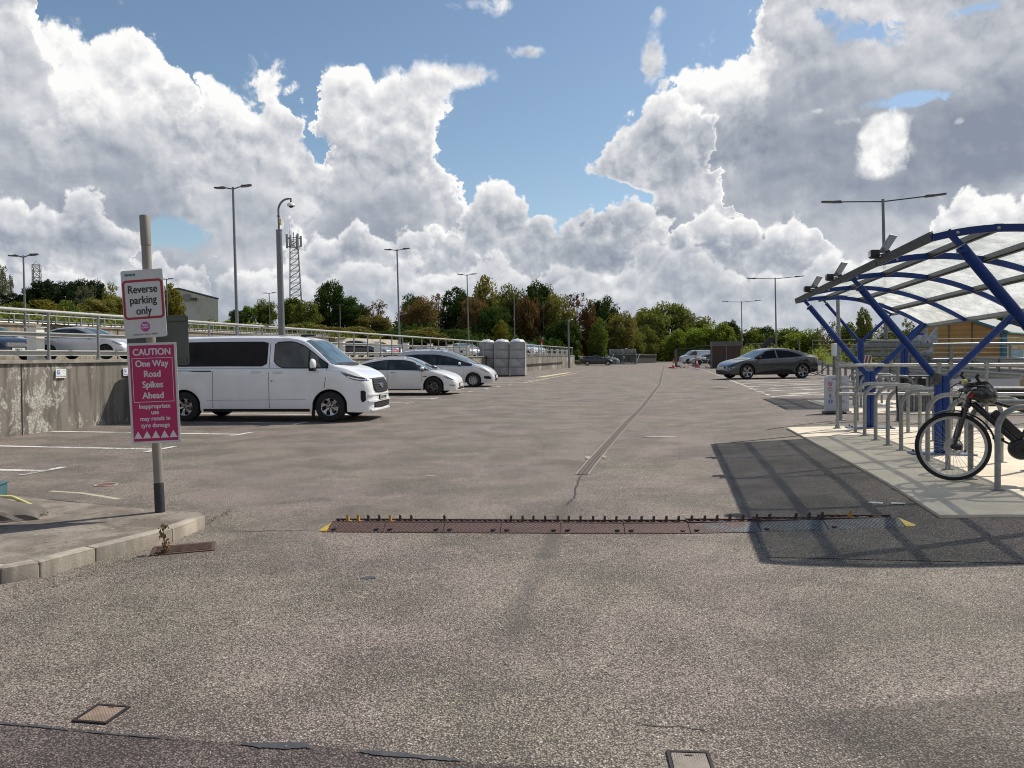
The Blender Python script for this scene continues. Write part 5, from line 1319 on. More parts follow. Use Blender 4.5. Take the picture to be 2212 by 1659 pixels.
# charging point with its hanging cable
pc = P(1802, 775, 38.6); gzc = gz(pc.x, pc.y)
ch = empty('charging_point', (pc.x, pc.y, gzc), R(-150), 'white charge point with yellow panel on a post behind the dark grey car', 'charger')
bm = bmesh.new(); box(bm, (0, 0, .55), (.12, .12, 1.1)); obj('post', bm, M_GALVM, ch)
bm = bmesh.new(); box(bm, (0, 0, 1.42), (.24, .16, .62), bev=.02); obj('casing', bm, M_SIGNW, ch)
p = P(1791, 778.5, 38.2); e = empty('yellow_notice', p, R(0), 'yellow notice panel hung near the charge point', 'sign'); bm = bmesh.new(); box(bm, (0, 0, .0), (.34, .02, .40)); obj('panel', bm, simple('notice_yellow', (.55, .62, .12), .5), e); bm = bmesh.new(); box(bm, (0, .05, -.65), (.05, .05, 1.1)); obj('stake', bm, M_GALVM, e)
bm = bmesh.new(); a = P(1803, 772, 38.5); b = P(1759, 811, 38.2); d_ = P(1729, 777, 37.2)
tube(bm, [a, a.lerp(b, .35)+Vector((0, 0, -.12)), a.lerp(b, .75)+Vector((0, 0, -.10)), b, b+Vector((-.4, -.2, .02)), b.lerp(d_, .5)+Vector((0, .1, -.25)), d_], .022, 7)
tag(obj('charging_cable', bm, M_BLACK), 'black charging cable looping from the charge point to the grey car', 'cable')

# ---------------------------------------------------------------- generic hatchback used further off
HB = dict(L=4.1, W=1.76, fo=.82, wb=2.5, R=.315, ra=.36, rimf=.64, tumble=.46,
    top=[(0, .6), (.02, .98), (.12, 1.15), (.4, 1.34), (1.0, 1.45), (1.6, 1.465), (2.1, 1.42), (2.6, 1.22), (3.0, 1.03), (3.25, .96), (3.6, .87), (3.9, .74), (4.04, .62), (4.1, .45)],
    belt=[(0, .96), (1.5, .93), (2.9, .90), (3.3, .86), (3.7, .75), (4.1, .42)],
    plan=[(0, .80), (.04, .87), (.15, .93), (.6, .985), (1.2, 1), (3.2, 1), (3.6, .96), (3.85, .88), (3.98, .79), (4.06, .68), (4.1, .55)],
    sill=[(0, .34), (.4, .26), (1, .21), (3.4, .20), (3.9, .19), (4.1, .26)])
HBT = [(-3.0, 1.12), (-2.7, 1.28), (-2.1, 1.36), (-1.7, 1.36), (-1.25, 1.28), (-.8, 1.10), (-.5, .97)]; HBB = [(-3.0, 1.05), (-2.7, .985), (-2.1, .965), (-1.7, .955), (-1.25, .945), (-.8, .935), (-.5, .93)]
def hatch(name, lab, pm, loc, rz, group=None, detail=True, cat='car', sp=None, style='multi', rim=None):
    c = Car(name, lab, cat, group, sp or HB, loc, rz, pm); c.wheels(style, rim or M_ALLOY, .19)
    glasshouse(c, HBT, HBB, pillars=[(-1.68, .07)]); c.toppatch('windscreen', -1.15, -.22, M_SCREEN, .9, .97, bow=.1); c.toppatch('rear_screen', -3.22, -2.85, M_GLASS, .8, .86)
    c.side('headlight', [(.30, .80), (.48, .74), (.66, .64)], [(.30, .74), (.48, .66), (.66, .60)], M_LAMP, off=.005)
    c.side('tail_light', [(-3.26, .98), (-3.16, 1.02), (-3.05, .98)], [(-3.26, .80), (-3.16, .78), (-3.05, .86)], M_RLAMP, off=.005)
    c.front('lower_grille', ([(-.45, .36), (0, .38), (.45, .36)], [(-.5, .25), (0, .24), (.5, .25)]), M_TRIM, .006, ny=6); c.plate(.44); c.plate(.62, front=False, m=M_PLATEY)
    c.mirror(-.66, .94, pm, (.16, .09, .12), arm=.06); c.vseam(-1.68, .3, .95, .006); c.vseam(-.5, .3, .92, .006)
    return c
# silver coupe on the deck
def onP(px, py, D): p_ = P(px, py, D); return p_
wA = P(230, 775.5, 33.2); s_, t_ = ST(wA.x, wA.y); zdk = dz(s_, t_)
CO = dict(HB); CO['top'] = [(0, .62), (.02, .98), (.10, 1.08), (.5, 1.22), (1.1, 1.39), (1.7, 1.43), (2.2, 1.37), (2.7, 1.17), (3.05, 1.0), (3.3, .935), (3.6, .86), (3.9, .74), (4.04, .62), (4.1, .45)]
PSL = paint('mid_silver_paint', (.50, .51, .53), .35, .28)
c = Car('coupe_car', 'silver two door coupe on the upper deck behind the handrail', 'car', None, CO, (wA.x, wA.y, max(zdk, wA.z-.01)), R(-3), PSL); cz = max(zdk, wA.z-.01)
c.wheels('aero', M_DARKALLOY, .2); glasshouse(c, [(-2.98, 1.0), (-2.6, 1.17), (-2.0, 1.30), (-1.5, 1.30), (-1.1, 1.20), (-.75, 1.05), (-.5, .95)], [(-2.98, .98), (-2.6, .965), (-2.0, .955), (-1.5, .95), (-1.1, .945), (-.75, .935), (-.5, .93)], pillars=[(-2.36, .05)])
c.toppatch('windscreen', -1.1, -.2, M_SCREEN, .9, .97, bow=.1); c.mirror(-.72, .93, PWP, (.17, .09, .12), arm=.06); c.vseam(-2.1, .3, .95, .007); c.vseam(-.55, .3, .93, .007)
c.side('headlight', [(.30, .79), (.48, .73), (.66, .63)], [(.30, .74), (.48, .655), (.66, .60)], M_LAMP, off=.005); c.handle(-1.95, .82, PSL, .15)
c.side('bumper_intake', [(.45, .40), (.72, .40)], [(.45, .33), (.72, .36)], M_TRIM, off=.006); c.plate(.42)
# black hatchback with chrome grille, nose in view at the left edge
wB_ = P(44, 777, 31.0); PB = paint('black_paint', (.010, .011, .016), .2, .2)
c = hatch('hatchback_car', 'black hatchback with chrome barred grille at the left edge of the deck', PB, (wB_.x-1.35, wB_.y, cz), R(-26))
c2g = c.front('chrome_grille', ([(-.42, .72), (0, .74), (.42, .72)], [(-.34, .52), (0, .50), (.34, .52)]), M_TRIM, .008)
for zz in (.54, .58, .62, .66, .70): c.bar('grille_bar', -.38, .38, zz, .014, .02, M_CHROME, c2g)
t_ = text('DK64 X', .09, M_TXT, c.e, 0, 0, 0, bold=.002, sx=.9); t_.rotation_euler = (0, 0, R(90)); t_.location = (c.endx(.24, .44)+.047, .0, .44)

# cars further along the deck
def deck_car(px, D, lab, pm, rz, **k):
    r_ = (px-CX)/FPX; X = r_*D; s_, t_ = ST(X, D); return hatch('hatchback_car', lab, pm, (X, D, dz(s_, t_)), rz, 'cars parked far along the upper deck', **k)
PR = paint('red_paint', (.33, .012, .02), .1, .25); PBR = paint('brown_grey_paint', (.055, .05, .055), .3, .3)
HB = dict(HB, near=0); SUV = dict(HB); SUV['top'] = [(a, z*1.09) for a, z in HB['top']]
deck_car(808, 74, 'dark brown hatchback in front of the cream wall, leftmost of the far row', PBR, R(-12), sp=SUV)
deck_car(832, 80, 'grey hatchback on the deck next to the dark brown car', paint('mid_grey_paint', (.16, .17, .18), .4, .3), R(-32))
deck_car(844, 84, 'first red hatchback on the deck between a grey and a white car', PR, R(-34))
deck_car(857, 88, 'white hatchback on the deck between two red cars', PW, R(-34))
deck_car(872, 92, 'second red hatchback on the deck right of the white car', PR, R(-34))
deck_car(1012, 84, 'silver hatchback on the deck seen left of the wrapped crates', PS, R(-60))
deck_car(1022, 88, 'white hatchback on the deck just left of the wrapped crates', PWP, R(-60))
deck_car(1152, 88, 'white hatchback on the deck seen right of the wrapped crates', PW, R(-50))
deck_car(1163, 91, 'pale silver hatchback on the deck by the red topped pole', PS, R(-50))

# far black saloon and the silver car behind it
gS = G(1296, 789.5)
BS = dict(SA, near=0); BS['top'] = [(0, .62), (.02, .92), (.12, .98), (.75, 1.02), (1.0, 1.10), (1.35, 1.30), (1.8, 1.41), (2.3, 1.42), (2.8, 1.30), (3.2, 1.06), (3.5, .95), (3.9, .90), (4.3, .80), (4.55, .68), (4.66, .58), (4.70, .42)]
c = Car('saloon_car', 'black saloon car parked far off beside the clear shelter', 'car', None, BS, (gS.x+1.1, gS.y+.2, gS.z), R(-4), PB); c.wheels('five', M_ALLOY, .2)
glasshouse(c, [(-2.8, 1.08), (-2.45, 1.24), (-2.0, 1.31), (-1.5, 1.31), (-1.1, 1.20), (-.8, 1.06), (-.6, .96)], [(-2.8, 1.0), (-2.45, .97), (-2.0, .96), (-1.5, .95), (-1.1, .945), (-.8, .94), (-.6, .935)], pillars=[(-1.6, .08)])
c.toppatch('windscreen', -1.2, -.35, M_SCREEN, .9, .97, bow=.1); c.side('headlight', [(.36, .72), (.72, .60)], [(.36, .62), (.72, .54)], M_LAMP, off=.005)
gT = G(1300, 787.0); hatch('hatchback_car', 'silver hatchback mostly hidden behind the far black saloon', PS, (gT.x+2.3, gT.y+2.4, gT.z), R(-8))

# vehicles behind the mesh fence on the right
D_ = 108
p = P(1492, 781, D_); VW = dict(VR, near=0)
v2 = Car('panel_van', 'white panel van parked behind the mesh fence', 'van', None, VW, (p.x+.3, D_+4, gz(p.x, D_)), R(186), paint('blue_white_paint', (.62, .65, .70), .1, .3)); v2.wheels('steel', M_DARKALLOY, .2)
v2.toppatch('windscreen', -.60, .06, M_SCREEN, .93, .97, bow=.1); v2.side('cab_window', cab_t, cab_b, M_GLASS, off=.007); v2.side('headlight', [(.27, 1.12), (.6, 1.03), (.86, .95)], [(.27, 1.1), (.5, .97), (.86, .92)], M_LAMP, off=.005)
p = P(1500, 784, 101); hatch('estate_car', 'silver grey car in front of the white panel van behind the fence', paint('steel_grey_paint', (.30, .32, .35), .4, .3), (p.x+.2, 101, gz(p.x, 101)), R(186))

# ================================================================== CYCLE SHELTERS
C1, C2 = G(2034, 981, 0, .03), G(1879, 924.5, 0, .03)
uS = Vector((C2.x-C1.x, C2.y-C1.y, 0)); LS_ = uS.length; uS.normalize(); vS = Vector((uS.y, -uS.x, 0))
ANG_S = math.atan2(vS.y, vS.x)          # local +X = across the shelter, local +Y = along it
def shelter(lab, C0, n_col, gap, zv, zr, slope, z0, floods):
    """C0: base of the nearest column (world). local x across, y along; zv vertex height, zr crest height"""
    e = empty('cycle_shelter', (C0.x, C0.y, 0), ANG_S, lab, 'cycle shelter')
    def arch(s, y): return zr-slope*y-.215*(s+.66)**2
    sL, sR = -1.21, .90
    for k in range(n_col):
        y = k*gap; dzv = -slope*.5*y
        bm = bmesh.new(); 
        for sg in (-1, 1): box(bm, (sg*.043, y, (z0+zv+dzv)/2), (.084, .088, zv+dzv-z0), bev=.012)
        co = obj('column', bm, M_BLUE, e, 40)
        bm = bmesh.new(); box(bm, (0, y, z0+.012), (.76, .26, .014), bev=.003); bp = obj('base_plate', bm, simple('pale_blue_plate', (.10, .14, .26), .5, .1, .2, 8, dirt=((.25, .23, .2), .4)), co)
        bm = bmesh.new()
        for sx_2 in (-.31, .31):
            for sy_2 in (-.09, .09): lathe(bm, [(.001, .035), (.012, .035), (.014, .012), (.024, .010), (.024, .006)], 8, 'Z', (sx_2, y+sy_2, z0+.012))
        obj('bolts', bm, M_BLACK, co)
        for s1_, r_ in ((-1.06, .047), (.86, .045)):
            zt_ = arch(s1_, y)-.06; bm = bmesh.new()
            tube(bm, [(math.copysign(.045, s1_), y, zv+dzv-.07), (math.copysign(.045, s1_)+ (s1_-math.copysign(.045, s1_))*.93, y, zv+dzv-.07+(zt_-zv-dzv+.07)*.93)], r_, 16)
            box(bm, (s1_*.985, y, zt_-.02), (.05, .03, .16), Matrix.Rotation(math.atan2(s1_, zt_-zv-dzv), 3, 'Y'))
            box(bm, (s1_*.93, y-.045, zt_-.14), (.10, .02, .03)); obj('arm', bm, M_BLUE, e, 40)
    Ltot = (n_col-1)*gap
    ribs = [i*gap/2 for i in range(2*(n_col-1)+1)]
    for y in ribs:
        bm = bmesh.new(); prev = None; n_ = 22
        for i in range(n_+1):
            s_ = sL+(sR-sL)*i/n_; z = arch(s_, y); c_ = [bm.verts.new((s_, y+dy, z+dz_)) for dy, dz_ in ((-.022, -.075), (.022, -.075), (.022, -.012), (-.022, -.012))]
            if prev:
                for k in range(4): bm.faces.new((prev[k], prev[(k+1) % 4], c_[(k+1) % 4], c_[k]))
            else: bm.faces.new(c_)
            prev = c_
        bm.faces.new(prev[::-1]); rb = obj('rib', bm, M_BLUE, e, 40)
        bm = bmesh.new()
        for s_ in (-1.02, -.70, -.16, .36): lathe(bm, [(.001, -.030), (.014, -.028), (.016, -.022)], 10, 'Y', (s_, y, arch(s_, y)-.045))
        obj('bolts', bm, M_GALV, rb)
    for s_, w_, h_ in ((sL, .03, .085), (-.68, .065, .05), (-.14, .065, .05), (.38, .065, .05), (sR, .04, .075)):
        bm = bmesh.new()
        for a, b in zip(ribs, ribs[1:]):
            za, zb_ = arch(s_, a), arch(s_, b); rot = Matrix.Rotation(-slope, 3, 'X') @ Matrix.Rotation(math.atan(.43*(s_+.66)), 3, 'Y')
            box(bm, (s_, (a+b)/2, (za+zb_)/2-.028), (w_, b-a-.03, h_), rot); 
            if abs(s_) < .8: box(bm, (s_, (a+b)/2, (za+zb_)/2-.058), (w_*.35, b-a-.03, .016), rot)
        obj('purlin', bm, simple('slate_paint', (.035, .048, .056), .4, .2, .15, 8), e)
    for i in range(len(ribs)-1):
        bm = bmesh.new(); ya, yb = ribs[i]+(-.03 if i == 0 else .002), ribs[i+1]+(.03 if i == len(ribs)-2 else -.002); n_ = 24; Vv = []
        for k in range(n_+1):
            s_ = sL-.03+(sR-sL+.07)*k/n_; Vv.append([bm.verts.new((s_, ya+(yb-ya)*j/6, arch(s_, ya+(yb-ya)*j/6)+.004+.003*math.sin(s_*17+j*2+i))) for j in range(7)])
        for k in range(n_):
            for j in range(6): bm.faces.new((Vv[k][j], Vv[k+1][j], Vv[k+1][j+1], Vv[k][j+1]))
        o = obj('roof_panel', bm, M_POLY, e, norm=False)
        for p_ in o.data.polygons: p_.use_smooth = True
    return e, arch
zc0 = C1-uS*LS_
e1, arch1 = shelter('blue framed cycle shelter with curved clear roof and Y columns, nearest on the right', zc0, 3, LS_, 1.225, 2.60, .0165, gz(C1.x, C1.y)+.03, 3)
E0 = P(1953, 728, 19.3); shelter2, arch2 = shelter('second blue Y column cycle shelter standing behind the first one', Vector((E0.x, E0.y, 0)), 2, 4.3, 1.87, 3.16, .0, .17, 0)
# flood lamps with little solar panels along the roof edge
for k, (yy, lab) in enumerate(((.45*LS_, 'solar flood lamp on the roof edge nearest the camera, largest of the three'), (LS_*1.09, 'solar flood lamp on the roof edge, middle one of the three'), (LS_*1.56, 'solar flood lamp farthest along the roof edge, smallest of the three'))):
    loc = e1.matrix_basis @ Vector((-1.21, yy, arch1(-1.21, yy)-.02))
    f = empty('solar_lamp', loc, ANG_S, lab, 'lamp', 'solar lamps on the shelter roof edge'); f.scale = (.8, .8, .8)
    bm = bmesh.new(); box(bm, (-.07, 0, .02), (.14, .10, .012)); box(bm, (-.10, 0, .075), (.11, .15, .10), bev=.012); obj('lamp_body', bm, M_BLACK, f, 40)
    bm = bmesh.new(); box(bm, (-.157, 0, .075), (.006, .12, .075)); obj('lens', bm, M_LAMPD, f)
    bm = bmesh.new(); box(bm, (.02, 0, .06), (.16, .03, .02)); box(bm, (.07, 0, .085), (.05, .09, .06), Matrix.Rotation(R(-20), 3, 'Y'), bev=.006); obj('bracket', bm, M_BLACK, f)
    rot = Matrix.Rotation(R(-38), 3, 'Z') @ Matrix.Rotation(R(-56), 3, 'Y')
    bm = bmesh.new(); box(bm, (.07, 0, .20), (.27, .22, .014), rot, bev=.003); pn = obj('solar_panel', bm, M_GALV, f)
    bm = bmesh.new(); box(bm, Vector((.07, 0, .20))+rot @ Vector((0, 0, .008)), (.24, .19, .004), rot); box(bm, Vector((.07, 0, .20))-rot @ Vector((0, 0, .008)), (.24, .19, .004), rot); obj('cells', bm, simple('solar_cell', (.26, .30, .36), .12, .1, .2, 20), pn)

# tall pole behind the shelter front
p = G(1816, 908, 0); tp_ = P(1809.7, 646, p.y)
pl_ = empty('tube_post', p, 0, 'tall plain galvanised tube post beside the end of the handrails', 'post'); 
bm = bmesh.new(); tube(bm, [(0, 0, 0), (tp_.x-p.x, 0, tp_.z-p.z)], .034, 12); obj('tube', bm, M_GALVM, pl_, 50)
bm = bmesh.new(); box(bm, (0, 0, .006), (.16, .16, .012)); obj('foot', bm, M_GALVM, pl_)

# Sheffield cycle stands
HP = None
lab9 = ['farthest stand of the front row, beside the far blue column', 'second farthest stand of the front row by the far column', 'third stand from the far end of the front row', 'cycle stand with a black cable lock hanging from its top', 'cycle stand just left of the near blue column',
        'cycle stand seen through the left of the bicycle wheel', 'cycle stand seen through the middle of the bicycle wheel', 'cycle stand seen through the right of the bicycle wheel', 'nearest cycle stand, in front of the bicycle frame']
def stand(loc, lab, grp, W_=.80, H_=.80):
    global HP
    if HP is None:
        r_ = .22; pts = [(0, 0, 0), (0, 0, H_-r_)]+[(r_-r_*math.cos(R(a)), 0, H_-r_+r_*math.sin(R(a))) for a in range(10, 91, 10)]+[(W_-r_+r_*math.sin(R(a)), 0, H_-r_+r_*math.cos(R(a))) for a in range(0, 91, 10)]+[(W_, 0, 0)]
        bm = bmesh.new(); tube(bm, pts, .027, 14); a_ = obj('hoop', bm, M_GALVM, None, 60)
        
        for fx in (0, W_): bm = bmesh.new(); box(bm, (fx, 0, .004), (.12, .05, .008)); b_ = obj('foot_plate', bm, M_GALVM, a_)
        HP = a_; o = a_
    else: o = copy_tree(HP)
    o.name = 'cycle_stand'; o.location = loc; o.rotation_euler = (0, 0, ANG_S); tag(o, lab, 'cycle stand', grp); return o
SP = [(1847.7, 933.8), (1867.7, 941.3), (1891.5, 950.8), (1917.7, 961.8), (1946.5, 972.5), (2004, 996), (2047.7, 1013.8), (2096.5, 1035), (2155, 1058.8)]
for q, l in zip(SP, lab9): s_ = stand(G(*q, 0, .03), 'galvanised '+l, 'cycle stands in the front row')
HP.children[0].name = 'foot_plate'
for (px, D), l in zip(((1832, 19.6), (1844, 18.9), (1859.5, 18.2), (1889, 16.9)), ('farthest stand of the back row, beside the site notice', 'back row stand second from the site notice', 'back row stand behind the far blue column', 'back row stand just left of the litter bin')):
    X = (px-CX)/FPX*D; stand((X, D, gz(X, D)), 'galvanised '+l, 'cycle stands in the back row')
# cable lock on the fourth stand
loc = G(1917.7, 961.8, 0, .03); 
bm = bmesh.new(); a = Vector((loc.x, loc.y, loc.z))+vS*.10; z_ = loc.z+.80
pts = [a+vS*.02+Vector((0, 0, z_-loc.z-.02)), a+Vector((0, -.03, z_-loc.z+.03)), a+Vector((-.0, -.045, z_-loc.z-.1)), a+Vector((0.02, -.04, .50)), a+vS*.02+Vector((0, -.04, .33))]
tube(bm, pts, .012, 8); lk = obj('cable', bm, M_BLACK); lk.name = 'cable_lock'; tag(lk, 'black cable lock with cream key barrel hung on a cycle stand', 'lock')
bm = bmesh.new(); b_ = pts[-1]; tube(bm, [b_, b_+vS*.10+Vector((0, 0, .03))], .016, 8); ob_ = obj('barrel', bm, simple('cream_plastic', (.55, .42, .22), .5), lk)

# handrail cages round the stands
def cage(name, lab, base, L_, posts, hs=(1.09, .60)):
    e = empty('guard_rail', base, ANG_S, lab, 'guard rail')
    for h in hs:
        bm = bmesh.new(); tube(bm, [(0, 0, h), (L_, 0, h)], .026, 12); obj('rail', bm, M_GALV, e, 50)
    for x in posts:
        bm = bmesh.new(); tube(bm, [(x, 0, 0), (x, 0, hs[0])], .026, 12)
        for h in hs: lathe(bm, [(.036, h-.05), (.036, h+.045)], 12, 'Z', (x, 0, 0))
        lathe(bm, [(.07, 0), (.07, .008), (.04, .01), (.036, .06)], 12, 'Z', (x, 0, 0)); obj('post', bm, M_GALVM, e, 50)
    return e
cage('a', 'front galvanised guard rail across the far end of the front stands', G(1809, 925, 0, .03), 4.6, (0, 1.62, 1.80, 2.35, 4.5))
cage('b', 'rear galvanised guard rail just behind the front one', G(1814, 909), 5.4, (.32, 1.05, 1.75, 3.4, 5.2), (1.07, .64))

# pavement notice board
p = G(1809, 893.5); nb = empty('notice_board', p, R(-4), 'white rounded site notice board with red and blue circles beside the rails', 'notice board')
bm = bmesh.new(); W_, H_ = .50, .83; pts = [(-W_/2, 0, .04), (W_/2, 0, .04)]+[(W_/2-.08+.08*math.cos(R(a)), 0, H_-.08+.08*math.sin(R(a))) for a in range(0, 91, 15)]+[(-W_/2+.08-.08*math.sin(R(a)), 0, H_-.08+.08*math.cos(R(a))) for a in range(0, 91, 15)]
poly(bm, pts, (0, .10, 0)); obj('panel', bm, simple('notice_pale', (.50, .51, .55), .4, 0, .05, 4), nb)
bm = bmesh.new(); box(bm, (0, .05, .03), (.54, .34, .06), bev=.02); obj('base', bm, M_DGREY, nb, 40)
text('SITE RULES', .045, M_TXTG, nb, 0, -.004, .75, bold=.001)
def ringp(x, z, r0, r1, m, y=-.003):
    bm = bmesh.new(); n_ = 24; A = [bm.verts.new((x+r1*math.cos(2*math.pi*k/n_), y, z+r1*math.sin(2*math.pi*k/n_))) for k in range(n_)]
    if r0 > 0:
        B = [bm.verts.new((x+r0*math.cos(2*math.pi*k/n_), y, z+r0*math.sin(2*math.pi*k/n_))) for k in range(n_)]
        for k in range(n_): bm.faces.new((A[k], A[(k+1) % n_], B[(k+1) % n_], B[k]))
    else: bm.faces.new(A)
    return obj('symbol', bm, m, nb)
M_RING = simple('ring_red', (.45, .02, .04), .5)
ringp(-.155, .65, .036, .047, M_RING); ringp(-.155, .53, .036, .047, M_RING); ringp(-.145, .265, 0, .045, M_PBLUE)
bm = bmesh.new(); poly(bm, [(-.19, -.0035, .675), (-.18, -.0035, .685), (-.12, -.0035, .625), (-.13, -.0035, .615)]); poly(bm, [(-.185, -.003, .645), (-.125, -.003, .645), (-.125, -.003, .653), (-.185, -.003, .653)]); obj('symbol', bm, M_RING, nb)
text('8', .045, M_TXTG, nb, -.155, -.004, .53)
bm = bmesh.new(); 
for q in ([(-.150, .300), (-.138, .300), (-.138, .289), (-.150, .289)], [(-.155, .286), (-.135, .286), (-.128, .262), (-.132, .26), (-.14, .272), (-.14, .258), (-.125, .232), (-.133, .23), (-.146, .252), (-.158, .23), (-.165, .233), (-.152, .26), (-.152, .272), (-.164, .262)]): poly(bm, [(x, -.0045, z) for x, z in q])
obj('pedestrian', bm, M_SIGNW, nb)
bm = bmesh.new(); box(bm, (-.15, -.002, .39), (.04, .003, .09)); obj('symbol', bm, M_TXTG, nb)
bm = bmesh.new()
for z, w_ in ((.66, .17), (.635, .2), (.61, .13), (.54, .17), (.52, .05), (.50, .05), (.40, .2), (.285, .17), (.262, .15), (.24, .2)): box(bm, (.10+(w_-.2)/2, -.001, z), (w_, .002, .009))
obj('text_lines', bm, M_TXTG, nb)

# litter bin
p = G(1977, 890); lb = empty('litter_bin', p, R(8), 'grey slatted litter bin with dark roof behind the guard rails', 'litter bin')
bm = bmesh.new()
for k in range(9):
    box(bm, (-.24+.06*k, -.20, .26), (.048, .02, .46)); box(bm, (-.24+.06*k, .20, .26), (.048, .02, .46))
for k in range(6):
    box(bm, (-.265, -.15+.06*k, .26), (.02, .048, .46)); box(bm, (.265, -.15+.06*k, .26), (.02, .048, .46))
box(bm, (0, 0, .26), (.50, .37, .44)); box(bm, (0, 0, .02), (.5, .36, .03)); obj('slatted_body', bm, simple('bin_grey', (.13, .125, .12), .7, 0, .2, 9), lb)
bm = bmesh.new(); 
for sx_2 in (-.24, .24):
    for sy_2 in (-.17, .17): box(bm, (sx_2, sy_2, .63), (.05, .05, .28))
box(bm, (0, -.185, .53), (.46, .03, .05)); box(bm, (-.12, -.185, .66), (.07, .02, .22)); obj('frame', bm, simple('bin_grey', (.1, .1, .1)), lb)
bm = bmesh.new(); box(bm, (0, .05, .64), (.42, .22, .2)); obj('liner', bm, M_BLACK, lb)
bm = bmesh.new(); box(bm, (0, 0, .795), (.60, .47, .03), bev=.01); obj('roof', bm, M_BLACK, lb)

# ================================================================== BICYCLE
bc = G(2058, 1038.5, 0, .03); eB = Vector((math.cos(R(-19)), math.sin(R(-19)), 0))
bk = empty('bicycle', bc, R(-19), 'black electric bicycle leaning by the stands with a helmet hung on its bars', 'bicycle')
def bl(px, py):
    d_ = ray(px, py); nrm = Vector((-eB.y, eB.x, 0)); o_ = Vector((0, 0, CAMZ)); k_ = (bc-o_).dot(nrm)/d_.dot(nrm); w_ = o_+d_*k_-bc
    return w_.dot(eB), w_.z
M_BIKE = simple('bike_black', (.010, .010, .012), .28, .2, .2, 8, coat=.4); M_SPOKE = simple('spoke_steel', (.5, .5, .5), .3, .9)
def bwheel(xc, Rw=.352):
    w_ = bpy.data.objects.new('wheel', None); col.objects.link(w_); w_.parent = bk; w_.location = (xc, 0, Rw)
    bm = bmesh.new(); n_ = 64; prof = [(Rw-.022+.021*math.cos(a), .021*math.sin(a)) for a in [2*math.pi*k/12 for k in range(12)]]; lathe(bm, prof+[prof[0]], n_, 'Y'); obj('tyre', bm, M_RUBBER, w_, 60)
    bm = bmesh.new(); prof = [(Rw-.040, -.012), (Rw-.040, .012), (Rw-.062, .010), (Rw-.066, 0), (Rw-.062, -.010), (Rw-.040, -.012)]; lathe(bm, prof, n_, 'Y'); obj('rim', bm, simple('bike_rim', (.45, .45, .44), .35, .6), w_, 60)
    bm = bmesh.new()
    for k in range(32):
        a = 2*math.pi*k/32; b_ = a+(.42 if k % 4 < 2 else -.42); sy = .022 if k % 2 else -.022
        tube(bm, [(.024*math.cos(b_), sy, .024*math.sin(b_)), ((Rw-.06)*math.cos(a), 0, (Rw-.06)*math.sin(a))], .0016, 4, cap=False)
    obj('spokes', bm, M_SPOKE, w_)
    bm = bmesh.new(); lathe(bm, [(.008, -.055), (.026, -.03), (.018, -.02), (.018, .02), (.026, .03), (.008, .055)], 16, 'Y'); obj('hub', bm, M_BLACK, w_)
    bm = bmesh.new(); n_ = 30
    for k in range(n_): 
        a0, a1 = 2*math.pi*k/n_, 2*math.pi*(k+.72)/n_; poly(bm, [(r_*math.cos(a), -.034, r_*math.sin(a)) for r_, a in ((.055, a0), (.088, a0+.1), (.088, a1+.1), (.055, a1))])
    lathe(bm, [(.076, -.034), (.090, -.034), (.090, -.036), (.076, -.036), (.076, -.034)], 30, 'Y'); lathe(bm, [(.03, -.034), (.056, -.034), (.056, -.036), (.03, -.036), (.03, -.034)], 20, 'Y'); obj('brake_disc', bm, simple('disc_steel', (.45, .44, .42), .35, .8), w_)
    return w_
bwheel(0); bwheel(1.10)
hx_, hz_ = 0, .352
cr0 = bl(2086, 882); hd0 = bl(2092, 868); st0 = bl(2087, 838)
bm = bmesh.new()
for sy in (-.055, .055): tube(bm, [(0, sy, .352), (.045, sy, .50), (cr0[0]-.01, sy, cr0[1]-.02), (cr0[0], sy*.8, cr0[1]+.03)], .02, 10, rads=[.013, .021, .019, .02])
box(bm, (cr0[0]+.004, 0, cr0[1]+.03), (.05, .13, .05), bev=.01); tube(bm, [(cr0[0]+.004, 0, cr0[1]+.03), (hd0[0]-.0, 0, hd0[1]+.02), (st0[0]+.02, 0, st0[1])], .019, 10); box(bm, (.035, -.058, .352), (.07, .03, .055), bev=.01); obj('fork', bm, M_BIKE, bk, 40)
dt0, dt1 = bl(2103, 868), bl(2200, 958); tt1 = bl(2212, 888)
bm = bmesh.new(); tube(bm, [(hd0[0]+.015, 0, hd0[1]-.03), (dt0[0], 0, dt0[1]-.02), (dt1[0], 0, dt1[1])], .031, 12, rads=[.02, .033, .034]); tube(bm, [(hd0[0]+.01, 0, hd0[1]+.07), (tt1[0], 0, tt1[1]), (tt1[0]+.12, 0, tt1[1]-.06)], .019, 10)
tube(bm, [(tt1[0]+.12, 0, tt1[1]+.10), (dt1[0]-.01, 0, dt1[1]-.05)], .018, 10); 
for sy in (-.06, .06): tube(bm, [(dt1[0], sy*.5, dt1[1]-.02), (1.10, sy, .352)], .011, 8); tube(bm, [(tt1[0]+.12, sy*.3, tt1[1]-.02), (1.10, sy, .352)], .009, 8)
tube(bm, [(hd0[0]-.005, 0, hd0[1]-.05), (hd0[0]+.015, 0, hd0[1]+.09)], .026, 12)
tube(bm, [(tt1[0]+.12, 0, tt1[1]-.08), (tt1[0]+.09, 0, tt1[1]+.22)], .014, 8); obj('frame', bm, M_BIKE, bk, 40)
ang_ = math.atan2(dt1[1]-dt0[1], dt1[0]-dt0[0]); mid = ((dt0[0]*.35+dt1[0]*.65), (dt0[1]*.35+dt1[1]*.65))
bm = bmesh.new(); box(bm, (mid[0]+.035, 0, mid[1]+.045), (.34, .075, .085), Matrix.Rotation(-ang_, 3, 'Y'), bev=.02); obj('battery', bm, M_BLACK, bk, 40)
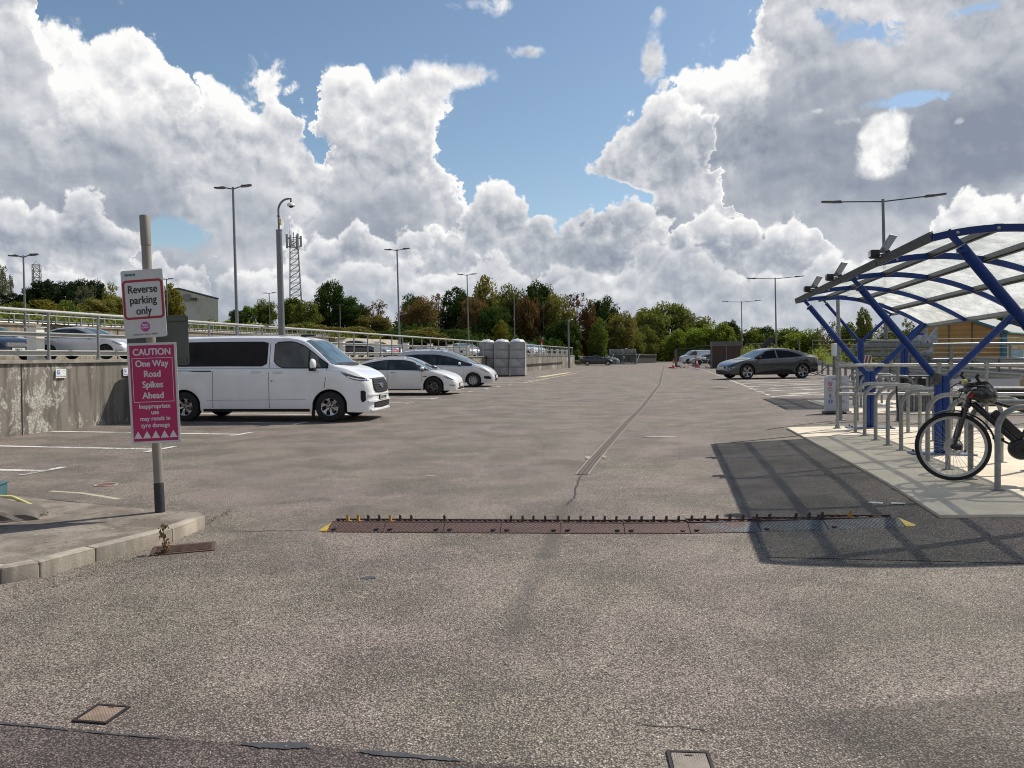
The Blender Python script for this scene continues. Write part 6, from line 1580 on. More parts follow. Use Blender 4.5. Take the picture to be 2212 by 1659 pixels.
mt = bl(2204, 970); bm = bmesh.new(); lathe(bm, [(.005, -.062), (.06, -.06), (.095, -.05), (.105, -.03), (.105, .03), (.08, .05), (.005, .055)], 32, 'Y', (mt[0], 0, mt[1])); lathe(bm, [(.062, -.062), (.066, -.066), (.07, -.060)], 28, 'Y', (mt[0], 0, mt[1])); mo_ = obj('motor', bm, M_BLACK, bk, 40)
bm = bmesh.new(); tube(bm, [(mt[0], -.085, mt[1]), (mt[0]+.15, -.09, mt[1]-.08)], .011, 8); box(bm, (mt[0]+.16, -.13, mt[1]-.085), (.09, .08, .02)); tube(bm, [(mt[0], .085, mt[1]), (mt[0]-.15, .09, mt[1]+.08)], .011, 8); box(bm, (mt[0]-.16, .13, mt[1]+.085), (.09, .08, .02)); obj('cranks', bm, M_BLACK, bk)
bm = bmesh.new(); prev = None      # mudguard
for k in range(34):
    a = R(118-k*(118+10)/33+0); rr_ = .352+.018+(.05 if False else 0)+.0012*max(0, k-14); c_ = []
    for sy, dr_ in ((-.028, -.008), (-.018, .004), (0, .008), (.018, .004), (.028, -.008)): c_.append(bm.verts.new(((rr_+dr_)*math.cos(a)+.0, sy, .352+(rr_+dr_)*math.sin(a))))
    if prev:
        for j in range(4): bm.faces.new((prev[j], prev[j+1], c_[j+1], c_[j]))
    prev = c_
obj('mudguard', bm, M_BIKE, bk, 60)
# bars, stem, levers, bell
b0 = bl(2068, 822); b1 = bl(2108, 806)
bm = bmesh.new(); tube(bm, [(st0[0]+.02, 0, st0[1]), (st0[0]-.02, 0, st0[1]+.03)], .018, 8)
tube(bm, [(st0[0]+.08, -.30, st0[1]+.06), (st0[0]+.0, -.20, st0[1]+.05), (st0[0]-.03, 0, st0[1]+.03), (st0[0]+.0, .20, st0[1]+.05), (st0[0]+.08, .30, st0[1]+.06)], .013, 10); obj('handlebar', bm, M_BIKE, bk, 40)
for sy in (-1, 1):
    bm = bmesh.new(); tube(bm, [(st0[0]+.04, sy*.25, st0[1]+.055), (st0[0]+.10, sy*.34, st0[1]+.065)], .018, 10); tube(bm, [(st0[0]+.06, sy*.29, st0[1]+.06), (st0[0]+.02, sy*.33, st0[1]+.12), (st0[0]+.04, sy*.34, st0[1]+.15)], .014, 8); obj('grip', bm, M_RUBBER, bk)
    bm = bmesh.new(); tube(bm, [(st0[0]-.0, sy*.22, st0[1]+.04), (st0[0]-.05, sy*.22, st0[1]+.03), (st0[0]-.11, sy*.25, st0[1]-.03)], .006, 6); box(bm, (st0[0]-.0, sy*.2, st0[1]+.045), (.04, .05, .035), bev=.006); obj('brake_lever', bm, M_BLACK, bk)
bm = bmesh.new(); tube(bm, [(st0[0]-.02, -.03, st0[1]), (st0[0]-.09, -.05, st0[1]-.12), (cr0[0]-.03, -.05, cr0[1]-.02), (.05, -.06, .42)], .004, 6); tube(bm, [(st0[0]-.02, .03, st0[1]), (st0[0]-.06, .0, st0[1]-.1), (hd0[0], .0, hd0[1])], .004, 6); obj('cables', bm, M_BLACK, bk)
bm = bmesh.new(); bmesh.ops.create_icosphere(bm, subdivisions=2, radius=.026, matrix=Matrix.Translation((st0[0]-.04, -.13, st0[1]+.07))); obj('bell', bm, simple('yellow_bell', (.55, .50, .08), .3, 0, .1, 10, coat=.5), bk, 60)
bm = bmesh.new(); lathe(bm, [(.03, -.0), (.036, .03), (.03, .05), (.005, .052)], 14, 'X', (st0[0]-.07, .0, st0[1]-.03)); 
for q in bm.verts: q.co.x = 2*(st0[0]-.07)-q.co.x
obj('front_lamp', bm, M_CHROME, bk, 40)
# helmet hung on the bars
hc = bl(2112, 851)
hw = bk.matrix_basis @ Vector((hc[0], -.09, hc[1]))
hm = empty('helmet', hw, R(-19), 'black cycle helmet with grey vent marks hanging from the bicycle bars', 'helmet')
bm = bmesh.new(); bmesh.ops.create_icosphere(bm, subdivisions=4, radius=1)
for v_ in bm.verts:
    c_ = v_.co; g_ = 1-.10*max(0, math.sin(c_.y*16))*(1 if abs(c_.y) < .8 else 0)
    v_.co = Vector((c_.x*.142, c_.y*.098*g_, (c_.z*.092 if c_.z > 0 else c_.z*.05)*g_))
obj('shell', bm, simple('helmet_black', (.012, .016, .015), .25, 0, .3, 10, coat=.5), hm, 50); hm.rotation_euler = (R(15), R(20), R(-19)); hm.scale = (1.12, 1.15, 1.45)
bm = bmesh.new()
for x, z, a in ((-.085, .045, -30), (-.04, .075, -15), (.05, .065, 20), (.0, .02, 10), (-.105, .0, -70)): box(bm, (x, -.088 if abs(z) < .05 else -.055, z), (.038, .012, .010), Matrix.Rotation(R(a), 3, 'Y'))
obj('vent_marks', bm, simple('vent_grey', (.45, .45, .45), .4), hm)
bm = bmesh.new(); box(bm, (-.075, -.085, -.01), (.02, .012, .035)); obj('red_badge', bm, simple('badge_red', (.4, .01, .01), .4), hm)
bm = bmesh.new(); tube(bm, [(-.06, -.03, .03), (-.03, -.02, .08), (.01, .0, .095), (.05, .0, .08), (.07, .0, .04)], .008, 6); obj('strap', bm, M_BLACK, hm)

# small dark bag / flood box tied on near column
c_ = P(2024, 815, C1.y-.1); e = empty('junction_box', c_, ANG_S, 'small dark brown box strapped on the left of the near blue column', 'box')
bm = bmesh.new(); box(bm, (-.0, 0, 0), (.09, .07, .11), Matrix.Rotation(R(15), 3, 'Y'), bev=.015); box(bm, (-.03, -.02, -.07), (.07, .05, .05), bev=.01); obj('case', bm, simple('old_brown_plastic', (.05, .045, .04), .6, 0, .5, 30), e, 40)

# ================================================================== RIGHT HAND SIDE BEYOND THE SHELTER
def crash(name, lab, pts, hs, m=M_GALV, post=2.0, z0=None):
    e = empty('crash_barrier', (0, 0, 0), 0, lab, 'crash barrier')
    P3 = [Vector((x, y, 0)) for x, y in pts]; fine = [P3[0]]
    for a, b in zip(P3, P3[1:]):
        k_ = max(1, int((b-a).length/1.0))
        for i in range(1, k_+1): fine.append(a.lerp(b, i/k_))
    for h in hs:
        bm = bmesh.new(); prev = None
        for i, p_ in enumerate(fine):
            a = fine[max(0, i-1)]; b = fine[min(len(fine)-1, i+1)]; t_ = (b-a).normalized(); nn = Vector((-t_.y, t_.x, 0)); g_ = gz(p_.x, p_.y)
            c_ = [bm.verts.new((p_.x+nn.x*dx, p_.y+nn.y*dx, g_+h+dz_)) for dx, dz_ in ((0, -.155), (.05, -.12), (.05, -.06), (0, 0), (.05, .06), (.05, .12), (0, .155))]
            if prev:
                for k in range(6): bm.faces.new((prev[k], prev[k+1], c_[k+1], c_[k]))
            prev = c_
        r_ = bmesh.ops.solidify(bm, geom=bm.faces[:], thickness=.006); obj('beam', bm, m, e, 40)
    acc_ = 0
    for a, b in zip(fine, fine[1:]):
        acc_ += (b-a).length
        if acc_ >= post:
            acc_ = 0; bm = bmesh.new(); box(bm, (a.x-.06, a.y, gz(a.x, a.y)+max(hs)*.5+.05), (.08, .10, max(hs)+.16)); obj('post', bm, M_GALVM, e)
    return e
crash('c', 'galvanised crash barrier running away behind the shelters and the grey car', [(12.4, 12), (12.7, 19), (13.4, 24), (15.0, 33), (17.2, 41), (22, 60)], (.62,))
crash('c', 'second galvanised crash barrier farther right behind the first', [(14.6, 12), (15.0, 19), (16.0, 26), (17.6, 36)], (.95, .60))
# white board with dark timbers
a = P(2050, 825, 16.5); e = empty('board_fence', (a.x, a.y, gz(a.x, a.y)), R(-9), 'low fence of a white board above dark timbers behind the bicycle', 'fence')
bm = bmesh.new(); box(bm, (.70, 0, .64), (1.36, .04, .20)); obj('white_board', bm, simple('white_board', (.50, .50, .51), .6, 0, .06, 6), e)
bm = bmesh.new(); box(bm, (2.6, 0, .64), (2.4, .04, .20)); obj('ochre_board', bm, simple('ochre_board', (.34, .28, .17), .7, 0, .35, 5), e)
bm = bmesh.new()
for k in range(3): box(bm, (1.9, .03, .47-.13*k), (3.9, .05, .11))
obj('timbers', bm, simple('dark_timber', (.05, .046, .042), .8, 0, .4, 6, stretch=(.3, 1, 4)), e)
bm = bmesh.new()
for x in (.1, 1.5, 2.8): box(bm, (x, .08, .35), (.08, .06, .72))
obj('posts', bm, M_DGREY, e)

# yellow shed with blue trim
K0 = Vector((48, 75, 0)); kd = Vector((-.75, .66, 0)).normalized(); dd_ = Vector((math.sin(R(41)), math.cos(R(41)), 0))
shd = empty('yellow_shed', (0, 0, 0), 0, 'yellow clad industrial shed with teal trim and grey roof behind the shelters', 'shed')
def KP(k, d, z): q = K0+kd*k+dd_*d; return (q.x, q.y, z)
def mat_clad(name, base, f, horiz=True, rough=.55):
    m, n = newmat(name); tc = n.n('ShaderNodeTexCoord').outputs['Object']; x, y, z = n.sep(tc)
    c_ = z if horiz else n.m('ADD', n.m('MULTIPLY', x, .94), n.m('MULTIPLY', y, .34))
    s_ = n.m('FRACT', n.m('MULTIPLY', c_, f)); ln = n.map(s_, .0, .07, 1, 0); k = n.noise(tc, .5, 5, .6)
    cc = n.mix(n.map(k, .35, .65), base, tuple(q*.85 for q in base)); cc = n.mix(n.m('MULTIPLY', ln, .6), cc, tuple(q*.35 for q in base))
    return finish(m, n, cc, rough, 0, bump=n.m('SINE', n.m('MULTIPLY', c_, f*6.283)), bstr=.5, bdist=.03)
M_YCL_SHADE = mat_clad('yellow_cladding_shaded', (.42, .24, .07), 2.0); M_YCL_LIT = mat_clad('yellow_cladding_lit', (.62, .46, .20), 1.2)  # same yellow cladding twice: gable tone darkened for shade, side tone sunlit
bm = bmesh.new(); poly(bm, [KP(0, 0, -.1), KP(7.5, 0, -.1), KP(7.5, 0, 6.25), KP(0, 0, 3.15)]); obj('gable_wall', bm, M_YCL_SHADE, shd)
bm = bmesh.new(); poly(bm, [KP(0, 0, -.1), KP(0, 26, -.1), KP(0, 26, 3.15), KP(0, 0, 3.15)]); obj('side_wall', bm, M_YCL_LIT, shd)
bm = bmesh.new(); poly(bm, [KP(7.5, 0, -.1), KP(7.5, 26, -.1), KP(7.5, 26, 6.25), KP(7.5, 0, 6.25)]); poly(bm, [KP(7.5, 26, -.1), KP(0, 26, -.1), KP(0, 26, 3.15), KP(7.5, 26, 6.25)]); obj('rear_wall', bm, M_YCL_SHADE, shd)
bm = bmesh.new(); poly(bm, [KP(-.3, -.3, 3.12), KP(7.8, -.3, 6.47), KP(7.8, 26.3, 6.47), KP(-.3, 26.3, 3.12)], (0, 0, .12)); obj('roof', bm, simple('shed_roof', (.15, .165, .155), .6, 0, .15, 2), shd)
M_TEALT = simple('teal_trim', (.02, .15, .24), .4, 0, .12, 5)
bm = bmesh.new(); a, b = Vector(KP(-.32, -.34, 3.2)), Vector(KP(7.8, -.34, 6.55)); tube(bm, [a, b], .12, 4, square=True); obj('verge_trim', bm, M_TEALT, shd)
bm = bmesh.new(); tube(bm, [KP(-.42, -.3, 3.15), KP(-.42, 26, 3.15)], .12, 6); obj('gutter', bm, simple('pale_teal', (.16, .33, .38), .4), shd)
bm = bmesh.new(); tube(bm, [KP(.05, -.08, 0), KP(.05, -.08, 3.1)], .22, 4, square=True); tube(bm, [KP(-.12, .25, .0), KP(-.12, .25, 3.1)], .06, 6); obj('corner_post', bm, M_TEALT, shd)
for k_ in (2.75, 4.8): 
    bm = bmesh.new(); tube(bm, [KP(k_, -.06, 0), KP(k_, -.06, 3.1+k_*.41)], .05, 6); obj('downpipe', bm, M_DGREY, shd)
bm = bmesh.new(); q = KP(4.05, -.12, 4.62); box(bm, q, (.5, .3, .5), Matrix.Rotation(R(-41), 3, 'Z')); obj('vent', bm, M_DGREY, shd)
bm = bmesh.new(); q = KP(-.1, 7, .75); box(bm, q, (.06, 8, 1.4), Matrix.Rotation(R(-41), 3, 'Z')); obj('teal_base', bm, M_TEALT, shd)

# galvanised fins and stacked beams on a rack
rk = empty('steel_rack', (0, 0, 0), 0, 'rack of galvanised beams with curved fin plates in front of the yellow shed', 'rack')
Dk = 31.0
def PP(px, py, D=Dk): return P(px, py, D)
for (x0, x1, y0, y1) in ((1990, 2004, 709, 744), (2004, 2025.5, 706, 745), (1972, 1990, 718, 744), (1995, 2017, 750, 762)):
    bm = bmesh.new(); pts = [PP(x1, y0), PP(x1, y1), PP(x0-4, y1), PP(x0, y1-(y1-y0)*.30), PP(x0+(x1-x0)*.45, y0+(y1-y0)*.35)]
    poly(bm, pts, (0, .12, 0)); obj('fin', bm, simple('galv_speckle', (.30, .33, .35), .5, .4, .4, 6), rk)
for y0, xa, xb in ((744, 1850, 2027), (748, 1850, 2020), (764, 1870, 2017), (767.5, 1870, 2010), (755, 1850, 1990), (737, 1880, 1985)):
    bm = bmesh.new(); a, b = PP(xa, y0), PP(xb, y0); tube(bm, [a, b], .05, 6); tube(bm, [a+Vector((0, .4, -.03)), b+Vector((0, .4, -.03))], .05, 6); obj('beam', bm, M_GALVM, rk)
for xx in (1868, 1905, 1945, 1985, 2012):
    bm = bmesh.new(); a = PP(xx, 733); g_ = gz(a.x, a.y); tube(bm, [(a.x, a.y+.2, g_), (a.x, a.y+.2, a.z)], .05, 4, square=True); obj('upright', bm, M_GALVM, rk)
fr = empty('far_guard_rail', (0, 0, 0), 0, 'long galvanised guard rail in front of the yellow shed', 'guard rail')
for yy, r_ in ((744, .045), (776, .03)):
    bm = bmesh.new(); tube(bm, [PP(2015, yy, 27), PP(2120, yy-1.5, 27), PP(2260, yy-1.5, 27)], r_, 8); obj('rail', bm, M_GALV, fr)
for xx in (2055, 2100, 2182, 2240):
    bm = bmesh.new(); a = PP(xx, 744, 27); tube(bm, [(a.x, a.y, gz(a.x, a.y)), a], .045, 8); obj('post', bm, M_GALVM, fr)
# rusty bars leaning in a stack
rb_ = empty('rusty_bars', (0, 0, 0), 0, 'leaning bundle of thin rusty orange bars behind the grey car', 'steel bars')
bm = bmesh.new()
for k in range(9):
    a = P(1768+k*5, 716+rnd.uniform(-4, 6), 44); b = P(1790+k*6, 760, 43.0); tube(bm, [a, b], .018, 4)
obj('bars', bm, simple('orange_rust', (.24, .075, .03), .8, 0, .3, 5), rb_)
a = P(1868, 776, 30); cb = empty('chevron_board', a, R(5), 'red and white chevron board behind the far blue column', 'board'); cb.scale = (.75, 1, .7)
bm = bmesh.new(); 
for k in range(4): poly(bm, [(-.35+.18*k, 0, -.2), (-.26+.18*k, 0, -.2), (-.16+.18*k, 0, .2), (-.25+.18*k, 0, .2)], (0, .02, 0))
obj('red_bars', bm, simple('faded_red', (.28, .06, .05), .7), cb); bm = bmesh.new(); box(bm, (0, .03, 0), (.8, .02, .42)); obj('panel', bm, M_SIGNW, cb)
bm = bmesh.new()
for x in (-.3, .3): box(bm, (x, .05, -.45), (.05, .05, 1.3))
obj('legs', bm, M_GALVM, cb)

# mesh site fencing
def wire_fence(lab, a, b, h, n_, bars=12, m=M_GALVM, name='mesh_fence', r_=.008):
    a, b = Vector(a), Vector(b); ang_ = math.atan2(b.y-a.y, b.x-a.x); e = empty(name, (a.x, a.y, 0), ang_, lab, 'fence'); L_ = (b-a).length; w_ = L_/n_
    for k in range(n_):
        mid_ = a.lerp(b, (k+.5)/n_); g_ = gz(mid_.x, mid_.y)+.05; x0 = k*w_+.03; x1 = (k+1)*w_-.03
        bm = bmesh.new(); tube(bm, [(x0, 0, g_), (x0, 0, g_+h), (x1, 0, g_+h), (x1, 0, g_), (x0, 0, g_+.05)], r_*2.6, 6); fo = obj('panel_frame', bm, m, e)
        bm = bmesh.new()
        for j in range(1, bars): 
            x = x0+(x1-x0)*j/bars; tube(bm, [(x, 0, g_), (x, 0, g_+h)], r_*.55, 3, cap=False)
        for j in range(1, 7): tube(bm, [(x0, 0, g_+h*j/7), (x1, 0, g_+h*j/7)], r_*.55, 3, cap=False)
        obj('wires', bm, m, fo)
        if name == 'mesh_fence':
            bm = bmesh.new(); box(bm, (x0-.03, 0, g_+.02), (.25, .7, .14), bev=.03); obj('foot_block', bm, M_BLACK, e)
    return e
fa = G(1463, 793.5); fb = G(1552, 795); fc_ = P(1490, 790, fa.y+9)
wire_fence('mesh site fence panels left of the brown cabin in front of the parked vehicles', (fa.x, fa.y), (fb.x, fb.y), 2.0, 2, 26, m=simple('fence_dark', (.06, .062, .06), .6, .3, .2, 4))
wire_fence('return panel of the site fence running away beside the traffic cones', (fa.x, fa.y), (fa.x+1.4, fa.y+8.0), 2.0, 2, 20, m=simple('fence_dark', (.06, .062, .06)))
wire_fence('mesh fence behind the grey car and the charge point', (19.5, 50), (31, 47), 2.0, 4, 26, name='boundary_fence')
wire_fence('mesh fence between the brown cabin and the grey car', P(1610, 780, 66).to_tuple()[:2], P(1668, 780, 62).to_tuple()[:2], 2.0, 1, 26, name='boundary_fence')
# brown cabin
ca = P(1549, 790, 64); cbn = empty('brown_cabin', (ca.x, 66, gz(ca.x, 66)), R(-9), 'brown timber clad cabin with grey roof band behind the grey car', 'cabin')
bm = bmesh.new(); box(bm, (.60, 0, .95), (1.16, 1.5, 1.9)); box(bm, (1.79, 0, .95), (1.16, 1.5, 1.9)); obj('walls', bm, M_BROWNWOOD, cbn)
bm = bmesh.new(); box(bm, (1.2, 0, 2.10), (2.40, 1.6, .38)); obj('roof_band', bm, simple('felt_grey', (.11, .115, .10), .8, 0, .15, 3), cbn)
bm = bmesh.new(); tube(bm, [(1.19, -.78, 0), (1.19, -.78, 1.92)], .03, 6); tube(bm, [(.02, -.78, 0), (.02, -.78, 1.92), (1.1, -.78, 1.92)], .025, 6); obj('frame', bm, M_GALVM, cbn)
# traffic cones
for px, py, h, l in ((1455, 796, .98, 'larger orange traffic cone with white sleeve at the left end of the fence'), (1505.5, 790.5, .95, 'orange traffic cone standing inside the mesh fence')):
    p_ = G(px, py); cn = empty('traffic_cone', p_, 0, l, 'traffic cone'); MO = simple('cone_orange', (.62, .07, .03), .5, 0, .1, 6)
    bm = bmesh.new(); lathe(bm, [(.20, .04), (.13, .30), (.12, .31)], 20); lathe(bm, [(.085, .55), (.035, h-.01), (.02, h)], 20); lathe(bm, [(.122, .305), (.12, .31)], 20); obj('cone_body', bm, MO, cn, 40)
    bm = bmesh.new(); lathe(bm, [(.128, .30), (.086, .56)], 20); obj('white_sleeve', bm, M_SIGNW, cn, 40)
    bm = bmesh.new(); box(bm, (0, 0, .025), (.46, .46, .05), bev=.015); obj('base', bm, MO, cn)
# red and white kerb barriers on the ground
for px0, px1, py, lab in ((1446, 1468, 795.5, 'left'), (1470, 1500, 795, 'middle'), (1503, 1560, 794.3, 'right')):
    a, b = G(px0, py), G(px1, py); n_ = max(2, int((b-a).length/.9)); e = empty('road_barrier', (a.x, a.y, a.z), math.atan2(b.y-a.y, b.x-a.x), 'low red and white plastic barrier, %s one along the foot of the mesh fence' % lab, 'barrier'); L_ = (b-a).length
    for k in range(n_):
        bm = bmesh.new(); box(bm, ((k+.5)*L_/n_, 0, .07), (L_/n_*.98, .25, .14), bev=.02); obj('block', bm, (M_RED, M_SIGNW)[k % 2], e)
# dark paddle sign on its pole
p_ = P(1662, 760, 60); e = empty('paddle_sign', (p_.x, p_.y, gz(p_.x, p_.y)), 0, 'dark rounded paddle sign tilted on a post above the grey car', 'sign')
c_ = P(1657.5, 741.5, 60); zc_ = c_.z-e.location.z
bm = bmesh.new(); M_ = Matrix.Rotation(R(42), 3, 'Y'); poly(bm, [Vector((c_.x-p_.x, 0, zc_))+M_ @ Vector((a, 0, b)) for a, b in rrect(.42, 1.15, .2)], (0, .05, 0)); obj('paddle', bm, simple('paddle_dark', (.012, .014, .03), .5), e)
bm = bmesh.new(); tube(bm, [(-.05, 0.05, 0), (-.05, .05, zc_)], .03, 6); obj('post', bm, M_GALVM, e)
# motorcycle-like junk replaced by real parked motorcycles behind the fence
for px, D, l in ((1523, 97, 'black and white motorcycle parked behind the mesh fence'),):
    p_ = P(px, 785, D); mc = empty('motorcycle', (p_.x, D, gz(p_.x, D)), R(170), l, 'motorcycle')
    for xx in (-.7, .7):
        bm = bmesh.new(); lathe(bm, [(.22, -.05), (.31, -.06), (.33, 0), (.31, .06), (.22, .05)], 24, 'Y', (xx, 0, .33)); obj('wheel', bm, M_RUBBER, mc, 40)
    bm = bmesh.new(); tube(bm, [(-.7, 0, .33), (-.3, 0, .55), (.3, 0, .6), (.5, 0, .85)], .07, 8); box(bm, (-.0, 0, .42), (.5, .3, .35), bev=.05); obj('frame', bm, M_BLACK, mc, 40)
    bm = bmesh.new(); bmesh.ops.create_icosphere(bm, subdivisions=3, radius=1, matrix=Matrix.Translation((.12, 0, .85)) @ Matrix.Diagonal((.3, .16, .15, 1))); bmesh.ops.create_icosphere(bm, subdivisions=3, radius=1, matrix=Matrix.Translation((.6, 0, .85)) @ Matrix.Diagonal((.2, .18, .22, 1))); obj('fairing', bm, M_SIGNW, mc, 40)
    bm = bmesh.new(); box(bm, (-.4, 0, .82), (.6, .24, .10), bev=.04); obj('seat', bm, M_BLACK, mc); bm = bmesh.new(); tube(bm, [(.45, -.35, 1.08), (.5, 0, 1.0), (.45, .35, 1.08)], .018, 6); tube(bm, [(.5, 0, 1.0), (.7, 0, .33)], .04, 6); obj('handlebar', bm, M_BLACK, mc)

# wrapped crates
M_WRAP = None
def mat_crate():
    m, n = newmat('wrapped_grey_crate'); tc = n.n('ShaderNodeTexCoord').outputs['Object']; x, y, z = n.sep(tc)
    k = n.noise(tc, 2.2, 7, .65, .8); st = n.noise(n.v('MULTIPLY', tc, (9, 9, .8)), 1.2, 6, .65, .4)
    c = n.mix(n.map(k, .35, .65), (.24, .245, .25), (.36, .365, .37)); c = n.mix(n.m('MULTIPLY', n.map(st, .56, .72), .45), c, (.55, .56, .57))
    g_ = n.map(n.m('ABSOLUTE', n.m('SUBTRACT', n.m('FRACT', n.m('MULTIPLY', z, 1.7)), .5)), .44, .5); c = n.mix(n.m('MULTIPLY', g_, .6), c, (.03, .03, .032))
    return finish(m, n, c, n.map(st, .4, .7, .45, .2), 0, bump=n.m('ADD', st, k), bstr=.5, bdist=.03, coat=.3)
M_CRATE = mat_crate(); M_FILM = simple('plastic_film', (.62, .63, .64), .25, 0, .15, 5, bump=.6, coat=.3)
lastc = None
for k, (px, l) in enumerate(((1056, 'leftmost of three tall stacks of grey crates wrapped in film'), (1088, 'middle one of three tall stacks of grey crates wrapped in film'), (1122.5, 'rightmost of three tall wrapped grey crate stacks, its bright side in view'))):
    p_ = G(px, 813+(0 if k else -.5)); cr = empty('crate_stack', (p_.x-.1, p_.y+.55, p_.z), R(-5), l, 'crate stack', 'crate stacks wrapped in film')
    for j in range(4):
        bm = bmesh.new(); box(bm, (0, 0, .08+.28+.545*j), (.96, 1.1, .54), bev=.015); box(bm, (0, -.555, .08+.28+.545*j), (.80, .02, .40)); box(bm, (.485, 0, .08+.28+.545*j), (.02, .9, .40)); obj('crate', bm, M_CRATE, cr)
    bm = bmesh.new(); box(bm, (0, 0, .04), (.94, 1.08, .08)); obj('pallet', bm, M_DGREY, cr)
    bm = bmesh.new(); bmesh.ops.create_icosphere(bm, subdivisions=3, radius=1)
    for v_ in bm.verts: c_ = v_.co; v_.co = Vector((c_.x*.46*(1+.06*math.sin(c_.y*7+k)), c_.y*.5, 2.26+max(0, c_.z)*.20*(1+.2*math.sin(c_.x*9+c_.y*5+k))))
    obj('film_top', bm, M_FILM, cr, 60)
    bm = bmesh.new(); box(bm, (.515, 0, 1.15), (.012, 1.0, 2.15)); obj('film_side', bm, simple('film_side', (.62, .63, .65), .25, 0, .35, 4, coat=.3, stretch=(1, 3, .5)), cr)

# far clear smoking shelter
pA = G(1318, 787.5); sh_ = empty('clear_shelter', (pA.x, pA.y+.3, pA.z), R(-6), 'clear curved shelter with blue and white frame at the far end of the yard', 'shelter')
def arc(x, u): # u 0..1 from front top to back bottom
    a = R(8+82*u); return (x, .9-1.9*math.cos(a)*1.0 if False else -.95+1.9*(1-math.cos(R(90*u)))**1.0, 2.3-0*u-2.3*(1-math.cos(R(90*u)))) 
def arcp(x, u):
    a = R(90*u); return (x, 1.9-1.9*math.cos(a)-1.0, 2.3*math.sin(a))
for x in (0, 1.95, 3.9):
    bm = bmesh.new(); tube(bm, [arcp(x, 1-i/10) for i in range(11)], .05, 6); obj('rib', bm, simple('pale_blue_frame', (.10, .17, .22), .5), sh_)
    bm = bmesh.new(); box(bm, (x+.25, -.9, .8), (.08, .05, 1.75), Matrix.Rotation(R(20), 3, 'Y')) if x != 1.95 else box(bm, (x, .85, 1.1), (.05, .05, 2.2)); obj('strut', bm, M_SIGNW if x != 1.95 else M_GALVM, sh_)
M_CLP = mat_clear('shelter_glazing', (.62, .68, .66), .28, .15)
for x in (0.05, 2.0):
    bm = bmesh.new(); prev = None
    for i in range(11):
        q = arcp(x, i/10); c_ = [bm.verts.new(q), bm.verts.new((x+1.85, q[1], q[2]))]
        if prev: bm.faces.new((prev[0], prev[1], c_[1], c_[0]))
        prev = c_
    obj('roof_panel', bm, M_CLP, sh_, 60)
for x in (0, 3.9):
    bm = bmesh.new(); poly(bm, [arcp(x, i/10) for i in range(11)]+[(x, .9, 0)]); obj('end_panel', bm, M_CLP, sh_)
bm = bmesh.new(); tube(bm, [(0, .9, 2.3), (3.9, .9, 2.3)], .04, 6); tube(bm, [(0, -.6, 1.45), (3.9, -.6, 1.45)], .04, 6); obj('rails', bm, M_GALV, sh_)
bm = bmesh.new(); box(bm, (2.5, .5, 2.38), (.35, .2, .16)); obj('lamp_unit', bm, M_SIGNW, sh_)
bm = bmesh.new(); box(bm, (2.1, -.75, 1.05), (.25, .01, .35)); obj('notice', bm, M_SIGNW, sh_)
# dark barrier and walling beyond it
def dark_rail(lab, a, b, za, zb, m, hgt=.35):
    a3, b3 = P(a[0], a[1], a[2]), P(b[0], b[1], b[2]); e = empty('dark_barrier', (0, 0, 0), 0, lab, 'crash barrier')
    for k_ in (0, .45):
        bm = bmesh.new(); A = [a3-Vector((0, 0, k_)), b3-Vector((0, 0, k_))]; tube(bm, A, .13, 6); obj('beam', bm, m, e)
    for i in range(7):
        q = a3.lerp(b3, (i+.3)/7); bm = bmesh.new(); tube(bm, [(q.x, q.y, gz(q.x, q.y)), q], .07, 5); obj('post', bm, m, e)
dark_rail('black crash barrier beams between the wall end and the clear shelter', (1248, 770, 118), (1330, 773, 122), 0, 0, M_DGREY)
bmw = empty('low_dark_wall', (0, 0, 0), 0, 'low dark brick wall right of the clear shelter', 'wall')
a3, b3 = P(1371, 783, 124), P(1418, 781, 130)
bm = bmesh.new(); poly(bm, [(a3.x, a3.y, -.5), (b3.x, b3.y, -.5), (b3.x, b3.y, .9), (a3.x, a3.y, .9)], (0, .4, 0)); obj('brickwork', bm, simple('dark_brick', (.06, .05, .045), .9, 0, .4, 5, stretch=(1, 1, 5)), bmw)
bm = bmesh.new(); tube(bm, [(a3.x, a3.y-.1, 1.1), (b3.x, b3.y-.1, 1.0)], .1, 6); obj('rail', bm, M_DGREY, bmw)
# little gate kiosk
p_ = G(1440, 778.3); kk = empty('gate_kiosk', (p_.x, p_.y, p_.z), R(0), 'small dark kiosk with grey sign board top at the far exit', 'kiosk')
bm = bmesh.new(); box(bm, (0, 0, .6), (1.3, 1.2, 1.2)); obj('body', bm, M_BLACK, kk); bm = bmesh.new(); box(bm, (0, -.65, 1.75), (1.75, .3, 1.1)); obj('board', bm, simple('kiosk_grey', (.16, .17, .18), .6), kk); bm = bmesh.new(); box(bm, (0, -.1, .12), (2.2, 1.6, .25)); obj('plinth', bm, M_PAD, kk)
p_ = G(1426, 778); gb = empty('yellow_bin', p_, 0, 'small yellow grit bin by the trees at the far exit', 'bin'); 
p_ = G(1403, 777.5)
gb.location = G(1403, 777.8); bm = bmesh.new(); box(bm, (0, 0, .35), (.9, .6, .7), bev=.05); obj('body', bm, simple('grit_yellow', (.55, .45, .05), .5), gb); bm = bmesh.new(); box(bm, (0, 0, .76), (.98, .68, .12), bev=.04); obj('lid', bm, simple('grit_yellow', (.5, .4, .05)), gb)

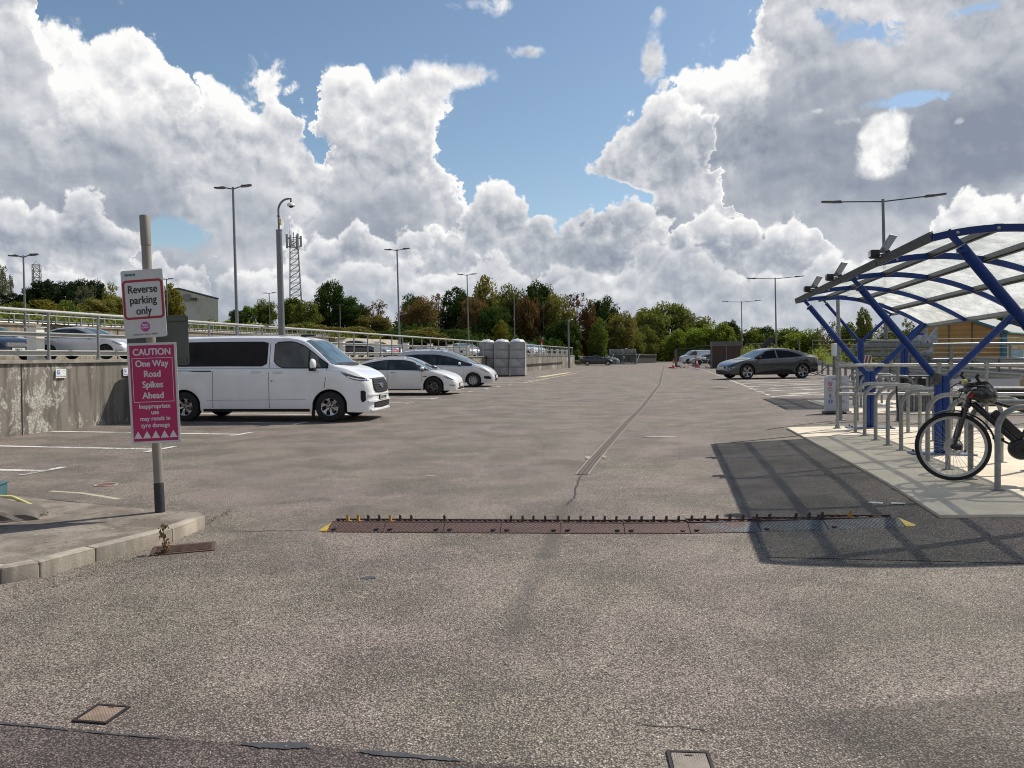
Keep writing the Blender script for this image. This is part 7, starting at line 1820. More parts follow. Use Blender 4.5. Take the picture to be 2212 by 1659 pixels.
# ================================================================== LAMP POSTS, CAMERAS, MAST
def lamp(lab, px, D, ztop, zbase, arm, lean=.012, grp='twin arm lamp posts', m=M_DGREY, r_=.07, single=False, head=.55):
    X = (px-CX)/FPX*D; e = empty('street_lamp', (X+lean*(ztop-zbase)*.5, D, zbase), 0, lab, 'street lamp', grp); H = ztop-zbase
    e.rotation_euler = (0, -lean, PHI)
    bm = bmesh.new(); tube(bm, [(0, 0, 0), (0, 0, H*.35), (0, 0, H)], r_, 12, rads=[r_*1.25, r_, r_*.72]); obj('pole', bm, M_GREYPOLE, e, 50)
    for sg in ((-1,) if single else (-1, 1)):
        bm = bmesh.new(); tube(bm, [(0, 0, H-.10), (sg*(arm-head), 0, H-.10+.10)], .028, 8); obj('arm', bm, m, e)
        bm = bmesh.new(); x0 = sg*(arm-head); c_ = [(x0, .05), (x0+sg*head*.4, .15), (x0+sg*head*.92, .12), (x0+sg*head, .05)]
        pts = [(x, -w_, H+.01+abs(x-x0)*.09) for x, w_ in c_]+[(x, w_, H+.01+abs(x-x0)*.09) for x, w_ in c_[::-1]]
        poly(bm, pts, (0, 0, -.06)); box(bm, (x0+sg*head*.25, 0, H+.03), (head*.4, .14, .07), bev=.015); lh = obj('lamp_head', bm, m, e)
        bm = bmesh.new(); poly(bm, [(x0+sg*head*.45, -.09, H-.018), (x0+sg*head*.85, -.08, H+.018), (x0+sg*head*.85, .08, H+.018), (x0+sg*head*.45, .09, H-.018)]); obj('lens', bm, M_GALV, lh)
    bm = bmesh.new(); box(bm, (0, -r_*1.25, .8), (.09, .03, .45)); obj('hatch', bm, M_GREYPOLE, e)
    return e
def ztp(px, py, D): return CAMZ+(763-.008*(px-CX)-py)/FPX*D
lamp('twin arm lamp post on the deck, leftmost, behind the black hatchback', 55.5, 40, ztp(54, 552, 40), 1.45, .88, r_=.055, head=.5)
lamp('tallest looking twin arm lamp post on the left, rising behind the white van', 511, 37, ztp(508, 405, 37), 1.45, .98, .018, head=.55)
lamp('twin arm lamp post rising behind the white saloon', 862, 58, ztp(860, 539, 58), 1.4, 1.0, .018)
lamp('twin arm lamp post against the trees left of the crates', 1012, 78, ztp(1010, 593, 78), 1.3, 1.0, .018)
lamp('twin arm lamp post in front of the trees above the crates', 1112, 100, ztp(1110, 632, 100), .9, 1.1, .01)
lamp('small far twin arm lamp post before the brown trees', 1175, 125, ztp(1175, 656, 125), .9, 1.0, .01)
lamp('small far twin arm lamp post left of the camera pole', 584, 95, ztp(583, 633, 95), 1.3, .9, .012)
lamp('short distant lamp post on the bank before the dark oak', 736, 104, ztp(735, 659, 104), 3.2, .6, .01)
lamp('lamp post mostly hidden behind the Reverse parking sign', 363, 80, ztp(361, 603, 80), 3.3, .75, .01)
lamp('largest twin arm lamp post on the right above the cycle shelter', 1912, 33, ztp(1905, 431, 33), .15, 2.48, .02, head=.85, r_=.08)
lamp('middle twin arm lamp post on the right above the dark grey car', 1676.5, 67.5, ztp(1674, 600, 67.5), .1, 2.40, .015, head=.8)
lamp('smallest twin arm lamp post on the right above the brown cabin', 1603, 98, ztp(1601.5, 651, 98), -.2, 2.36, .012, head=.75)
lamp('thin pale distant lamp post among the light trees', 1585, 140, ztp(1584, 708, 140), -.3, .5, .01)
lamp('short far lamp post with one arm by the far exit trees', 1471, 150, ztp(1470, 724, 150), -.32, .9, .0, single=True)
lamp('short pale lamp post with one arm right of the paddle sign', 1727, 70, ztp(1727, 735, 70), .1, .5, .0, single=True)
# camera poles
def cam_pole(lab, px, D, zb, z1, z2, lean, arm=.45):
    X = (px-CX)/FPX*D; e = empty('camera_pole', (X, D, zb), 0, lab, 'camera pole', 'security camera poles'); e.rotation_euler = (0, -lean, R(-15)); h1, h2 = z1-zb, z2-zb
    bm = bmesh.new(); tube(bm, [(0, 0, 0), (0, 0, h1)], .10, 20, rads=[.108, .090]); obj('column', bm, M_GREYPOLE, e, 50)
    bm = bmesh.new(); r_ = .34; pts = [(0, 0, h1-.02), (0, 0, h2-r_)]+[(r_-r_*math.cos(R(a)), 0, h2-r_+r_*math.sin(R(a))) for a in range(12, 91, 13)]+[(arm, 0, h2), (arm, 0, h2-.13)]; tube(bm, pts, .032, 10); lathe(bm, [(.055, h1+.42), (.055, h1+.45)], 12); lathe(bm, [(.01, h1+.001), (.10, h1), (.10, h1-.02)], 16); obj('swan_neck', bm, M_GREYPOLE, e, 50)
    bm = bmesh.new(); lathe(bm, [(.005, h2-.10), (.05, h2-.13), (.12, h2-.17), (.135, h2-.22), (.12, h2-.235), (.005, h2-.235)], 24, 'Z', (arm, 0, 0)); d_ = obj('camera_dome', bm, M_SIGNW, e, 50)
    bm = bmesh.new(); bmesh.ops.create_icosphere(bm, subdivisions=2, radius=.075, matrix=Matrix.Translation((arm, 0, h2-.24)) @ Matrix.Diagonal((1, 1, .7, 1))); obj('lens', bm, M_BLACK, d_)
    bm = bmesh.new(); box(bm, (.09, 0, h1+.24), (.05, .10, .20), bev=.008); box(bm, (.05, 0, h1+.24), (.05, .04, .06)); obj('aerial_box', bm, simple('cream_box', (.6, .56, .36), .5), e)
    return e
Xc = 24.3; cam_pole('thick grey security camera pole rising behind the white van', 611.5, Xc, 0.0, ztp(604, 497, Xc), ztp(612, 432, Xc), .016)
cam_pole('far security camera pole in front of the stained wall end', 1229.5, 88, -.25, ztp(1227, 697, 88), ztp(1227, 687, 88), .01, .4)
p_ = G(1224, 791); e = empty('white_cabinet', (p_.x-.4, p_.y-.3, p_.z), 0, 'small white cabinet at the foot of the far camera pole', 'cabinet'); bm = bmesh.new(); box(bm, (0, 0, .75), (.35, .3, 1.5), bev=.02); obj('body', bm, M_SIGNW, e); bm = bmesh.new(); box(bm, (0, 0, 1.53), (.40, .35, .06)); obj('cap', bm, M_GALV, e)
p_ = P(1170, 737, 84); s_, t_ = ST(p_.x, p_.y); e = empty('red_beacon_post', (p_.x, p_.y, dz(s_, t_)), 0, 'pale post with a small red top on the deck behind the crates', 'post'); hh_ = p_.z-dz(s_, t_)
bm = bmesh.new(); tube(bm, [(0, 0, 0), (0, 0, hh_)], .06, 8); obj('post', bm, M_SIGNW, e); bm = bmesh.new(); box(bm, (0, 0, hh_), (.25, .2, .45), bev=.03); obj('beacon', bm, M_RED, e)

def lattice(name, lab, cat, base, H, w0, w1, nseg, r_, m, head=None):
    e = empty(name, base, R(20), lab, cat); bm = bmesh.new()
    def cs(h): w_ = w0+(w1-w0)*h/H; return [Vector((sx_2*w_/2, sy_2*w_/2, h)) for sx_2, sy_2 in ((-1, -1), (1, -1), (1, 1), (-1, 1))]
    for k in range(4): tube(bm, [cs(0)[k], cs(H)[k]], r_*1.6, 5)
    lg_ = obj('legs', bm, m, e); bm = bmesh.new()
    for i in range(nseg):
        a, b = cs(H*i/nseg), cs(H*(i+1)/nseg)
        for k in range(4):
            tube(bm, [a[k], b[(k+1) % 4]], r_, 4, cap=False); tube(bm, [a[(k+1) % 4], b[k]], r_, 4, cap=False); tube(bm, [b[k], b[(k+1) % 4]], r_, 4, cap=False)
    obj('bracing', bm, m, e); return e
M_MAST = simple('mast_steel', (.30, .31, .32), .5, .3, .1, 4)
b_ = P(640, 690, 120); tH = P(636, 520, 120).z-b_.z
mst = lattice('phone_mast', 'tall lattice phone mast with antennas behind the trees', 'mast', (b_.x, b_.y, b_.z), tH, 1.9, 1.15, 13, .030, M_MAST); mst.rotation_euler = (0, -.018, R(20))
bm = bmesh.new()
for k in range(6):
    a = 2*math.pi*k/6; box(bm, (1.05*math.cos(a), 1.05*math.sin(a), tH-.1), (.34, .22, 2.2 if k % 2 else 1.7), Matrix.Rotation(a, 3, 'Z'), bev=.04)
obj('antennas', bm, simple('antenna_grey', (.36, .37, .38), .5), mst)
bm = bmesh.new(); lathe(bm, [(.9, tH-1.0), (.95, tH-.95), (.9, tH-.9)], 14, cap=False); lathe(bm, [(.9, tH+.3), (.95, tH+.35), (.9, tH+.4)], 14, cap=False); tube(bm, [(0, 0, tH-1), (0, 0, tH+1.3)], .06, 5); tube(bm, [(-.6, 0, tH), (-.6, 0, tH+1.9)], .02, 4); tube(bm, [(.7, 0, tH), (.7, 0, tH+1.8)], .02, 4)
for k in range(3): lathe(bm, [(.01, tH-1.4-k*.1), (.28, tH-1.3)], 10, 'Z', (.5*math.cos(k*2), .5*math.sin(k*2), k*.6))
obj('head_frame', bm, M_DGREY, mst)
b_ = P(80, 640, 150); tH = P(80, 572, 150).z-b_.z
lt = lattice('lattice_tower', 'small far lattice tower with a sloping boom above the dark trees', 'tower', (b_.x, b_.y, b_.z), tH, 1.35, 1.25, 5, .05, M_MAST)
bm = bmesh.new(); tube(bm, [(0, 0, tH*.52), (3.2, -1.1, tH*.33)], .06, 4); tube(bm, [(0, 0, tH*.36), (3.2, -1.1, tH*.33)], .06, 4); tube(bm, [(3.2, -1.1, tH*.38), (3.2, -1.1, tH*.2)], .12, 4); tube(bm, [(-.6, .2, tH), (0, 0, tH*1.12), (.6, -.2, tH)], .05, 4)
for k in range(4): tube(bm, [(.7*k, -.24*k, tH*(.52-.045*k)), (.7*k+.5, -.24*k-.17, tH*.35)], .035, 4)
obj('boom', bm, M_MAST, lt)

# corrugated warehouse on the hill
wh = empty('warehouse', (0, 0, 0), 0, 'pale corrugated warehouse with sloping roofline on the hill behind the signs', 'warehouse')
Dw = 112; zb_ = 4.0; A = P(372, 619, Dw); B = P(386, 623, Dw); Cc = P(471, 645.5, Dw-1)
M_CORR = mat_clad('corrugated_sheet', (.55, .55, .48), 3.2, horiz=False)
bm = bmesh.new(); poly(bm, [(A.x-3, Dw, zb_), (Cc.x, Dw-1, zb_), (Cc.x, Dw-1, Cc.z), (B.x, Dw, B.z), (A.x-3, Dw, B.z-1.0)], (-6, 14, 0)); obj('walls', bm, M_CORR, wh)
bm = bmesh.new(); tube(bm, [(A.x-3, Dw-.1, B.z-1.0), (B.x, Dw-.1, B.z), (Cc.x+.1, Dw-1.1, Cc.z)], .12, 4); obj('verge_trim', bm, M_DGREY, wh)
bm = bmesh.new(); q = P(404, 643, Dw-.3); box(bm, q, (1.0, .2, 1.0)); obj('louvre', bm, simple('louvre_grey', (.25, .25, .23), .6, 0, .3, 2, stretch=(1, 1, 14)), wh); bm = bmesh.new(); q = P(418, 646, Dw-.8); box(bm, q, (.7, .6, .35)); obj('wall_lamp', bm, M_DGREY, wh)
sh2 = empty('white_roof', (0, 0, 0), 0, 'corner of a white roofed building behind bushes at the far left edge', 'building'); 
q = P(-40, 637, 90); bm = bmesh.new(); poly(bm, [q, P(15, 642, 90), P(28, 649, 90), P(28, 660, 90), P(-40, 660, 90)], (0, 5, 0)); obj('wall', bm, simple('white_sheet', (.62, .62, .6), .5), sh2); bm = bmesh.new(); tube(bm, [P(-40, 636, 89.8), P(15, 641, 89.8), P(29, 648, 89.8)], .12, 4); obj('roof_edge', bm, M_SIGNW, sh2)

# ================================================================== TREES
def mat_leaf(name, cols, tr=.35):
    m, n = newmat(name); geo = n.n('ShaderNodeNewGeometry'); rv = geo.outputs['Random Per Island']
    tc = n.n('ShaderNodeTexCoord').outputs['Object']; k = n.noise(tc, .28, 3, .6); oi = n.n('ShaderNodeObjectInfo').outputs['Random']
    f = n.m('ADD', n.m('MULTIPLY', rv, .55), n.m('MULTIPLY', n.map(k, .3, .7), .45)); stops = [(i/(len(cols)-1), c_) for i, c_ in enumerate(cols)]
    c = n.ramp(f, stops); hs = n.n('ShaderNodeHueSaturation'); n.set(hs.inputs['Color'], c); n.set(hs.inputs['Value'], n.map(oi, 0, 1, .82, 1.15, smooth=False)); n.set(hs.inputs['Hue'], n.map(oi, 0, 1, .488, .512, smooth=False)); hs.inputs['Saturation'].default_value = 1
    d = n.n('ShaderNodeBsdfDiffuse'); n.set(d.inputs[0], hs.outputs[0]); t = n.n('ShaderNodeBsdfTranslucent'); n.set(t.inputs[0], n.mix(.5, hs.outputs[0], n.mix(1.0, hs.outputs[0], (1.5, 1.4, .5), 'MULTIPLY')))
    mx = n.n('ShaderNodeMixShader'); mx.inputs[0].default_value = tr; n.t.links.new(d.outputs[0], mx.inputs[1]); n.t.links.new(t.outputs[0], mx.inputs[2])
    o = n.n('ShaderNodeOutputMaterial'); n.t.links.new(mx.outputs[0], o.inputs[0]); return m
L_DARK = mat_leaf('leaf_dark_green', [(0.024, 0.045, 0.016), (0.053, 0.092, 0.024), (0.101, 0.151, 0.041)], .25)
L_CON = mat_leaf('leaf_conifer', [(0.017, 0.026, 0.013), (0.029, 0.046, 0.019), (0.056, 0.073, 0.029)], .12)
L_MID = mat_leaf('leaf_green', [(0.056, 0.079, 0.019), (0.120, 0.160, 0.035), (0.208, 0.248, 0.064)])
L_OLIVE = mat_leaf('leaf_olive', [(0.078, 0.094, 0.027), (0.166, 0.186, 0.051), (0.254, 0.273, 0.078)], .3)
L_LIGHT = mat_leaf('leaf_light_green', [(0.088, 0.125, 0.022), (0.175, 0.225, 0.044), (0.263, 0.312, 0.075)], .42)
L_BROWN = mat_leaf('leaf_brown', [(0.086, 0.061, 0.031), (0.174, 0.110, 0.049), (0.252, 0.171, 0.066)], .25)
L_MIX = mat_leaf('leaf_turning', [(0.079, 0.101, 0.031), (0.158, 0.151, 0.049), (0.252, 0.222, 0.066), (0.126, 0.201, 0.066)], .3)
L_YEL = mat_leaf('leaf_yellowing', [(0.096, 0.102, 0.022), (0.192, 0.180, 0.036), (0.288, 0.240, 0.060)], .38)
L_SPARSE = mat_leaf('leaf_sparse', [(.09, .055, .035), (.15, .09, .05), (.12, .10, .05)], .3)
L_GREYG = mat_leaf('leaf_grey_green', [(.09, .10, .06), (.15, .16, .10), (.2, .21, .14)], .3)
M_BARK = simple('bark', (.06, .05, .042), .9, 0, .35, 9, stretch=(1, 1, .3)); M_BARKG = simple('grey_bark', (.17, .155, .135), .9, 0, .3, 9)
def crown_mesh(seed, kind):
    """unit crown: height 1 (z 0..1), width 1"""
    r_ = np.random.default_rng(seed)
    P_ = {'round': (80, 140, .020, .14), 'dense': (100, 130, .019, .12), 'tall': (70, 120, .021, .13), 'sparse': (60, 26, .020, .085), 'conifer': (90, 110, .018, .10), 'shrub': (42, 110, .028, .19), 'poplar': (55, 60, .018, .09), 'row': (120, 110, .016, .09)}[kind]
    nc, nl, ls, cr = P_; C = []
    while len(C) < nc:
        p = r_.uniform(-1, 1, 3); x, y, z = p; h = (z+1)/2
        if kind in ('round', 'dense', 'sparse'): w = math.sqrt(max(0, 1-((h-.55)/.5)**2)) if h > .1 else .3
        elif kind == 'tall': w = (math.sin(math.pi*min(1, h*.92+.08))**.7)*.85
        elif kind == 'poplar': w = (math.sin(math.pi*min(1, h*.9+.08))**.6)*.6
        elif kind == 'conifer': w = .95*(1-h)**.55+.05
        elif kind == 'row': w = 1.0
        else: w = math.sqrt(max(0, 1-h*h))
        rad = math.hypot(x, y)
        if rad > w*.88: continue
        if kind not in ('row',) and rad < w*.35 and r_.random() < .7 and h < .8: continue
        C.append((x*.43, y*.43, h*.90+.02, r_.uniform(.65, 1.3)))
    C = np.array(C); N_ = nc*nl; idx = np.repeat(np.arange(nc), nl)
    d = r_.normal(size=(N_, 3)); d /= np.linalg.norm(d, axis=1)[:, None]; rr = cr*C[idx, 3]*r_.uniform(.25, 1.08, N_)**.6
    pos = C[idx, :3]+d*rr[:, None]*np.array([1, 1, .8]); 
    if kind == 'conifer': pos[:, 2] -= .0
    sz = ls*r_.uniform(.6, 1.5, N_)
    a = r_.normal(size=(N_, 3)); a = a/np.linalg.norm(a, axis=1)[:, None]; b = np.cross(a, d+r_.normal(size=(N_, 3))*.5); b /= (np.linalg.norm(b, axis=1)[:, None]+1e-9)
    V = np.empty((N_, 4, 3)); V[:, 0] = pos-a*sz[:, None]; V[:, 1] = pos-b*sz[:, None]*.62; V[:, 2] = pos+a*sz[:, None]; V[:, 3] = pos+b*sz[:, None]*.62
    me = bpy.data.meshes.new('crown'); me.vertices.add(N_*4); me.vertices.foreach_set('co', V.reshape(-1)); me.loops.add(N_*4); me.polygons.add(N_)
    me.loops.foreach_set('vertex_index', np.arange(N_*4)); me.polygons.foreach_set('loop_start', np.arange(0, N_*4, 4)); me.polygons.foreach_set('loop_total', np.full(N_, 4)); me.update(calc_edges=True); me.validate()
    return me, C
def trunk_mesh(seed, C, spread=.5, low=0.0):
    r_ = random.Random(seed); bm = bmesh.new(); tube(bm, [(0, 0, -.25), (.01, 0, .1), (.0, .01, .35), (.01, 0, .75)], .02, 8, rads=[.026, .022, .016, .006])
    for k in r_.sample(range(len(C)), min(26, len(C))):
        c_ = C[k]; h = max(.05, min(.6, c_[2]*.5)); tube(bm, [(0, 0, h), (c_[0]*.5, c_[1]*.5, h+(c_[2]-h)*.6), (c_[0], c_[1], c_[2])], .006, 5, rads=[.009, .006, .0025], cap=False)
    me = bpy.data.meshes.new('trunk'); bm.to_mesh(me); bm.free(); me.materials.append(M_BARK); return me
PROT = {}
for kind, seeds in (('round', (1, 2, 3)), ('dense', (4, 5)), ('tall', (6, 7)), ('sparse', (8, 9)), ('conifer', (10, 11)), ('shrub', (12, 13, 14)), ('poplar', (15,)), ('row', (16, 17))):
    PROT[kind] = []
    for s_ in seeds:
        me, C = crown_mesh(s_, kind); me.materials.append(L_MID); PROT[kind].append((me, trunk_mesh(s_, C)))
tcount = [0]
def tree(lab, px, ytop, wpx, D, kind, mat, zb=None, cat='tree', name=None, grp=None, yb=None):
    """tree whose crown top shows at px,ytop with the given width in picture units at distance D"""
    X = (px-CX)/FPX*D; s_, t_ = ST(X, D); zb = zb if zb is not None else (hz(X, D) if (s_ < -34.9 or (t_ > 97 and s_ < -13.6)) else gz(X, D))
    if yb is not None: zb = max(zb, ztp(px, yb, D)) if yb > 0 else zb
    zt = ztp(px, ytop, D); H = zt-zb; W_ = wpx/FPX*D; i = tcount[0]; tcount[0] += 1
    me, tm = PROT[kind][i % len(PROT[kind])]
    sh_ = kind in ('shrub', 'row')
    nm = name or ('shrub' if sh_ else {'conifer': 'conifer_tree'}.get(kind, 'broadleaf_tree'))
    e = empty(nm, (X, D, zb), rnd.uniform(0, 6.28), lab, 'shrub' if sh_ else cat, grp)
    bottom = 0.0 if sh_ or kind in ('conifer', 'dense') else .06
    c_ = bpy.data.objects.new('crown', me); col.objects.link(c_); c_.parent = e; c_.location = (0, 0, H*bottom); c_.scale = (W_*1.28, W_*1.28, H*(1-bottom)*1.02)
    c_.material_slots[0].link = 'OBJECT'; c_.material_slots[0].material = mat
    if not sh_:
        t_ = bpy.data.objects.new('trunk', tm); col.objects.link(t_); t_.parent = e; t_.location = (0, 0, H*bottom); t_.scale = (W_*1.0, W_*1.0, H*(1-bottom))
    return e
T = [
 # left hill: dark conifers, pale poplar, shrubs
 ('tall pale grey green poplar at the far left edge', 10, 566, 42, 95, 'poplar', L_GREYG), ('smaller pale tree right of the grey green poplar', 26, 588, 20, 97, 'poplar', L_GREYG),
 ('first dark conifer from the left edge of the hill row', 22, 634, 60, 84, 'row', L_CON), ('low dark conifer below the small lattice tower', 62, 617, 60, 84, 'conifer', L_CON), ('broad dark conifer right of the lattice tower', 100, 606, 66, 82, 'dense', L_CON), ('dark conifer with a ragged top in the middle of the hill row', 128, 608, 60, 84, 'dense', L_CON),
 ('tallest spiky dark conifer of the hill row', 152, 599, 56, 82, 'conifer', L_CON), ('dark conifer just left of the bare grey trunks', 176, 603, 58, 84, 'dense', L_CON), ('dark conifer behind the bare grey trunks', 204, 606, 50, 86, 'dense', L_CON), ('dark conifer at the right end of the hill row', 224, 606, 42, 87, 'conifer', L_CON),
 ('half bare grey brown tree in front of the dark conifers', 188, 606, 46, 78, 'sparse', L_GREYG), ('sparse yellow brown tree left of the Reverse parking sign', 242, 604, 40, 80, 'sparse', L_YEL), ('orange brown bushy tree at the foot of the conifers', 215, 645, 70, 74, 'round', L_MIX), ('yellow green tree just left of the white sign', 255, 640, 50, 76, 'round', L_YEL),
 ('leafy green tree right of the white sign hiding the warehouse corner', 374, 610, 54, 88, 'tall', L_YEL),
 ('low green tree on the ridge right of the warehouse', 540, 660, 34, 120, 'round', L_MID), ('small dark bush on the ridge right of the warehouse', 512, 668, 30, 118, 'round', L_DARK), ('green tree between the lamp post and the camera pole', 575, 646, 44, 122, 'round', L_MID), ('green tree right of the camera pole at the mast foot', 632, 642, 56, 118, 'round', L_MID),
 ('olive bushy tree below the phone mast', 665, 650, 56, 112, 'round', L_OLIVE), ('big dark green oak with a tall crown', 714, 608, 66, 116, 'dense', L_DARK), ('lower dark green oak right of the tall oak', 755, 640, 62, 116, 'dense', L_DARK), ('dark green bush at the right foot of the oaks', 778, 660, 50, 114, 'round', L_DARK),
 ('reddish half bare tree standing alone right of the oaks', 816, 643, 50, 112, 'sparse', L_BROWN), ('brown low tree under the reddish bare tree', 808, 680, 66, 108, 'round', L_MIX),
 ('thin bare topped tree right of the lamp post behind the white saloon', 872, 660, 44, 120, 'sparse', L_SPARSE), ('brown round tree left of the tall green trees', 912, 640, 74, 118, 'round', L_BROWN), ('dark tree behind the brown round tree', 893, 636, 54, 126, 'dense', L_DARK), ('sparse pale brown tree above the brown round tree', 948, 622, 54, 124, 'sparse', L_SPARSE),
 ('tall dark green tree left of the lamp post before the big trees', 988, 612, 76, 122, 'tall', L_DARK), ('tall brown and green tree, highest of the middle group', 1044, 592, 84, 124, 'tall', L_MIX), ('rust brown tree below the highest tree', 1022, 640, 56, 118, 'round', L_BROWN), ('pale green rounded tree right of the highest tree', 1104, 614, 70, 128, 'round', L_OLIVE),
 ('dark green tree low behind the crates', 1068, 660, 70, 116, 'dense', L_DARK), ('small yellowing tree just above the crates', 1082, 690, 42, 106, 'tall', L_YEL), ('dark tree with a rounded top above the far lamp post', 1164, 607, 74, 130, 'dense', L_DARK), ('rust brown tree with a pointed top between two lamp posts', 1142, 640, 56, 124, 'round', L_BROWN),
 ('broad turning brown tree right of the far lamp posts', 1205, 634, 74, 126, 'round', L_MIX), ('half bare brown tree sticking up above its neighbours', 1243, 615, 60, 130, 'sparse', L_SPARSE), ('dark green bushy tree behind the far camera pole', 1222, 690, 76, 118, 'round', L_DARK), ('rust brown slim tree right of the half bare tree', 1272, 645, 44, 126, 'tall', L_BROWN),
 ('very dark tree rising behind the bright green slim tree', 1304, 641, 66, 138, 'dense', L_DARK), ('bright green slim tree right of the rust brown slim tree', 1293, 684, 50, 122, 'tall', L_MID), ('olive tree with brown tints above the clear shelter', 1340, 674, 70, 130, 'round', L_MIX), ('green tree right behind the clear shelter', 1365, 700, 56, 132, 'round', L_OLIVE),
 ('left part of the great olive dome of trees', 1402, 664, 84, 150, 'round', L_OLIVE), ('top of the great olive dome, widest tree there', 1450, 655, 100, 156, 'dense', L_OLIVE), ('right shoulder of the great olive dome', 1500, 676, 80, 152, 'round', L_OLIVE), ('drooping grey green tree in front of the great dome', 1395, 700, 60, 140, 'tall', L_OLIVE), ('light green tree in front of the great dome', 1462, 706, 66, 138, 'tall', L_LIGHT),
 ('light green feathery tree left of the right hand lamp posts', 1520, 700, 70, 138, 'round', L_LIGHT), ('bright yellow green tree behind the brown cabin', 1560, 690, 62, 136, 'tall', L_LIGHT), ('dark tree between the bright green tree and the thin lamp', 1580, 694, 44, 150, 'dense', L_DARK), ('green tree right of the smallest twin arm lamp', 1622, 706, 56, 146, 'round', L_MID), ('dark hump of trees behind the dark grey car', 1652, 706, 50, 160, 'dense', L_DARK),
 ('green tree right of the middle lamp post', 1700, 708, 70, 140, 'round', L_MID), ('bushy light green tree behind the dark grey car', 1740, 712, 76, 132, 'round', L_LIGHT), ('olive tree seen between the blue arms', 1786, 690, 60, 128, 'sparse', L_OLIVE), ('round green tree behind the shelter posts', 1826, 698, 60, 126, 'round', L_MID), ('tall drooping birch seen under the shelter roof', 1866, 657, 42, 110, 'tall', L_OLIVE),
 ('small grey green tree right of the drooping birch', 1905, 690, 42, 118, 'sparse', L_OLIVE), ('slender tree under the roof right edge', 1965, 680, 34, 112, 'sparse', L_OLIVE), ('green tree low behind the steel rack', 1940, 706, 64, 120, 'round', L_MID), ('dark green tree behind the yellow shed at the right edge', 2180, 680, 120, 150, 'dense', L_DARK), ('dark green tree behind the shed roof ridge', 2110, 684, 90, 156, 'dense', L_DARK)]
for t_ in T: tree(*t_)
# shrubs one can tell apart on the bank
S_ = [('olive shrub at the left end of the bank', 30, 650, 80, 62, L_OLIVE), ('yellow green shrub on the bank behind the lamp', 95, 648, 76, 60, L_YEL), ('tall green shrub on the bank left of the conifers', 140, 646, 60, 62, L_MID), ('low green shrub sloping down the bank', 185, 672, 80, 62, L_OLIVE), ('shrub on the bank below the orange tree', 240, 676, 70, 64, L_OLIVE),
      ('low shrub right of the green sign back', 430, 692, 90, 74, L_OLIVE), ('low dark shrub under the warehouse', 480, 696, 80, 76, L_DARK), ('olive shrub left of the camera pole', 560, 700, 70, 84, L_OLIVE), ('olive shrub right of the camera pole', 650, 694, 80, 88, L_OLIVE), ('bramble shrub under the oaks', 700, 700, 90, 92, L_MIX), ('brown bramble shrub right of the oaks', 770, 706, 100, 96, L_MIX), ('dark bramble under the reddish tree', 850, 712, 100, 100, L_DARK),
      ('brown bramble left of the big trees', 920, 706, 100, 104, L_MIX), ('dark shrub in front of the tall trees', 985, 712, 90, 106, L_DARK)]
for l, px, yt, w_, D, m_ in S_: tree(l, px, yt, w_, D, 'shrub', m_)
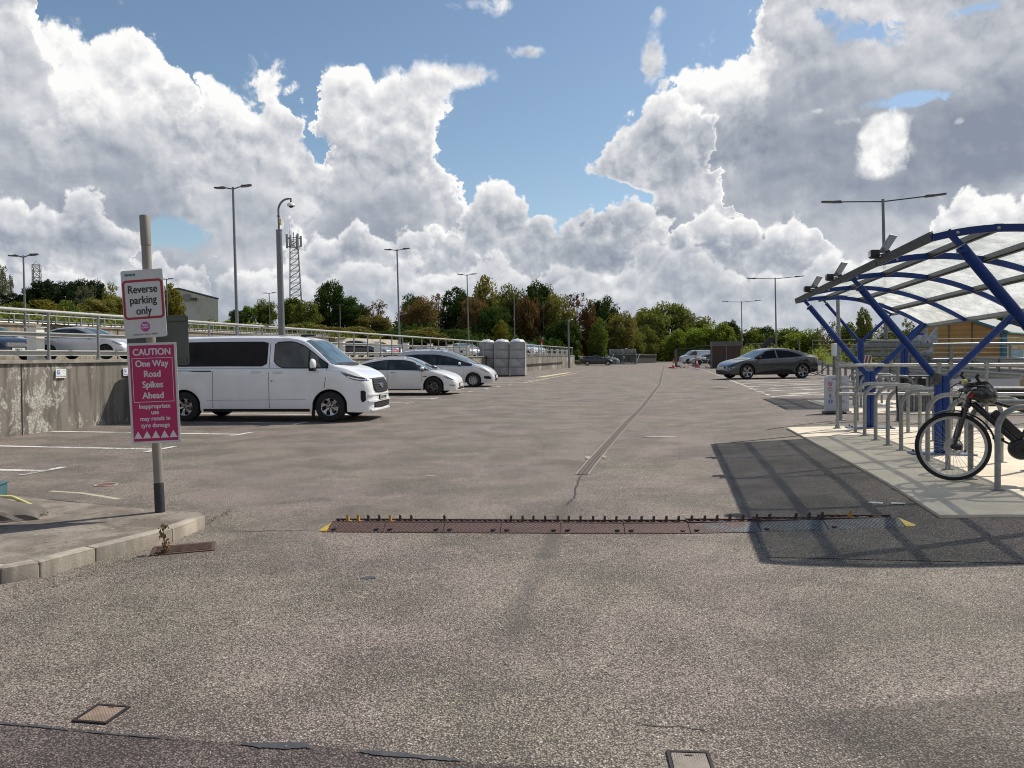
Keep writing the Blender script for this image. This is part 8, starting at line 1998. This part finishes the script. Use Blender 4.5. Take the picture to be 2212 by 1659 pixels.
# scrub and far woodland that read as one mass
def mass(name, lab, spots, m, seed):
    """many small leaf clumps joined into one mesh"""
    r_ = np.random.default_rng(seed); Vs = []
    for (X, Y, zb, rad, h, n_) in spots:
        d = r_.normal(size=(n_, 3)); d /= np.linalg.norm(d, axis=1)[:, None]; d[:, 2] = np.abs(d[:, 2]); rr = r_.uniform(.5, 1.05, n_)
        pos = np.array([X, Y, zb])+d*rr[:, None]*np.array([rad, rad, h]); sz = .17*r_.uniform(.6, 1.5, n_)*(1 if Y < 110 else 1.4)
        a = r_.normal(size=(n_, 3)); a /= np.linalg.norm(a, axis=1)[:, None]; b = np.cross(a, r_.normal(size=(n_, 3))); b /= (np.linalg.norm(b, axis=1)[:, None]+1e-9)
        V = np.empty((n_, 4, 3)); V[:, 0] = pos-a*sz[:, None]; V[:, 1] = pos-b*sz[:, None]*.6; V[:, 2] = pos+a*sz[:, None]; V[:, 3] = pos+b*sz[:, None]*.6; Vs.append(V)
    V = np.concatenate(Vs); N_ = len(V); me = bpy.data.meshes.new(name); me.vertices.add(N_*4); me.vertices.foreach_set('co', V.reshape(-1)); me.loops.add(N_*4); me.polygons.add(N_)
    me.loops.foreach_set('vertex_index', np.arange(N_*4)); me.polygons.foreach_set('loop_start', np.arange(0, N_*4, 4)); me.polygons.foreach_set('loop_total', np.full(N_, 4)); me.update(calc_edges=True); me.validate(); me.materials.append(m)
    o = bpy.data.objects.new(name, me); col.objects.link(o); tag(o, lab, 'undergrowth', kind='stuff'); return o
sp_ = []
for k in range(230):
    t_ = rnd.uniform(8, 105); s_ = -36.5-abs(rnd.gauss(0, 8)); X, Y = XY(s_, t_); sp_.append((X, Y, hz(X, Y)-.2, rnd.uniform(.8, 2.0), rnd.uniform(.5, 1.25), 150))
mass('bank_scrub', 'low scrub and brambles covering the bank beyond the deck', sp_, L_OLIVE, 5)
sp_ = []
for k in range(170):
    px = rnd.uniform(840, 1330); D = rnd.uniform(108, 128); X = (px-CX)/FPX*D; s_, t_ = ST(X, D)
    if s_ > -17: continue
    zb = hz(X, D) if s_ < -13.6 else -.3
    sp_.append((X, D, zb-.2, rnd.uniform(1.5, 3), rnd.uniform(1.5, 3.4), 220))
mass('wood_edge', 'dark undergrowth at the foot of the trees beyond the deck end', sp_, L_DARK, 6)
sp_ = []
for k in range(260):
    px = rnd.uniform(1240, 2260); D = rnd.uniform(146, 175); X = (px-CX)/FPX*D; sp_.append((X, D, -.4, rnd.uniform(2, 4), rnd.uniform(3, 5.5), 200))
mass('far_woodland', 'continuous green woodland closing off the far end of the yard', sp_, L_MID, 7)
sp_ = []
for k in range(110):
    px = rnd.uniform(1560, 2240); D = rnd.uniform(105, 135); X = (px-CX)/FPX*D; sp_.append((X, D, -.3, rnd.uniform(1.5, 3), rnd.uniform(1.5, 3.2), 170))
mass('hedge_scrub', 'light green scrub growing beyond the right hand lot', sp_, L_LIGHT, 8)
